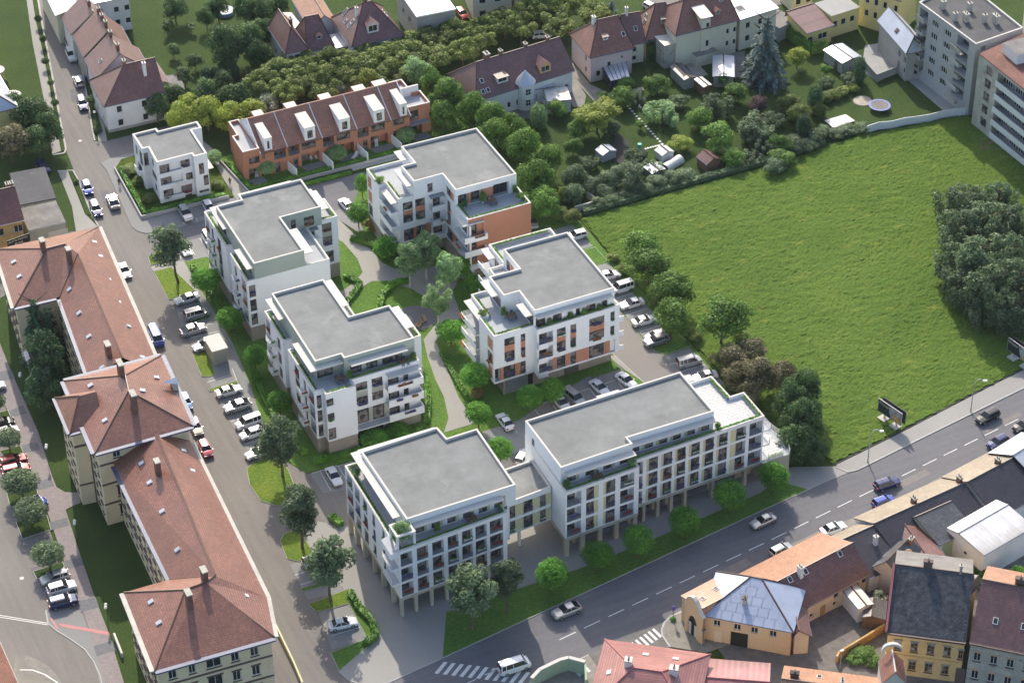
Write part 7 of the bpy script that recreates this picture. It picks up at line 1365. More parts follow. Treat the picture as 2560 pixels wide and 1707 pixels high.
# ================================================================ trees and shrubs
def crown_mesh(shape, m, seed, nl=2600, ls=.085):
    def mk():
        rnd = random.Random(seed*31+len(shape)*7); b = MB(); cl = []
        if shape == 'round':
            for i in range(26):
                t = rnd.uniform(0, 6.283); u = rnd.uniform(-.75, 1); r = math.sqrt(max(0, 1-u*u))*rnd.uniform(.45, .78); cl.append((Vector((r*math.cos(t), r*math.sin(t), u*.66)), rnd.uniform(.24, .42)))
        elif shape == 'wide':
            for i in range(34):
                t = rnd.uniform(0, 6.283); u = rnd.uniform(-.35, .9); r = math.sqrt(rnd.uniform(0, 1))*.85; cl.append((Vector((r*math.cos(t), r*math.sin(t), u*(1-r*.5)*.8)), rnd.uniform(.16, .34)))
        elif shape == 'ball':
            for i in range(40):
                z = 1-2*(i+.5)/40; t = i*2.399; r = math.sqrt(1-z*z)*.72; cl.append((Vector((r*math.cos(t), r*math.sin(t), z*.72)), .29))
        elif shape == 'airy':
            for i in range(44):
                t = rnd.uniform(0, 6.283); u = rnd.uniform(-.9, .95); r = math.sqrt(max(0, 1-u*u))*rnd.uniform(.2, .85); cl.append((Vector((r*math.cos(t), r*math.sin(t), u*.8)), rnd.uniform(.14, .27)))
        elif shape == 'tall':
            for i in range(40):
                t = rnd.uniform(0, 6.283); u = rnd.uniform(-.95, .95); r = math.sqrt(max(0, 1-abs(u)**2.2))*rnd.uniform(.25, .8); cl.append((Vector((r*math.cos(t), r*math.sin(t), u*.82)), rnd.uniform(.18, .34)))
        elif shape == 'upright':
            for i in range(26):
                t = rnd.uniform(0, 6.283); r = math.sqrt(rnd.uniform(0, 1))*.75
                for k in range(4): cl.append((Vector((r*math.cos(t)*(1+k*.08), r*math.sin(t)*(1+k*.08), -.7+k*.42*(1.15-r*.6))), rnd.uniform(.13, .2)))
        elif shape == 'column':
            for i in range(34):
                t = i*2.4; u = -.95+1.8*i/34; r = .5*math.sqrt(max(.05, 1-max(0, u)**1.6))*(.6 if u < -.8 else 1); cl.append((Vector((r*math.cos(t), r*math.sin(t), u)), .34 if u < .7 else .2))
        if shape == 'conifer':
            for k in range(15):
                z = -.95+1.8*k/15; rr = (1-(k/15))**.85*.95+.04; nb = max(4, int(14*(1-k/17)))
                for j in range(nb):
                    t = j*6.283/nb+k*.7+rnd.uniform(-.2, .2); L = rr*rnd.uniform(.75, 1.08)
                    for q in range(int(7+20*rr)):
                        s = rnd.uniform(.12, 1)**.7; w = .07+.10*(1-s); c = Vector((math.cos(t)*L*s+rnd.uniform(-w, w), math.sin(t)*L*s+rnd.uniform(-w, w), z-.20*s*rr+rnd.uniform(-.03, .05)))
                        d = Vector((math.cos(t), math.sin(t), -.35)); u_ = Vector((-math.sin(t), math.cos(t), rnd.uniform(-.4, .4))); sz = rnd.uniform(.05, .085)
                        b.face([c-d*sz*1.3, c+u_*sz*.6, c+d*sz*1.3, c-u_*sz*.6], m)
        else:
            tot = sum(r*r for _, r in cl)
            for c, r in cl:
                for _ in range(int(nl*r*r/tot)):
                    t = rnd.uniform(0, 6.283); u = rnd.uniform(-.55, 1); s = math.sqrt(1-u*u); n = Vector((s*math.cos(t), s*math.sin(t), u)); rr = r*rnd.uniform(.72, 1.12)
                    p = c+n*rr; n2 = (n+Vector((rnd.gauss(0, .45), rnd.gauss(0, .45), rnd.gauss(.1, .4)))).normalized(); a = n2.orthogonal().normalized(); bb = n2.cross(a); k = rnd.uniform(0, 6.28)
                    a, bb = a*math.cos(k)+bb*math.sin(k), bb*math.cos(k)-a*math.sin(k); z = ls*rnd.uniform(.55, 1.25)
                    b.face([p+a*z, p+bb*z*.62, p-a*z, p-bb*z*.62], m)
            for c, r in cl[::2]:
                if shape not in ('airy', 'upright'): b.ball(c*.7, r*.6, m, 6, 4)
        me = b.data('crown'); at = me.attributes.new('tint', 'FLOAT', 'FACE')
        at.data.foreach_set('value', [min(1, max(0, rnd.gauss(.40, .48))) for _ in me.polygons]); return me
    return cached(('crown', shape, m, seed), mk)
def trunk_mesh(m, lean, seed):
    def mk():
        rnd = random.Random(seed); b = MB(); p = Vector((0, 0, -.02)); r = .028; top = []
        for i in range(5):
            q = p+Vector((lean*.10+rnd.uniform(-.02, .02), rnd.uniform(-.02, .02), .17)); b.tube(p, q, r*(1-i*.13), r*(1-(i+1)*.13), m, 7, i == 4); p = q
            if i >= 2:
                for k in range(3):
                    t = rnd.uniform(0, 6.28); b.tube(p, p+Vector((math.cos(t)*.22, math.sin(t)*.22, .14)), r*.42, r*.12, m, 5)
        return b.data('trunk')
    return cached(('trunk', m, lean, seed), mk)
TN = [0]
def tree(name, label, x, y, Rr, H, shape='round', m='leaf_mid', clear=None, cat='tree', group=None, tm='bark', lean=0, z0=0):
    TN[0] += 1; n = TN[0]; Rr *= {'round': .82, 'wide': .86, 'ball': .84, 'airy': .9, 'tall': .8, 'upright': .92, 'column': 1.1, 'conifer': 1}[shape]; clear = H*.28 if clear is None else clear
    root = link(name, None, None, (x, y, z0)); root.empty_display_size = .5; tag(root, label, cat, group)
    nl, ls = (5200, .058) if Rr > 1.6 else (1300, .10)
    if Rr > 4.2: nl, ls = 8000, .050
    rz = (H-clear)/2/(1 if shape in ('column', 'conifer') else .98)
    c = link('crown', crown_mesh(shape, m, n % 3+(10 if nl == 1300 else 20 if nl == 9000 else 0), nl, ls), root, (lean*H*.5, 0, clear+rz), random.uniform(0, 6.28)); k = random.uniform(.9, 1.1); c.scale = (Rr*k, Rr/k, rz)
    if H > 1.6:
        t = link('trunk', trunk_mesh(tm, lean, n % 3), root, (0, 0, 0), 0); t.scale = (max(Rr*2.0, H*.75)*(1 if H > 3 else .8),)*2+(H*(.86 if shape in ('round', 'upright', 'wide') else 1),)
    return root
KX = .0289
def tree_at(name, label, c, r, x, y, W, H, shape='round', m='leaf_mid', clear=None, base=None, **kw):
    cl = H*.28 if clear is None else clear
    if base: p = T(*base)
    else: p = T(c, r, x, y, cl+(H-cl)*.5)
    return tree(name, label, p.x, p.y, W/2*KX*(1+(r == 0)*.10+(r == 1)*.05-(r == 3)*.04), H, shape, m, clear, **kw)
ORD = ['leftmost', 'second from the left', 'third from the left', 'fourth from the left', 'fifth from the left', 'sixth from the left', 'seventh from the left', 'eighth from the left', 'ninth from the left', 'tenth from the left',
       'eleventh from the left', 'twelfth from the left', 'thirteenth from the left', 'fourteenth from the left', 'fifteenth from the left', 'sixteenth from the left', 'seventeenth from the left', 'eighteenth from the left', 'nineteenth from the left', 'twentieth from the left'] 
def grove(name, phrase, group, items, cat='tree', **kw):
    "individual trees; labels count them from left to right in the photograph"
    items = sorted(items, key=lambda i: i[0]*640+i[2]*.27234); n = len(items)
    for k, it in enumerate(items):
        o = 'rightmost' if k == n-1 and n > 1 else ORD[k]; d = dict(kw)
        if len(it) > 6: d.update(it[6])
        tree_at(name, f'{o} {phrase}' if n > 1 else phrase, *it[:6], cat=cat, group=group if n > 1 else None, **d)
grove('lawn_tree', 'round tree on the lawn strip along the main road', 'young trees along the main road',
      [(2, 3, 365, 560, 225, 6.2), (2, 3, 785, 385, 210, 6), (2, 3, 1160, 250, 225, 6.2), (2, 3, 1580, 80, 225, 6.2), (2, 2, 2000, 1410, 230, 6.2), (3, 2, 55, 1235, 215, 6)], shape='ball', m='leaf_bright', clear=1.5)
grove('street_tree', 'bright round tree on the street side beds', 'young trees on the street side',
      [(0, 1, 1885, 1000, 205, 5.4), (0, 1, 2110, 1355, 190, 5.2), (0, 2, 2335, 130, 175, 5.2), (1, 2, 215, 540, 170, 5)], shape='ball', m='leaf_bright', clear=1.5)
grove('park_tree', 'bright round tree along the curving park path', 'young trees by the park path',
      [(1, 2, 2010, 310, 215, 5.4), (1, 2, 2040, 660, 195, 5.2), (1, 2, 2240, 985, 190, 5.2), (1, 1, 935, 390, 185, 5), (1, 1, 1195, 700, 200, 5), (1, 1, 1790, 1470, 200, 5.2), (1, 1, 1870, 880, 170, 5), (1, 1, 1990, 1040, 155, 5)], shape='ball', m='leaf_bright', clear=1.4)
tree_at('park_tree', 'bright bushy tree at the rear corner of the terracotta walled block', 1, 1, 975, 120, 120, 5, 'ball', 'leaf_bright', 1)
grove('court_tree', 'twin round tree at the parking court', 'twin trees at the parking court', [(2, 2, 165, 505, 195, 5.4), (2, 2, 368, 445, 195, 5.4)], shape='ball', m='leaf_bright', clear=1.5)
grove('round_bush', 'round bush before the T roofed block', 'round bushes', [(1, 2, 1085, 890, 215, 2.6), (1, 2, 1300, 825, 195, 2.3)], cat='bush', shape='ball', m='leaf_bright', clear=.1)
grove('birch_tree', 'pale birch in the middle of the park', 'birches in the park', [(1, 1, 1375, 770, 225, 9.5, dict(base=(1, 1, 1415, 1070))), (1, 1, 1575, 710, 255, 10.5, dict(base=(1, 1, 1570, 1000))), (1, 1, 1765, 900, 245, 9), (1, 1, 1665, 1170, 225, 9, dict(base=(1, 1, 1670, 1420)))], shape='airy', m='leaf_birch', tm='bark_birch', clear=2.8)
G4 = dict(shape='tall', m='leaf_grey', tm='bark')
tree_at('street_tree', 'tall leaning dark tree on the grass island opposite the school roof', 0, 1, 1570, 640, 330, 12.5, clear=4.6, base=(0, 1, 1640, 1030), lean=-.22, **G4)
tree_at('street_tree', 'big dark olive tree standing over the white cars and footpath', 1, 2, 170, 740, 350, 12, clear=3.4, base=(1, 2, 245, 1240), lean=-.08, **G4)
tree_at('street_tree', 'big dark tree above the bean shaped grass island', 1, 2, 400, 1400, 380, 12, clear=3.8, base=(1, 3, 425, 330), **G4)
tree_at('street_tree', 'big dark tree hiding two parked cars near the corner block', 1, 3, 690, 370, 390, 12.5, clear=4.2, base=(1, 3, 690, 820), **G4)
tree_at('street_tree', 'big dark tree on the corner lawn beside the front pillars', 1, 3, 2010, 640, 410, 12.5, clear=4.4, base=(1, 3, 1985, 1080), **G4)
tree_at('street_tree', 'slightly smaller dark tree just right of the corner lawn tree', 1, 3, 2290, 670, 290, 10.5, clear=4.0, base=(1, 3, 2300, 930), **G4)
grove('garden_tree', 'small tree in the terraced house gardens', 'trees in the terraced gardens', [(1, 0, 1375, 1240, 150, 3.4), (1, 0, 740, 1405, 155, 3.4), (1, 0, 83, 1530, 150, 3.4)], shape='ball', m='leaf_birch', clear=.6)
tree_at('garden_tree', 'small round tree at the right corner of the white villa', 0, 0, 1965, 1440, 120, 3.0, 'ball', 'leaf_birch', .5)
grove('parking_tree', 'tree between right hand parking and meadow', 'trees along the meadow edge',
      [(2, 1, 1170, 700, 310, 7.5), (2, 1, 1250, 880, 330, 8), (2, 1, 1480, 1090, 320, 8), (2, 1, 1465, 1350, 320, 7.5), (2, 1, 1930, 1350, 400, 9.5)], shape='round', m='leaf_mid', clear=2)
grove('parking_bush', 'low bush below the meadow edge trees', 'bushes at the meadow edge', [(2, 1, 930, 790, 110, 1.4), (2, 1, 1030, 900, 120, 1.8), (2, 1, 1320, 1200, 130, 2), (2, 1, 1680, 1500, 150, 2), (2, 1, 2100, 1500, 130, 2)], cat='bush', shape='round', m='leaf_olive', clear=.1)
grove('autumn_bush_tree', 'brownish bushy tree beside the sunny roof terrace', 'bush trees by the roof terrace',
      [(2, 2, 2000, 180, 300, 6), (2, 2, 2180, 90, 260, 5), (2, 2, 2260, 330, 300, 7), (2, 2, 2080, 330, 240, 5.5), (3, 2, 130, 330, 260, 6.5), (2, 2, 2170, 480, 200, 5)], shape='round', m='leaf_brown', clear=.4)
grove('dark_bush_tree', 'dark dense tree at the front block end', 'dark bush trees at the block end',
      [(3, 2, 330, 470, 270, 9), (3, 2, 210, 560, 280, 9), (3, 2, 330, 720, 280, 9), (3, 2, 260, 920, 290, 7), (3, 2, 420, 1010, 200, 4.5), (3, 2, 240, 780, 230, 7)], shape='round', m='leaf_dark', clear=.2)
grove('meadow_tree', 'big silvery tree on the right of the meadow', 'silvery trees on the meadow',
      [(3, 1, 1760, 300, 350, 9), (3, 1, 2120, 270, 270, 9), (3, 1, 1780, 560, 350, 10), (3, 1, 2050, 500, 360, 11), (3, 1, 2300, 520, 330, 11), (3, 1, 1720, 830, 260, 9), (3, 1, 1930, 830, 360, 12), (3, 1, 2180, 800, 360, 12), (3, 1, 1800, 1050, 300, 8), (3, 1, 2060, 1100, 380, 12), (3, 1, 2300, 1050, 350, 12), (3, 1, 2250, 1300, 320, 8), (3, 1, 2010, 1290, 240, 6)], shape='upright', m='leaf_grey', clear=.6)
grove('back_tree', 'leafy tree behind the terracotta walled block', 'green trees behind the blocks',
      [(1, 0, 1620, 770, 230, 8), (1, 0, 1750, 900, 290, 9), (1, 0, 1720, 1060, 220, 7), (1, 0, 1960, 1010, 250, 8), (1, 0, 2150, 1100, 250, 8), (1, 0, 2200, 1260, 260, 8), (2, 0, 30, 1180, 240, 7), (2, 0, 100, 1330, 270, 8), (2, 0, 330, 1480, 240, 7), (2, 1, 220, 110, 330, 9), (2, 1, 300, 300, 280, 7), (2, 1, 120, 330, 220, 6)], shape='round', m='leaf_mid', clear=.8)
grove('back_bush', 'yellow green bush at the meadow corner', 'bushes at the meadow corner', [(2, 1, 480, 220, 120, 3.4), (2, 1, 430, 390, 160, 2.6), (2, 1, 540, 420, 160, 2.6), (1, 0, 1640, 1120, 90, 1.6)], cat='bush', shape='round', m='leaf_olive', clear=.1)
random.seed(11)
belt = [(1, 0, 60, 760), (1, 0, 240, 660), (1, 0, 400, 580), (1, 0, 430, 790), (1, 0, 590, 700), (1, 0, 700, 570), (1, 0, 840, 590), (1, 0, 900, 700), (1, 0, 1040, 640), (1, 0, 1190, 560), (1, 0, 1340, 430), (1, 0, 1500, 380), (1, 0, 1640, 520), (1, 0, 1690, 350), (1, 0, 1850, 300), (1, 0, 1900, 470),
        (1, 0, 2040, 370), (1, 0, 2130, 250), (1, 0, 2290, 200), (2, 0, 110, 130), (2, 0, 250, 90), (2, 0, 400, 130), (2, 0, 520, 60), (2, 0, 680, 60), (2, 0, 760, 150), (2, 0, 430, 270), (2, 0, 80, 260), (1, 0, 620, 830), (1, 0, 1230, 720), (1, 0, 300, 860), (1, 0, 1330, 590), (1, 0, 1050, 520)]
for i_, (ph, sel) in enumerate((('olive tree in the belt right behind the terraced row', lambda q: q[0]*2350+q[2] < 3000), ('olive tree in the belt below the big maroon roofed house', lambda q: 3000 <= q[0]*2350+q[2] < 3900), ('olive tree in the belt above the long dormered house', lambda q: q[0]*2350+q[2] >= 3900))):
    grove('belt_tree', ph, 'belt trees, '+('left', 'middle', 'right')[i_]+' stretch', [(*q, random.uniform(240, 310), random.uniform(5.5, 7.5)) for q in belt if sel(q)], shape='wide', m='leaf_olive', clear=1.2)
grove('blue_spruce', 'small blue spruce behind the pink house', None, [(2, 0, 915, 120, 170, 7)], shape='conifer', m='needle_blue', clear=.2, tm='bark')
tree_at('blue_spruce', 'very tall blue spruce between the cream and yellow houses', 3, 0, -20, 420, 330, 16.5, 'conifer', 'needle_blue', .4)
grove('silver_shrub', 'silvery shrub behind the terraced row', 'silvery shrubs behind the terrace', [(1, 0, 90, 960, 220, 5), (1, 0, 740, 830, 230, 5), (1, 0, 1820, 800, 180, 5)], cat='shrub', shape='upright', m='leaf_silver', clear=.1)
tree_at('garden_tree', 'pale yellow green tree behind the right end of the terraced row', 1, 0, 1460, 660, 250, 7, 'round', 'leaf_birch', 1)
grove('yellow_tree', 'yellow green tree behind villa and terraced row', 'yellow green trees', [(1, 0, 1030, 760, 240, 6), (0, 0, 1660, 1080, 270, 6.5), (0, 0, 1900, 1040, 290, 7), (0, 0, 2130, 1080, 270, 6.5), (0, 0, 2290, 1040, 240, 6), (0, 0, 1750, 980, 220, 6)], shape='round', m='leaf_yellow', clear=.8)
grove('dark_tree', 'dark tree between corner house and yellow trees', 'dark trees behind the villa', [(0, 0, 1440, 990, 220, 6.5), (0, 0, 1560, 900, 230, 6), (0, 0, 1900, 880, 280, 7), (0, 0, 2150, 900, 280, 7), (0, 0, 2050, 760, 200, 5)], shape='round', m='leaf_dark', clear=.6)
grove('garden_tree', 'garden tree in the top left back gardens', 'top left garden trees',
      [(0, 0, 1600, 70, 230, 6), (0, 0, 1890, 160, 160, 5), (0, 0, 2000, 70, 210, 6), (0, 0, 2070, 420, 320, 10), (0, 0, 2290, 390, 260, 9), (0, 0, 2250, 80, 240, 7), (0, 0, 1530, 240, 120, 3), (0, 0, 1590, 460, 130, 3), (0, 0, 1790, 560, 150, 3.5), (0, 0, 1690, 700, 180, 4), (1, 0, 40, 300, 240, 7), (1, 0, 60, 100, 240, 7), (1, 0, 190, 60, 200, 6), (1, 0, 20, 500, 220, 7), (0, 0, 2100, 600, 160, 4), (0, 0, 1750, 250, 110, 2)], shape='round', m='leaf_dark', clear=.8)
grove('cone_tree', 'dark clipped cone in the top left garden', 'clipped cones', [(0, 0, 1890, 690, 90, 3.4), (0, 0, 1960, 690, 90, 3.6), (0, 0, 2030, 700, 90, 3.4), (0, 0, 2140, 670, 100, 3.8)], cat='shrub', shape='column', m='needle', clear=.05)
tree_at('garden_shrub', 'small silvery shrub under the twin gabled house wall', 1, 0, 110, 620, 120, 3, 'upright', 'leaf_silver', .1)
grove('front_garden_tree', 'bushy tree between footway and old houses', 'front garden trees', [(0, 0, 830, 60, 130, 4), (0, 0, 820, 130, 110, 3), (0, 0, 930, 450, 120, 5, dict(m='leaf_yellow')), (0, 0, 945, 570, 130, 4), (0, 0, 850, 280, 100, 2.6)], shape='round', m='leaf_mid', clear=.3)
grove('big_dark_tree', 'big dark tree at the left edge', 'big dark trees at the left', [(0, 0, 60, 1000, 300, 8), (0, 0, 290, 1070, 330, 9), (0, 0, 440, 1190, 240, 8), (0, 0, 90, 1300, 300, 8, dict(m='leaf_brown')), (0, 0, 340, 1290, 260, 7), (0, 0, 10, 800, 150, 6)], shape='round', m='leaf_dark', clear=1.5)
grove('verge_tree', 'clipped tree on the left street verge', 'clipped trees, left verge', [(0, 0, 350, 175, 66, 2.6), (0, 0, 393, 360, 66, 2.6), (0, 0, 415, 562, 66, 2.4), (0, 0, 465, 760, 60, 2.2), (0, 0, 503, 945, 66, 2.4)], shape='ball', m='leaf_dark', clear=1)
grove('verge_tree', 'clipped tree on the right street verge', 'clipped trees, right verge', [(0, 0, 595, -5, 90, 2.8), (0, 0, 710, 292, 90, 2.8), (0, 0, 848, 915, 98, 2.8)], shape='ball', m='leaf_dark', clear=1.3)
grove('verge_bush', 'low bush on the strips beside the street', 'low verge bushes', [(0, 0, 675, 232, 50, .7), (0, 0, 905, 1200, 60, 1), (0, 1, 700, 100, 50, .8), (0, 0, 885, 1180, 60, 1)], cat='bush', shape='ball', m='leaf_dark', clear=.02)
grove('tall_conifer', 'tall dark conifer against the school wall', 'conifers by the school', [(0, 1, 335, 1430, 260, 15), (0, 1, 470, 1480, 210, 13)], shape='conifer', m='needle', clear=.5)
grove('dark_conifer', 'dark broad evergreen in the school garden', 'evergreens in the school garden', [(0, 2, 420, 200, 330, 13), (0, 2, 380, 430, 300, 9), (0, 2, 500, 350, 260, 8)], shape='tall', m='needle', clear=.6)
grove('ball_tree', 'ball tree in the promenade parking strip', 'ball trees at the promenade', [(0, 2, 70, 880, 190, 4.2), (0, 2, 185, 1285, 250, 4.8), (0, 2, 280, 1550, 235, 4.6), (0, 3, 437, 380, 240, 4.6), (0, 2, -20, 550, 120, 4)], shape='ball', m='leaf_grey', clear=1.4)
# allotment gardens in the middle distance
random.seed(5)
gm = [('leaf_grey', 'silvery'), ('leaf_mid', 'green'), ('leaf_olive', 'olive')]
tree_at('garden_tree', 'large yellow green fruit tree in the garden below the pink house', 2, 0, 780, 1060, 370, 6.5, 'wide', 'leaf_yellow', 1.4)
tree_at('garden_tree', 'round silvery green olive like tree beside the stepping stones', 2, 0, 1390, 1030, 260, 4.5, 'upright', 'leaf_birch', .5)
tree_at('garden_tree', 'pale narrow cone tree left of the flat roofed extension', 2, 0, 243, 1060, 125, 5, 'column', 'leaf_birch', .1)
tree_at('garden_tree', 'yellow flowering bush next to the stepping stone crossing', 2, 0, 1530, 1310, 200, 2.6, 'round', 'leaf_yellow', .2)
tree_at('garden_tree', 'dark purple leaved tree in the back gardens', 2, 0, 2250, 970, 180, 3.4, 'round', 'leaf_purple', .2)
tree_at('garden_tree', 'bright yellow green tree beside the yellow house', 3, 0, 270, 520, 185, 4.4, 'round', 'leaf_yellow', 1.2)
tree_at('garden_tree', 'slim dark columnar cypress beside the metal roofed garage', 3, 0, 845, 640, 95, 5.6, 'column', 'needle', .1)
tree_at('garden_tree', 'columnar cypress left of the trampoline lawn', 3, 0, 435, 900, 110, 5.5, 'column', 'needle', .1)
tree_at('garden_tree', 'columnar cypress close to the white deck', 3, 0, 330, 1160, 110, 5, 'column', 'needle', .1)
grove('allotment_tree', 'mid green tree in the gardens above the meadow', 'green garden trees', [(2, 0, x, y, W*.86, H*.9) for x, y, W, H in ((400, 1000, 220, 4), (1000, 900, 260, 4.5), (1340, 780, 270, 4), (560, 1340, 180, 3.5), (1180, 1140, 100, 2), (1880, 1260, 340, 6.5), (1720, 1080, 250, 5), (2050, 860, 240, 4.5), (1940, 740, 120, 3.4), (2020, 1450, 220, 4), (620, 1180, 240, 4.4), (1050, 760, 180, 2.6), (840, 880, 120, 2))]+[(3, 0, 530, 640, 110, 2.4), (3, 0, 110, 1330, 200, 3.6), (3, 0, 140, 1450, 220, 3)], shape='round', m='leaf_mid', clear=.3)
grove('allotment_tree', 'silvery tree in the gardens above the meadow', 'silvery garden trees', [(2, 0, x, y, W*.86, H*.9) for x, y, W, H in ((1880, 960, 260, 5.5), (2230, 1160, 330, 6), (1150, 1430, 190, 3), (1290, 1530, 180, 2.4), (700, 1490, 170, 3), (1100, 1540, 190, 3), (1530, 930, 180, 3), (2200, 1440, 180, 2.6), (2300, 1300, 240, 4), (900, 1170, 160, 3), (1150, 900, 160, 3))]+[(3, 0, 530, 750, 110, 2.2), (3, 0, 755, 725, 140, 2.4), (3, 0, 430, 1240, 160, 3), (3, 0, 30, 1100, 180, 3)], shape='upright', m='leaf_grey', clear=.2)
ws_ = [(2, 1, x, y, W, H) for x, y, W, H in ((560, 60, 220, 5), (560, 220, 180, 4), (720, 130, 200, 3.4), (860, 190, 180, 2.6), (960, 70, 260, 4), (1110, 60, 260, 4.4), (1160, 170, 180, 2.2), (790, 290, 150, 2), (920, 270, 150, 2), (1330, 110, 180, 2.2), (1480, 60, 180, 2.6), (1600, 30, 170, 2), (1050, 210, 150, 2), (1250, 170, 140, 1.6))]+[(3, 0, x, y, W, H) for x, y, W, H in ((60, 1520, 200, 2.6), (230, 1330, 200, 3), (520, 1200, 130, 2), (850, 1170, 150, 1.6), (730, 1190, 160, 1.6), (620, 1220, 160, 1.6), (360, 1330, 180, 2))]
grove('wall_shrub', 'scrubby shrub on the left boundary above the meadow', 'shrubs, left boundary', [q for q in ws_ if q[0] == 2], cat='shrub', shape='round', m='leaf_grey', clear=.05)
grove('wall_shrub', 'scrubby shrub between hut and white fence', 'shrubs, right boundary', [q for q in ws_ if q[0] == 3], cat='shrub', shape='round', m='leaf_grey', clear=.05)
grove('lawn_hedge_shrub', 'ragged shrub in the row dividing the lawn', 'shrubs dividing the lawn', [(3, 0, x, y, W, H) for x, y, W, H in ((540, 890, 130, 1.8), (610, 860, 130, 1.8), (690, 840, 120, 1.6), (780, 810, 110, 1.6), (470, 1010, 130, 3), (200, 960, 200, 3.4), (280, 1050, 200, 3.6))], cat='shrub', shape='round', m='leaf_olive', clear=.05)
grove('yard_shrub', 'shrub in the yards among the dark roofs', 'yard shrubs', [(3, 3, 1030, 780, 130, 2.4, dict(m='leaf_silver')), (3, 3, 1960, 440, 110, 3.4), (3, 3, 2080, 400, 100, 4), (3, 3, 1850, 550, 150, 2.2), (3, 3, 1990, 610, 170, 2.4), (3, 3, 2300, 600, 190, 4, dict(m='leaf_bright')), (3, 3, 2200, 650, 170, 3), (3, 3, 880, 1300, 180, 1.4), (3, 3, 780, 1340, 120, 1), (3, 3, 960, 1360, 130, 1.2)], cat='shrub', shape='round', m='leaf_mid', clear=.1)
tree_at('autumn_bush', 'golden bush on the bed between the park path and the white back block', 1, 1, 1060, 510, 150, 2.2, 'round', 'leaf_copper', .05)
tree_at('autumn_bush', 'golden bush beside the right end of the terraced row', 1, 0, 1660, 1080, 110, 2.2, 'round', 'leaf_copper', .05)
tree_at('autumn_bush', 'small golden bush on the bed left of the orange panelled block', 1, 2, 2030, 470, 110, 1.6, 'round', 'leaf_copper', .05)
grove('villa_shrub', 'shrub in the white villa garden', 'villa garden shrubs', [(0, 1, 1290, 90, 140, 1.6), (0, 1, 1370, 250, 130, 1.4), (0, 1, 1990, 130, 130, 1.6), (0, 0, 1180, 1560, 150, 1.5)], cat='shrub', shape='round', m='leaf_olive', clear=.05)
# hedges
def hedge_thing(label, pts, w, h, m='hedge_green', z=.1):
    b_ = hedge(None, [tuple(p) for p in xy(pts)], w, h, z, m, 'hedge', 12, .2, kind=None); return tag(b_, label, 'hedge')
hedge_thing('hedge round the tapering lawn right of the sage penthouse blocks', [(-19, 30), (-17.4, 26.5), (-19.4, 24.4), (-22, 22), (-25, 22.6)], 1.2, .8)
hedge_thing('curved hedge between the park path and the white back block', [(-13.7, 40), (-10.8, 36), (-10.4, 31.5), (-8, 29), (-3, 27.6)], 1.3, .9)
hedge_thing('curved hedge on the north side of the central park lawn', [(-17.5, 17.5), (-15.5, 21.5), (-12, 24), (-9.3, 23.6)], 1.4, .9)
hedge_thing('hedge along the lawn right of the T roofed block', [(-18.6, 4), (-17.3, -1), (-18.5, -6), (-20.3, -10.5), (-22.2, -14.2)], 1.2, .8)
hedge_thing('hedge in front of the T roofed block above the parking', [(-43, -15.6), (-33, -16.2), (-23.5, -15.8)], 1.3, .8)
hedge_thing('hedge along the park path left of the orange panelled block', [(-12.4, 2), (-13, -4), (-13.4, -10), (-13.6, -14)], 1.1, .8)
hedge_thing('hedge with a bend beside the lone white car at the bottom', [(-49.2, -46.8), (-49.3, -50.5), (-48.6, -54), (-49.2, -57.2), (-51.5, -58.4)], 1.3, 1.0)
hedge_thing('clipped hedge just inside the villa garden wall', [(-44.6, 80), (-45.1, 63.7), (-29.6, 63.1)], 1.0, .8, z=.25)
hedge_thing('clipped hedge inside the long wall of the terraced gardens', [(-25.6, 74), (-24.6, 62.9), (20, 62.7)], .9, .7, z=.16)
hedge_thing('hedge strip below the footpath of the terraced gardens', [(-25, 60.2), (-5.5, 60.1)], .9, .6)
hedge_thing('small hedge by the parking at the left front block', [(-45.4, -29.3), (-44.6, -31.8)], 1.4, 1.0)
hedge_thing('hedge bed along the street side of the rear sage block', [(-42.6, 44.5), (-42.2, 36), (-42.6, 24)], 1.4, .8)
hedge_thing('hedge bed along the street side of the T roofed block', [(-43.4, 12), (-44.2, 4), (-44.6, -6), (-43.5, -13)], 1.4, .8)
hedge_thing('tall green hedge between the yellow house and the blue spruce', [(3, 0, 160, 330), (3, 0, 390, 500), (3, 0, 540, 470)], 1.4, 2.4, 'leaf_mid')
hedge_thing('ivy grown garden wall running down to the meadow corner', [(2, 0, 0, 1170), (2, 0, 200, 1330), (2, 0, 330, 1530)], 1.2, 2.2, 'leaf_mid')
hedge_thing('dark strip of weeds along the top edge of the meadow', [(28, 29.2), (45, 29.4), (66, 29.4), (80, 30.4)], 1.6, 1.1, 'leaf_grey')

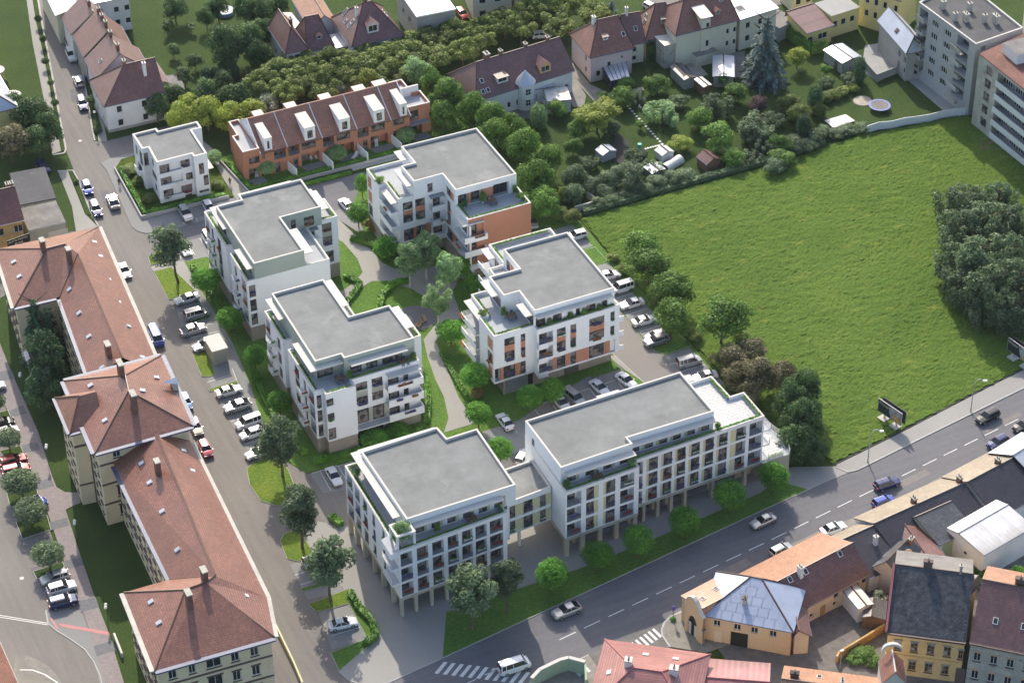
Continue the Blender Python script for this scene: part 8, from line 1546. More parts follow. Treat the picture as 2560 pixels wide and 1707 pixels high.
# ================================================================ cars
def car_parts(kind):
    def mk():
        L, W, H, hood, ws0, ws1, rr0, rr1, bz = {'sedan': (4.55, 1.76, 1.44, .86, .70, .52, .14, .27, .92), 'hatch': (4.05, 1.74, 1.50, .92, .74, .56, .02, .10, .98), 'wagon': (4.6, 1.78, 1.50, .90, .71, .54, .02, .07, .95),
            'suv': (4.6, 1.88, 1.68, 1.04, .72, .55, .02, .09, 1.10), 'coupe_suv': (4.75, 1.92, 1.62, 1.0, .70, .53, .05, .28, 1.08), 'van': (4.5, 1.84, 1.86, 1.05, .80, .66, .0, .03, 1.12), 'bus': (5.0, 1.95, 2.0, 1.15, .88, .76, .0, .03, 1.2)}[kind]
        h2 = W/2; body = MB(); C = 'paint'
        st = [(0.0, .80, .42, .72), (.02, .90, .30, bz-.06), (.08, .98, .22, bz), (rr1 if rr1 > .09 else .12, 1.0, .20, bz), (ws0, 1.0, .20, bz-.01), (ws0+.06, .99, .2, (hood+bz)/2-.01), (.93, .95, .22, hood-.10), (.985, .84, .30, hood-.24), (1.0, .72, .38, hood-.36)]
        def sec(f, wf, zb, zt):
            x = (f-.5)*L; w = h2*wf
            return [(x, -w*.9, zb), (x, -w, zb+.18), (x, -w, zt-.16), (x, -w*.90, zt), (x, 0, zt+.035), (x, w*.90, zt), (x, w, zt-.16), (x, w, zb+.18), (x, w*.9, zb)]
        S = [sec(*s) for s in st]
        for a, b_ in zip(S, S[1:]):
            for i in range(8): body.face([a[i], a[i+1], b_[i+1], b_[i]][::-1], C)
            body.face([a[0], b_[0], b_[8], a[8]][::-1], 'black')
        body.face(S[0][::-1], C); body.face(S[-1], C)
        xA, xB, xC, xD = (ws0-.5)*L, (ws1-.5)*L, (rr1-.5)*L, (rr0+.012-.5)*L; wb, wt = h2*.89, h2*.70; z0, z1 = bz, H; rc = .07
        roof = [(xB, -wt, z1-.03), (xB-.12, -wt*.6, z1+.0), (xB-.12, wt*.6, z1), (xB, wt, z1-.03), (xC, wt, z1-.05), (xC, -wt, z1-.05)]
        ring = [(xB, -wt), (xB, wt), (xC, wt), (xC, -wt)]
        body.face([(xC, -wt, z1-.05), (xB, -wt, z1-.04), (xB, -wt*.55, z1), (xC, -wt*.55, z1-.01)], C); body.face([(xC, -wt*.55, z1-.01), (xB, -wt*.55, z1), (xB, wt*.55, z1), (xC, wt*.55, z1-.01)], C); body.face([(xC, wt*.55, z1-.01), (xB, wt*.55, z1), (xB, wt, z1-.04), (xC, wt, z1-.05)], C)
        for s in (-1, 1):
            def pil(xa, za, xb, zb_, t=.07):
                ya, yb = s*(wb+(wt-wb)*(za-z0)/(z1-z0)), s*(wb+(wt-wb)*(zb_-z0)/(z1-z0)); q = [(xa-t, ya*1.012, za), (xa+t, ya*1.012, za), (xb+t, yb*1.012, zb_), (xb-t, yb*1.012, zb_)]; body.face(q if s < 0 else q[::-1], C)
            pil(xA-.02, z0, xB-.04, z1-.04, .05); pil(xD+.08, z0, xC+.08, z1-.05, .09); pil((xB+xC)/2+.1, z0, (xB+xC)/2+.05, z1-.05, .04)
            if kind in ('wagon', 'van', 'bus', 'suv'): pil(xC+.75, z0, xC+.75, z1-.05, .05)
            body.box((ws0-.52)*L, (ws0-.52)*L+.14, s*h2*.98 if s > 0 else -h2*.98-.16, s*h2*.98+.16 if s > 0 else -h2*.98, bz-.02, bz+.12, C)
        gl = MB(); sd = []
        gl.face([(xA, -wb, z0), (xA, wb, z0), (xB, wt, z1-.03), (xB, -wt, z1-.03)], 'glass_car'); rg = MB(); rg.face([(xD, wb, z0), (xD, -wb, z0), (xC, -wt, z1-.05), (xC, wt, z1-.05)], 'glass_car')
        out = [('body', body.data('body')), ('windscreen', gl.data('windscreen')), ('rear_window', rg.data('rear_window'))]
        for s in (-1, 1):
            g = MB(); q = [(xD, s*wb, z0), (xA, s*wb, z0), (xB, s*wt, z1-.04), (xC, s*wt, z1-.05)]; g.face(q if s < 0 else q[::-1], 'glass_car'); out.append(('side_window', g.data('side_window')))
            g = MB(); x = L/2*.93; g.box(x-.1, x+.06, s*h2*.62-.2, s*h2*.62+.2, hood-.36, hood-.2, 'head_glass'); out.append(('headlight', g.data('headlight')))
            g = MB(); x = -L/2; g.box(x-.02, x+.12, s*h2*.70-.16, s*h2*.70+.16, bz-.26, bz-.06, 'tail_red'); out.append(('taillight', g.data('taillight')))
        wm, rm_ = MB(), MB(); wm.tube((0, -.1, 0), (0, .1, 0), .33, .33, 'tyre', 12); rm_.tube((0, -.115, 0), (0, .115, 0), .21, .21, 'rim', 10)
        wd, rd = wm.data('wheel'), rm_.data('rim'); wh = [(fx*L, s*(h2-.09), .33) for fx in (.30, -.315) for s in (-1, 1)]
        return out, wd, rd, wh
    return cached(('car', kind), mk)
bpy.data.materials.new('paint').use_nodes = True; M['paint'] = bpy.data.materials['paint']
def car(kind, col, label, a, b_, z=.03, cat='car', group=None):
    "parked or driving car from its rear end a to its front end b as seen in the photograph"
    pa, pb = T(*a, .75), T(*b_, .75); mid = (pa+pb)/2; rz = math.atan2(pb.y-pa.y, pb.x-pa.x)
    out, wd, rd, wh = car_parts(kind); root = link('parked_car' if cat == 'car' else cat.replace(' ', '_'), None, None, (mid.x, mid.y, z), rz); tag(root, label, cat, group)
    for n, d in out:
        o = link(n, d, root)
        if n == 'body': s = [sl_ for sl_ in o.material_slots if sl_.material and sl_.material.name == 'paint'][0]; s.link = 'OBJECT'; s.material = M['car_'+col]
    for p in wh: w_ = link('wheel', wd, root, p); link('rim', rd, w_)
    return root
g1_ = 'cars parked along the tree lined street'; g2_ = 'cars parked beside the school'; g3_ = 'cars in the bays on the street side'; g4_ = 'cars in the right hand bays'; g5_ = 'cars in the parking court'
CARS = [
 ('van', 'white', 'white minivan farthest up the tree lined street', (0, 0, 535, 12), (0, 0, 572, 110), .03, g1_), ('hatch', 'silver', 'silver hatchback directly behind the white estate up the street', (0, 0, 615, 350), (0, 0, 655, 430), .03, g1_),
 ('suv', 'white', 'white estate car parked close to the silver hatchback up the street', (0, 0, 635, 455), (0, 0, 675, 550), .03, g1_), ('hatch', 'white', 'white car with reddish tail parked alone in the middle of the street row', (0, 0, 738, 785), (0, 0, 700, 695), .03, g1_),
 ('wagon', 'navy', 'dark car with sunlit pale roof nearest the junction in the street row', (0, 0, 740, 895), (0, 0, 772, 1000), .03, g1_),
 ('hatch', 'blue', 'bright blue hatchback parked by the narrow green verge', (0, 1, 778, 92), (0, 1, 826, 220), .03, g2_), ('wagon', 'navy', 'dark navy estate parked behind the bright blue hatchback', (0, 1, 852, 282), (0, 1, 908, 412), .03, g2_),
 ('coupe_suv', 'silver', 'silver beige car driving past the villa garden', (0, 1, 1060, 335), (0, 1, 1015, 222), .03, None), ('sedan', 'white', 'white saloon standing alone against the long school roof', (0, 1, 1105, 840), (0, 1, 1178, 985), .03, g2_),
 ('bus', 'blue', 'dark blue transit van parked beside the school', (0, 1, 1385, 1420), (0, 2, 1478, 60), .03, g2_),
 ('hatch', 'sky', 'light blue hatchback beside the school tower dormer', (0, 2, 1670, 465), (0, 2, 1738, 635), .03, g2_), ('sedan', 'beige', 'beige roofed dark bonnet saloon below the light blue hatchback', (0, 2, 1760, 700), (0, 2, 1832, 850), .03, g2_), ('hatch', 'rose', 'pinkish red hatchback beside the school', (0, 2, 1845, 895), (0, 2, 1930, 1068), .03, g2_),
 ('sedan', 'white', 'white saloon at the tip of the big grass island, first of the street bays', (0, 1, 1820, 1140), (0, 1, 1605, 1200), .05, g3_), ('van', 'silver', 'silver high roofed van below the first white saloon', (0, 1, 1705, 1340), (0, 1, 1905, 1285), .05, g3_), ('coupe_suv', 'silver', 'silver sloping back off-roader just above the utility hut', (0, 1, 1655, 1490), (0, 1, 1890, 1420), .05, g3_),
 ('sedan', 'white', 'white car half hidden behind the utility hut', (0, 2, 1980, 0), (0, 2, 1790, 55), .05, g3_), ('sedan', 'white', 'white saloon below the utility hut on the narrow grass sliver', (0, 2, 1985, 480), (0, 2, 2215, 415), .05, g3_), ('coupe_suv', 'silver', 'grey silver off-roader between two white cars in the bays', (0, 2, 2295, 555), (0, 2, 2060, 625), .05, g3_),
 ('van', 'white', 'white van third below the utility hut', (0, 2, 2390, 700), (0, 2, 2168, 780), .05, g3_), ('hatch', 'white', 'white hatchback at the left of the big olive tree', (0, 2, 2410, 805), (0, 2, 2203, 875), .05, g3_), ('sedan', 'white', 'lowest white car of the street bays under the olive tree', (1, 2, 100, 985), (0, 2, 2292, 1040), .05, g3_),
 ('suv', 'silver', 'silver off-roader parked in the bay below the villa garden', (0, 1, 1660, 322), (0, 1, 1745, 462), .04, None), ('hatch', 'white', 'pale hatchback tucked behind the corner of the rear sage block', (0, 1, 1890, 288), (0, 1, 1945, 385), .04, None), ('sedan', 'white', 'white car behind the leaning dark tree', (0, 1, 1650, 640), (0, 1, 1735, 775), .04, None),
 ('van', 'white', 'white van seen at the left flank of the rear sage block', (0, 1, 1885, 570), (0, 1, 1960, 700), .04, None),
 ('sedan', 'white', 'white saloon on the dark court at the top end of the park path', (1, 1, 870, 350), (1, 1, 790, 262), .05, None), ('sedan', 'white', 'white saloon left of the corner block in the shaded bays', (1, 2, 665, 1145), (1, 2, 765, 1318), .05, None),
 ('sedan', 'white', 'white saloon between the park path and the round trees', (1, 2, 2340, 800), (1, 2, 2230, 660), .08, g5_), ('sedan', 'white', 'white saloon partly under the right hand twin tree', (2, 2, 410, 510), (2, 2, 500, 610), .08, g5_), ('van', 'silver', 'silver van in the parking court', (2, 2, 510, 465), (2, 2, 630, 560), .08, g5_),
 ('sedan', 'white', 'white saloon in the middle of the parking court', (2, 2, 750, 370), (2, 2, 860, 470), .08, g5_), ('sedan', 'white', 'white saloon at the right end of the parking court', (2, 2, 990, 308), (2, 2, 1110, 400), .08, g5_), ('hatch', 'white', 'white car mostly hidden behind the left wall of the long front block', (2, 2, 70, 1100), (2, 2, 130, 1010), .08, g5_),
 ('van', 'silver', 'silver van in the lower right bays under the tree shadow', (2, 2, 1525, 212), (2, 2, 1725, 160), .12, g4_), ('sedan', 'white', 'white saloon just behind the roof terrace canopy', (2, 2, 1865, 295), (2, 2, 1672, 340), .12, g4_), ('suv', 'grey', 'dark grey car at the lower end of the right hand bays', (2, 2, 1400, -30), (2, 2, 1250, 12), .12, g4_),
 ('hatch', 'white', 'white hatchback at the top of the right hand bays near the garden corner', (2, 1, 655, 578), (2, 1, 530, 610), .12, g4_), ('sedan', 'white', 'white saloon emerging from behind the grey roof, uppermost of the long bay row', (2, 1, 800, 975), (2, 1, 970, 940), .12, g4_), ('van', 'white', 'white high roofed van partly behind the grey roof', (2, 1, 1085, 1050), (2, 1, 925, 1100), .12, g4_),
 ('sedan', 'white', 'white saloon below the high roofed van', (2, 1, 1208, 1190), (2, 1, 992, 1245), .12, g4_), ('sedan', 'white', 'white saloon with its boot toward the lane, next to the dark tree', (2, 1, 1110, 1400), (2, 1, 1318, 1345), .12, g4_), ('hatch', 'silver', 'silver lilac car under the edge of the dark tree', (2, 1, 1400, 1490), (2, 1, 1240, 1545), .12, g4_),
 ('hatch', 'beige', 'beige car peeping out behind the terracotta end wall', (2, 1, 160, 420), (2, 1, 205, 520), .12, None),
 ('sedan', 'white', 'lone white saloon in the bay framed by the bent hedge', (1, 3, 660, 1045), (1, 3, 932, 985), .05, None), ('hatch', 'silver', 'silver car with red tail lamp half under the big dark tree', (1, 3, 425, 470), (1, 3, 640, 420), .05, None), ('hatch', 'white', 'white car just below the silver one under the big dark tree', (1, 3, 740, 520), (1, 3, 505, 575), .05, None),
 ('coupe_suv', 'silver', 'silver sloping back off-roader driving on the shaded main road', (2, 3, 635, 845), (2, 3, 365, 950), .04, None), ('bus', 'white', 'white minibus driving at the bottom of the main road', (1, 3, 2240, 1450), (2, 3, 150, 1365), .04, None), ('sedan', 'silver', 'silver saloon with dark glass roof on the main road', (3, 3, 60, 25), (2, 3, 2200, 120), .04, None),
 ('wagon', 'black', 'black estate car farthest right on the sunlit main road', (3, 2, 2105, 640), (3, 2, 1925, 730), .04, None), ('wagon', 'navy', 'dark blue estate on the centre line of the sunlit road', (3, 2, 1000, 1330), (3, 2, 1190, 1265), .04, None), ('hatch', 'blue', 'vivid blue hatchback beside the roadside house roof', (3, 2, 970, 1500), (3, 2, 1155, 1430), .04, None),
 ('hatch', 'navy', 'dark violet blue car partly hidden by the metal roofed house', (3, 2, 2190, 880), (3, 2, 2030, 960), .04, None), ('hatch', 'black', 'dark car cut by the right edge of the photo on the road', (3, 2, 2400, 750), (3, 2, 2300, 790), .04, None), ('sedan', 'white', 'white car parked above the houses with sunlit tan roofs', (3, 3, 510, 175), (3, 3, 690, 110), .04, None),
 ('hatch', 'silver', 'silver car half hidden behind the long orange roof', (3, 3, 40, 380), (3, 3, 200, 300), .04, None),
 ('wagon', 'red', 'upper one of two red cars by the promenade', (0, 2, 20, 1110), (0, 2, 225, 1055), .05, None), ('wagon', 'red', 'lower dark red estate with roof rails by the promenade', (0, 2, 28, 1195), (0, 2, 268, 1140), .05, None), ('van', 'blue', 'blue van behind a ball tree beside the promenade', (0, 2, 200, 1530), (0, 2, 420, 1460), .05, None),
 ('suv', 'silver', 'silver white off-roader in the row of three by the promenade', (0, 3, 605, 565), (0, 3, 402, 625), .05, None), ('suv', 'white', 'white off-roader in the middle of the row of three', (0, 3, 442, 725), (0, 3, 688, 655), .05, None), ('suv', 'navy', 'dark off-roader, nearest of the row of three', (0, 3, 448, 850), (0, 3, 712, 780), .05, None),
 ('hatch', 'black', 'dark car with white bonnet cut by the left edge', (0, 2, -60, 760), (0, 2, 105, 720), .05, None), ('hatch', 'white', 'white car behind the ball tree at the left edge', (0, 2, -20, 850), (0, 2, 145, 800), .05, None), ('hatch', 'white', 'white car just entering the left edge of the photo', (0, 2, -130, 430), (0, 2, 12, 395), .05, None),
 ('hatch', 'white', 'white car parked behind the dormered house hedge', (2, 0, 200, 325), (2, 0, 340, 310), .03, None), ('hatch', 'white', 'white car on the grey forecourt at the top', (2, 0, 1245, 50), (2, 0, 1310, 85), .03, None), ('hatch', 'red', 'small red car beside the cream apartment house', (1, 0, 1865, 90), (1, 0, 1920, 160), .03, None),
 ('hatch', 'navy', 'dark car parked in the shade of the big left trees', (0, 0, 370, 1500), (0, 0, 420, 1560), .03, None)]
for k_, c_, l_, a_, b2, z_, gp in CARS: car(k_, c_, l_, a_, b2, z_, group=gp)
# ================================================================ small things
def simple(name, label, cat, p, parts, rz=0, group=None):
    "a thing from parts (name, builder) in local coordinates"
    root = link(name, None, None, Vector(p), rz); tag(root, label, cat, group); ORG[root.name] = Vector((0, 0, 0))
    for n, fn in parts:
        b = MB(); fn(b); o = link(n, b.data(n), root)
    return root
def lamp(label, base, h, ang, name='street_lamp'):
    def pole(b):
        b.tube((0, 0, 0), (0, 0, .9), .13, .12, 'lamp_metal', 8); b.tube((0, 0, .9), (0, 0, h*.8), .09, .07, 'lamp_metal', 8); q = Vector((0, 0, h*.8))
        for k in range(1, 8):
            a = k/7*2.4; r = h*.13; n = Vector((r-r*math.cos(a), 0, h*.8+r*1.4*math.sin(a))); b.tube(q, n, .06, .06, 'lamp_metal', 6); q = n
    r = h*.13; e = Vector((r-r*math.cos(2.4), 0, h*.8+r*1.4*math.sin(2.4)))
    simple(name, label, 'street lamp', base, [('pole', pole), ('lamp_head', lambda b: b.obox(e-Vector((.1, .16, .12)), (.75, 0, -.12), (0, .32, 0), (0, 0, .2), 'globe_white'))], ang)
lamp('curved grey street lamp nearest the road junction', T(3, 2, 915, 1110), 6.9, R(-12)); lamp('curved grey street lamp beside the black estate car, with a small yellow sign', T(3, 2, 1860, 645), 6.9, R(-12))
def globe_lamp(label, c, r, x, y, h=3.2, two=True):
    f = [('pole', lambda b: (b.tube((0, 0, 0), (0, 0, h-.2), .06, .05, 'rail_dark', 7), b.tube((-.3 if two else 0, 0, h-.2), (.3 if two else 0, 0, h-.19), .04, .04, 'rail_dark', 5)))]
    f += [('globe', lambda b, s=s: b.ball((s*.32, 0, h), .26, 'globe_white', 12, 8)) for s in ((-1, 1) if two else (0,))]
    simple('globe_lamp', label, 'lamp', T(c, r, x, y), f, R(70))
for l, c, r, x, y in (('twin globe lamp beside the dark evergreen trees', 0, 2, 205, 440), ('twin globe lamp on the lawn left of the school tower', 0, 2, 445, 1100), ('twin globe lamp above the lone ball tree', 0, 3, 705, 230), ('twin globe lamp beside the row of three parked off-roaders', 0, 3, 990, 1000)): globe_lamp(l, c, r, x, y)
for l, c, r, x, y in (('single globe street lamp beside the white cars up the street', 0, 0, 728, 520), ('single globe street lamp at the foot of the corner house', 0, 0, 885, 1190)): globe_lamp(l, c, r, x, y, 4.0, False)
def post_lamp(label, c, r, x, y, h, m='rail_dark'):
    simple('street_lamp', label, 'street lamp', T(c, r, x, y), [('pole', lambda b: b.tube((0, 0, 0), (0, 0, h), .07, .05, m, 7)), ('lamp_head', lambda b: b.box(-.25, .35, -.16, .16, h, h+.22, m))])
post_lamp('dark lamp post in front of the tan gatehouse wall', 2, 3, 1750, 1235, 3.4); post_lamp('grey lamp post at the ochre yard wall', 3, 3, 660, 1435, 3.6, 'lamp_metal')
simple('flower_post', 'violet flower column on the round street corner', 'post', T(2, 3, 1478, 990), [('pole', lambda b: b.tube((0, 0, 0), (0, 0, 2.6), .06, .06, 'rail_dark', 6)), ('flowers', lambda b: (b.ball((0, 0, 2.5), .34, 'flower_violet', 8, 6, 1.4), b.ball((0, 0, .35), .5, 'hedge_green', 8, 5, .7)))])
def billboard(label, base, w, h, rz, art):
    def front(b): b.box(0, w, -.05, .05, 1.4, 1.4+h, 'lamp_metal'); b.face([(.12, -.06, 1.5), (w-.12, -.06, 1.5), (w-.12, -.06, 1.3+h), (.12, -.06, 1.3+h)], 'poster_dark')
    def back(b): b.box(.3, w+.1, .75, .85, 1.4, 1.4+h, 'poster_dark')
    rt = simple('billboard', label, 'billboard', base, [('poster_board', front), ('rear_board', back)]+[('post', lambda b, x=x: (b.tube((x, .4, 0), (x, .1, 1.6), .08, .08, 'lamp_metal', 6), b.tube((x, .4, 0), (x, .75, 2.2), .07, .07, 'lamp_metal', 6))) for x in (w*.25, w*.75)]+
        [('footing', lambda b, x=x: b.box(x-.9, x+.7, -.5, 1.1, .25, .45, 'chimney_cap')) for x in (w*.25, w*.75)]+[('picture', lambda b: (b.face([(w*.55, -.065, 1.55), (w-.15, -.065, 1.55), (w-.15, -.065, 1.25+h), (w*.42, -.065, 1.25+h)], 'poster_grey'), b.face([(w*.6, -.07, 1.55), (w-.3, -.07, 1.55), (w-.3, -.07, 1.5+h*.4), (w*.68, -.07, 1.5+h*.55)], 'poster_orange')))], rz)
    text(rt, 'Pronte', .3, -.075, 1.35+h*.68, .75)
billboard('double billboard with dark poster standing on the sunny meadow by the road', T(3, 2, 1000, 690), 5.4, 2.6, R(-76), 0)
billboard('double billboard with orange poster in the shade at the right edge', T(3, 2, 2185, 130), 6.0, 2.6, R(-80), 1)
# people
def person(label, c, r, x, y, rz, top):
    p = T(c, r, x, y, .13); root = link('person', None, None, p, rz); tag(root, label, 'person'); ORG[root.name] = Vector((0, 0, 0))
    J = {'pel': (0, 0, .95, .15), 'chest': (0, .0, 1.32, .17), 'neck': (0, 0, 1.5, .06), 'head': (0, .02, 1.63, .10), 'crown': (0, .01, 1.74, .085)}
    for s, k in ((1, 'r'), (-1, 'l')):
        J.update({'hip'+k: (s*.1, 0, .9, .10), 'kn'+k: (s*.11, .10*s, .5, .07), 'an'+k: (s*.11, .04+.2*s*-.6, .09, .045), 'to'+k: (s*.12, .17+.2*s*-.6, .035, .04), 'sh'+k: (s*.2, 0, 1.42, .065), 'el'+k: (s*.27, -.05*s, 1.14, .045), 'ha'+k: (s*.27, .12-.05*s, .9, .035)})
    E = [('pel', 'chest'), ('chest', 'neck'), ('neck', 'head'), ('head', 'crown')]+[q for k in 'rl' for q in (('pel', 'hip'+k), ('hip'+k, 'kn'+k), ('kn'+k, 'an'+k), ('an'+k, 'to'+k), ('chest', 'sh'+k), ('sh'+k, 'el'+k), ('el'+k, 'ha'+k))]
    ks = list(J); me = bpy.data.meshes.new('body'); me.from_pydata([J[k][:3] for k in ks], [(ks.index(a), ks.index(b)) for a, b in E], []); me.materials.append(M[top])
    o = bpy.data.objects.new('tmp', me); COL.objects.link(o); o.modifiers.new('s', 'SKIN'); sv = me.skin_vertices[0].data
    for i, k in enumerate(ks): sv[i].radius = (J[k][3],)*2; sv[i].use_root = k == 'pel'
    o.modifiers.new('u', 'SUBSURF').levels = 1; m2 = bpy.data.meshes.new_from_object(o.evaluated_get(bpy.context.evaluated_depsgraph_get())); bpy.data.objects.remove(o)
    m2.materials.clear(); [m2.materials.append(M[q]) for q in (top, 'skin', 'cloth_dark')]
    for f in m2.polygons: f.material_index = 1 if f.center.z > 1.5 else (2 if f.center.z < .95 else 0)
    link('body', m2, root); b = MB(); b.ball((0, -.015, 1.70), .105, 'black', 8, 5, .9); b.build('hair', root)
person('person in dark clothes walking on the footway past the villa garden hedge', 0, 1, 1096, 140, R(170), 'cloth_dark')
person('person in dark clothes walking on the narrow path between villa and terraced row', 0, 1, 2113, 135, R(-10), 'cloth_dark')
# furniture
def bench(label, c, r, x, y, rz, z=.14):
    simple('bench', label, 'bench', T(c, r, x, y, z), [('seat', lambda b: [b.box(-.9, .9, -.22+i*.16, -.1+i*.16, .42, .46, 'wood_light') for i in range(3)]), ('backrest', lambda b: [b.box(-.9, .9, .26, .3, .55+i*.16, .67+i*.16, 'wood_light') for i in range(2)])]+[('leg', lambda b, s=s: b.box(s*.75-.03, s*.75+.03, -.2, .28, 0, .42, 'rail_dark')) for s in (-1, 1)], rz)
bench('wooden bench on the right side of the round dark paved circle', 1, 1, 1550, 1370, R(80)); bench('wooden bench at the lower edge of the round dark paved circle', 1, 1, 1505, 1425, R(35))
def lounger(label, p, rz):
    simple('sun_lounger', label, 'sun lounger', p, [('bed', lambda b: b.box(-.33, .33, -.2, 1.15, .28, .36, 'sheet_white')), ('backrest', lambda b: b.obox((-.33, -.2, .3), (.66, 0, 0), (0, -.65, .45), (0, .04, .07), 'sheet_white'))]+[('leg', lambda b, x=x, y=y: b.box(x-.02, x+.02, y-.02, y+.02, 0, .28, 'rail_white')) for x in (-.28, .28) for y in (-.1, 1.05)], rz)
lounger('white sun lounger on the leftmost terrace house patio', P(642, 437, .2), R(160)); lounger('white sun lounger on the patio beside the white garden screens', P(941, 361, .2), R(160)); lounger('small white lounger on the grass right of the middle garden tree', P(889, 392, .2), R(130))
def chair(b, x, y, s=1, m='rail_dark'):
    b.box(x-.22, x+.22, y-.22, y+.22, .42, .46, m); b.box(x-.22, x+.22, y+s*.2-.02, y+s*.2+.02, .46, .88, m)
    for i in (-.2, .2):
        for j in (-.2, .2): b.box(x+i-.02, x+i+.02, y+j-.02, y+j+.02, 0, .42, m)
for l, q in (('left white chair on the paved patio', (779, 401)), ('right white chair on the paved patio', (792, 399))): simple('chair', l+' of the terraced row', 'chair', P(*q, .2), [('frame', lambda b: chair(b, 0, 0, 1, 'sheet_white'))], R(20))
def table(label, p, rz=0, m='wood'):
    simple('table', label, 'table', p, [('table_top', lambda b: b.box(-.8, .8, -.45, .45, .70, .75, m))]+[('leg', lambda b, x=x, y=y: b.box(x-.03, x+.03, y-.03, y+.03, 0, .7, 'rail_dark')) for x in (-.7, .7) for y in (-.37, .37)], rz)
    c = Matrix.Rotation(rz, 3, 'Z')
    for x, y, s, w_ in ((-.45, -.75, -1, 'near left'), (.45, -.75, -1, 'near right'), (-.45, .75, 1, 'far left'), (.45, .75, 1, 'far right')): simple('chair', w_+' chair at the '+label, 'chair', Vector(p)+c @ Vector((x, y, 0)), [('frame', lambda b: chair(b, 0, 0, s))], rz, 'chairs around the '+label)
table('table on the front terrace of the T roofed block', (-36.2, -12.3, 12.42)); table('table on the big terrace above the terracotta wall', (7.0, 23.2, 12.42)); table('table on the terrace of the orange panelled block', (-4.1, -8.8, 12.42)); table('table on the terrace of the corner block', (-31.2, -52.9, 12.87)); table('table on the left terrace of the long front block', (-9.7, -52.3, 12.87)); table('table on the stepped back terrace of the T roofed block', (-25.2, -12.5, 12.42))
def pot(label, x, y, z, h=1.5, r=.42, m='leaf_mid', shape='column'):
    root = link('potted_shrub', None, None, (x, y, z)); tag(root, label, 'potted plant'); ORG[root.name] = Vector((0, 0, 0))
    b = MB(); b.tube((0, 0, 0), (0, 0, .4), .17, .24, 'pot', 8); b.build('pot', root)
    c = link('crown', crown_mesh(shape, m, 12, 1300, .10), root, (0, 0, .4+(h-.4)/2)); c.scale = (r*1.5, r*1.5, (h-.4)/2)
for a in (('potted shrub at the inner corner of the T roofed block terrace', -34.6, -12.4, 12.42, 1.9), ('potted shrub at the right end of the T roofed block terrace', -23.4, -12.5, 12.42, 1.9), ('potted shrub beside the pillar on the terracotta block terrace', 2.0, 24.0, 12.42, 1.6, .5), ('dark tall potted shrub in the middle of the terracotta block terrace', 5.6, 24.0, 12.42, 2.4, .5),
          ('potted shrub at the right wall of the terracotta block terrace', 11.9, 24.0, 12.42, 2.0), ('bushy potted plant in the right corner of the terracotta block terrace', 12.0, 22.0, 12.42, 1.5, .6, 'leaf_mid', 'round'), ('potted shrub against the inner corner of the orange panelled block terrace', -5.2, -8.0, 12.42, 2.2),
          ('bushy potted plant on the left ledge of the orange panelled block', -8.3, -6.4, 12.42, 1.3, .6, 'leaf_mid', 'round'), ('leftmost of four potted shrubs under the long canopy', .7, -13.7, 12.42, 1.7), ('second from the left of four potted shrubs under the long canopy', 4.5, -13.7, 12.42, 1.7), ('third from the left of four potted shrubs under the long canopy', 7.1, -13.7, 12.42, 1.7), ('rightmost of four potted shrubs under the long canopy', 9.9, -13.7, 12.42, 1.7),
          ('potted shrub on the corner block front terrace', -36.9, -52.9, 12.87, 1.6), ('potted shrub at the left back end of the corner block terrace', -42.9, -36.0, 12.87, 1.8), ('potted shrub at the left end of the long front block terrace', -15.0, -52.3, 12.87, 1.8, .5), ('bushy potted plant at the notch of the long front block terrace', -3.6, -52.0, 12.87, 1.5, .6, 'leaf_birch', 'round'),
          ('potted shrub at the end of the long canopy by the sunny terrace', 12.6, -49.9, 12.87, 1.6), ('tree like plant growing through the pergola on the corner block', -42.5, -52.9, 12.9, 4.2, 1.1, 'leaf_birch', 'airy'), ('pair of small trees on the white back block terrace ledge', -8.6, 37.4, 12.42, 1.6, .7, 'leaf_mid', 'round')): pot(*a)
# meadow edge gardens
tr = simple('trampoline', 'round trampoline with blue rim on the lawn', 'trampoline', T(3, 0, 1022, 1000), [('frame', lambda b: [b.tube((2.05*math.cos(a), 2.05*math.sin(a), .85), (2.05*math.cos(a+.3142), 2.05*math.sin(a+.3142), .85), .05, .05, 'rail_dark', 5) for a in [i*.3142 for i in range(20)]]),
    ('mat', lambda b: b.tube((0, 0, .84), (0, 0, .87), 1.72, 1.72, 'roof_tar_light', 24)), ('rim_pad', lambda b: [b.face([(1.72*math.cos(a), 1.72*math.sin(a), .89), (2.15*math.cos(a), 2.15*math.sin(a), .89), (2.15*math.cos(a+.262), 2.15*math.sin(a+.262), .89), (1.72*math.cos(a+.262), 1.72*math.sin(a+.262), .89)], 'trampoline_rim') for a in [i*.262 for i in range(24)]])]+
    [('leg', lambda b, a=a: b.tube((2*math.cos(a), 2*math.sin(a), 0), (2*math.cos(a), 2*math.sin(a), .85), .04, .04, 'rail_dark', 5)) for a in (0, 1.05, 2.1, 3.14, 4.2, 5.2)])
simple('sand_pit', 'round gravel pit on the lawn left of the trampoline', 'sand pit', T(3, 0, 868, 930), [('gravel', lambda b: b.tube((0, 0, .0), (0, 0, .12), 1.9, 1.8, 'gravel', 20))])
dk = [T(3, 0, *q, .5) for q in ((520, 1105), (712, 1050), (798, 1108), (600, 1175))]
o = thing('deck', 'white board platform at the lower edge of the trampoline lawn', 'platform', (dk[0].x, dk[0].y, 0)); b = MB(); b.prism([tuple(q[:2]) for q in dk], .35, .5, 'sheet_plastic'); b.build('deck_top', o)
def hut(name, label, cat, c, r, x, y, w, d, ze, zr, wall, rm, rz=R(8)):
    A = T(c, r, x, y, 0); dv = Vector((math.cos(rz), math.sin(rz), 0)); house(name, label, cat, A, A+dv*w, d, ze, zr, 'v', 0, 0, .5, wall, rm, ov=.12, wo=dict(n=1))
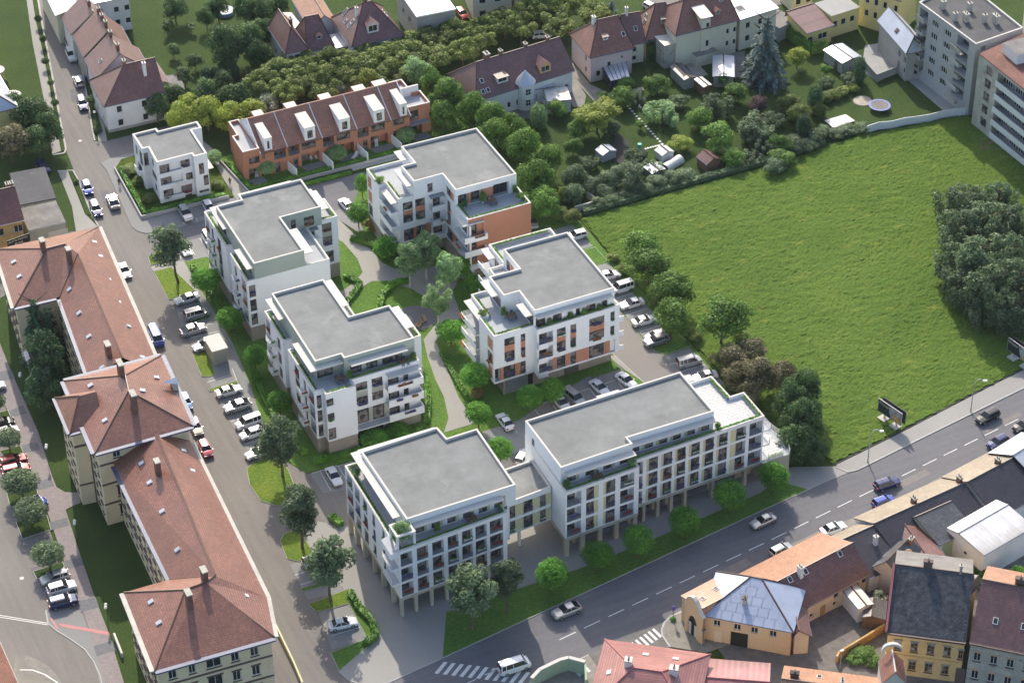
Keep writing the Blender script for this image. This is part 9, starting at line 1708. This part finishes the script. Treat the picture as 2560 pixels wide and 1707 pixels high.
hut('garden_hut', 'small red brown garden hut with tiled roof at the meadow edge', 'hut', 2, 1, 1785, 30, 3.4, 3.4, 2.0, 3.0, 'wood', 'tile_dark_red'); hut('greenhouse', 'small grey glazed greenhouse above the dark vegetable bed', 'greenhouse', 2, 0, 830, 1500, 3.3, 2.6, 1.7, 2.3, 'panel_blue_grey', 'zinc')
hut('garden_tent', 'white plastic covered frame at the foot of the allotment', 'greenhouse', 2, 0, 1375, 1500, 2.9, 2.6, 1.6, 2.2, 'sheet_plastic', 'sheet_plastic'); hut('garden_shelter', 'low shelter with a white sheet roof at the meadow edge', 'shelter', 2, 1, 1285, 85, 3.2, 3.0, 1.3, 1.6, 'plaster_grey', 'sheet_white')
simple('polytunnel', 'white arched polytunnel beside the garden hut', 'greenhouse', T(2, 0, 1400, 1560), [('cover', lambda b: [b.obox((1.1*math.cos(a), 0, 1.1*math.sin(a)), (1.1*(math.cos(a+.35)-math.cos(a)), 0, 1.1*(math.sin(a+.35)-math.sin(a))), (0, 4.6, 0), (0, 0, .03), 'sheet_plastic') for a in [i*.35 for i in range(9)]])], R(-68))
sheet('vegetable_bed', [(2, 0, 960, 1210), (2, 0, 1080, 1310), (2, 0, 1040, 1540), (2, 0, 900, 1460)], .05, 'earth_dark'); sheet('path', [(2, 0, 470, 600), (2, 0, 520, 620), (2, 0, 680, 880), (2, 0, 660, 990), (2, 0, 560, 980), (2, 0, 480, 820)], .04, 'old_pavement')
sheet('yard', [(2, 0, 470, 480), (2, 0, 540, 560), (2, 0, 720, 780), (2, 0, 900, 860), (2, 0, 1200, 800), (2, 0, 1210, 830), (2, 0, 750, 930), (2, 0, 560, 720)], .05, 'old_pavement'); sheet('yard', [(2, 0, -10, 880), (2, 0, 330, 960), (2, 0, 330, 1080), (2, 0, -10, 1100)], .05, 'cobble_dark')
sheet('forecourt', [(2, 0, 1250, 0), (2, 0, 1530, 0), (2, 0, 1520, 160), (2, 0, 1380, 190), (2, 0, 1230, 90)], .05, 'asphalt'); sheet('lane', [(3, 0, 60, 60), (3, 0, 320, 0), (3, 0, 600, -80), (3, 0, 0, -60)], .04, 'asphalt'); sheet('yard', [(2, 0, 1610, 480), (2, 0, 1800, 690), (2, 0, 1690, 720), (2, 0, 1560, 560)], .05, 'gravel'); sheet('yard', [(2, 0, 1900, 500), (2, 0, 2140, 470), (2, 0, 2130, 700), (2, 0, 2040, 720)], .05, 'old_pavement')
st = thing('stepping_stones', 'line of pale square stepping stones crossing the garden lawn', 'stepping stones', T(2, 0, 1070, 980))
b = MB(); b.box(-.22, .22, -.22, .22, 0, .06, 'line_white'); sm = b.data('stone')
for i in range(19): f = i/18; link('stone', sm, st, T(2, 0, 1062+f*380, 978+f*415)-ORG[st.name], .5)
for i in range(7): f = i/6; link('stone', sm, st, T(2, 0, 1225+f*140, 1368-f*36)-ORG[st.name], .5)
simple('pool', 'round blue white garden pool among the top left trees', 'pool', T(0, 0, 2065, 125), [('wall', lambda b: b.tube((0, 0, 0), (0, 0, .8), 1.9, 1.9, 'sky_blue', 18)), ('water', lambda b: b.tube((0, 0, .75), (0, 0, .82), 1.7, 1.7, 'pale_slab', 18))])
for l, c, r, x, y in (('white plastic garden chair left of the round silvery tree', 2, 0, 1175, 1000), ('white plastic garden chair below the round silvery tree', 2, 0, 1432, 1142)): simple('chair', l, 'chair', T(c, r, x, y), [('frame', lambda b: chair(b, 0, 0, 1, 'sheet_white'))], .4)
simple('water_barrel', 'turquoise water barrel beside the vegetable bed', 'barrel', T(2, 0, 1170, 1358), [('barrel', lambda b: b.tube((0, 0, 0), (0, 0, .9), .38, .4, 'turquoise', 12))])
ln = thing('laundry', 'white sheets hanging to dry beside the grey apartment house', 'laundry', T(3, 0, 1300, 690)); b = MB()
for i in range(4): p = T(3, 0, 1300+i*28, 668+i*12, .4); b.obox(p, (.75, -.45, 0), (.02, .03, 0), (0, 0, 1.6), 'sheet_white'); b.build('bed_sheet', ln); b = MB()
tag(strip('garden_wall', [(2, 1, 575, 385), (2, 1, 690, 355), (2, 1, 790, 322), (2, 1, 690, 250)], .3, 1.4, 'chimney_cap', kind=None), 'cracked pale garden wall at the upper left corner of the meadow', 'wall')
tag(strip('garden_wall', [(2, 0, 200, 870), (2, 0, 340, 1010)], .2, 1.2, 'plaster_white', kind=None), 'low white wall left of the flat roofed extension', 'wall')
tag(strip('sign_wall', [(0, 3, 1052, 1145), (0, 3, 1125, 1330)], .3, .9, 'cap_white', kind=None), 'narrow white low wall on the lawn beside the promenade', 'wall')
tag(strip('yellow_pipe', [(1, 3, 180, 1060), (1, 3, 345, 1400), (1, 3, 430, 1600)], .25, 1.0, 'yellow_panel', kind=None), 'long yellow pipe along the foot of the school wall', 'pipe')
for l, c, r, x, y in (('blue recycling bin at the street verge near the top', 0, 0, 642, 50), ('blue recycling bin by the lone car with reddish tail', 0, 0, 800, 750)): simple('bin', l, 'bin', T(c, r, x, y), [('box', lambda b: b.box(-.4, .4, -.35, .35, .1, 1.1, 'car_blue')), ('lid', lambda b: b.box(-.43, .43, -.38, .38, 1.11, 1.18, 'car_blue'))])
b = MB(); b.tube((0, 0, .026), (0, 0, .045), .36, .36, 'cap_white', 14); md = b.data('manhole_cover')
for l, c, r, x, y in (('pale manhole cover farthest up the tree lined street', 0, 0, 470, 85), ('pale manhole cover at the cobbled strip of the junction', 0, 0, 735, 1295), ('pale manhole cover on the drive left of the ball tree', 0, 3, 200, 605)): tag(link('manhole_cover', md, None, T(c, r, x, y)), l, 'manhole cover')
dz = thing('zinc_dormer', 'small rounded zinc dormer on the tower roof of the school', 'dormer', T(0, 2, 1560, 430, 15.5)); p = T(0, 2, 1570, 400, 16.4); b = MB(); b.slope([(p.x-1.6, p.y, 17.4), (p.x+1.0, p.y-.9, 16.9), (p.x+1.0, p.y, 17.7)], 'sheet_white'); b.slope([(p.x-1.6, p.y, 17.4), (p.x+1.0, p.y+.9, 16.9), (p.x+1.0, p.y, 17.7)], 'gutter_blue'); b.box(p.x+.1, p.x+.95, p.y-.8, p.y+.8, 15.6, 17.0, 'school_trim'); b.build('dormer_roof', dz)
# ---------------------------------------------------------------- thin summer haze
m, t, b, o = _nodes('haze_air'); t.nodes.remove(b); v = t.nodes.new('ShaderNodeVolumePrincipled'); v.inputs['Color'].default_value = (.80, .88, 1.0, 1); v.inputs['Density'].default_value = .00003; v.inputs['Anisotropy'].default_value = .2
t.links.new(v.outputs[0], o.inputs['Volume']); b = MB(); b.box(-640, 640, -640, 640, -1.5, 290, 'haze_air'); link('haze', b.data('haze'), kind='stuff')
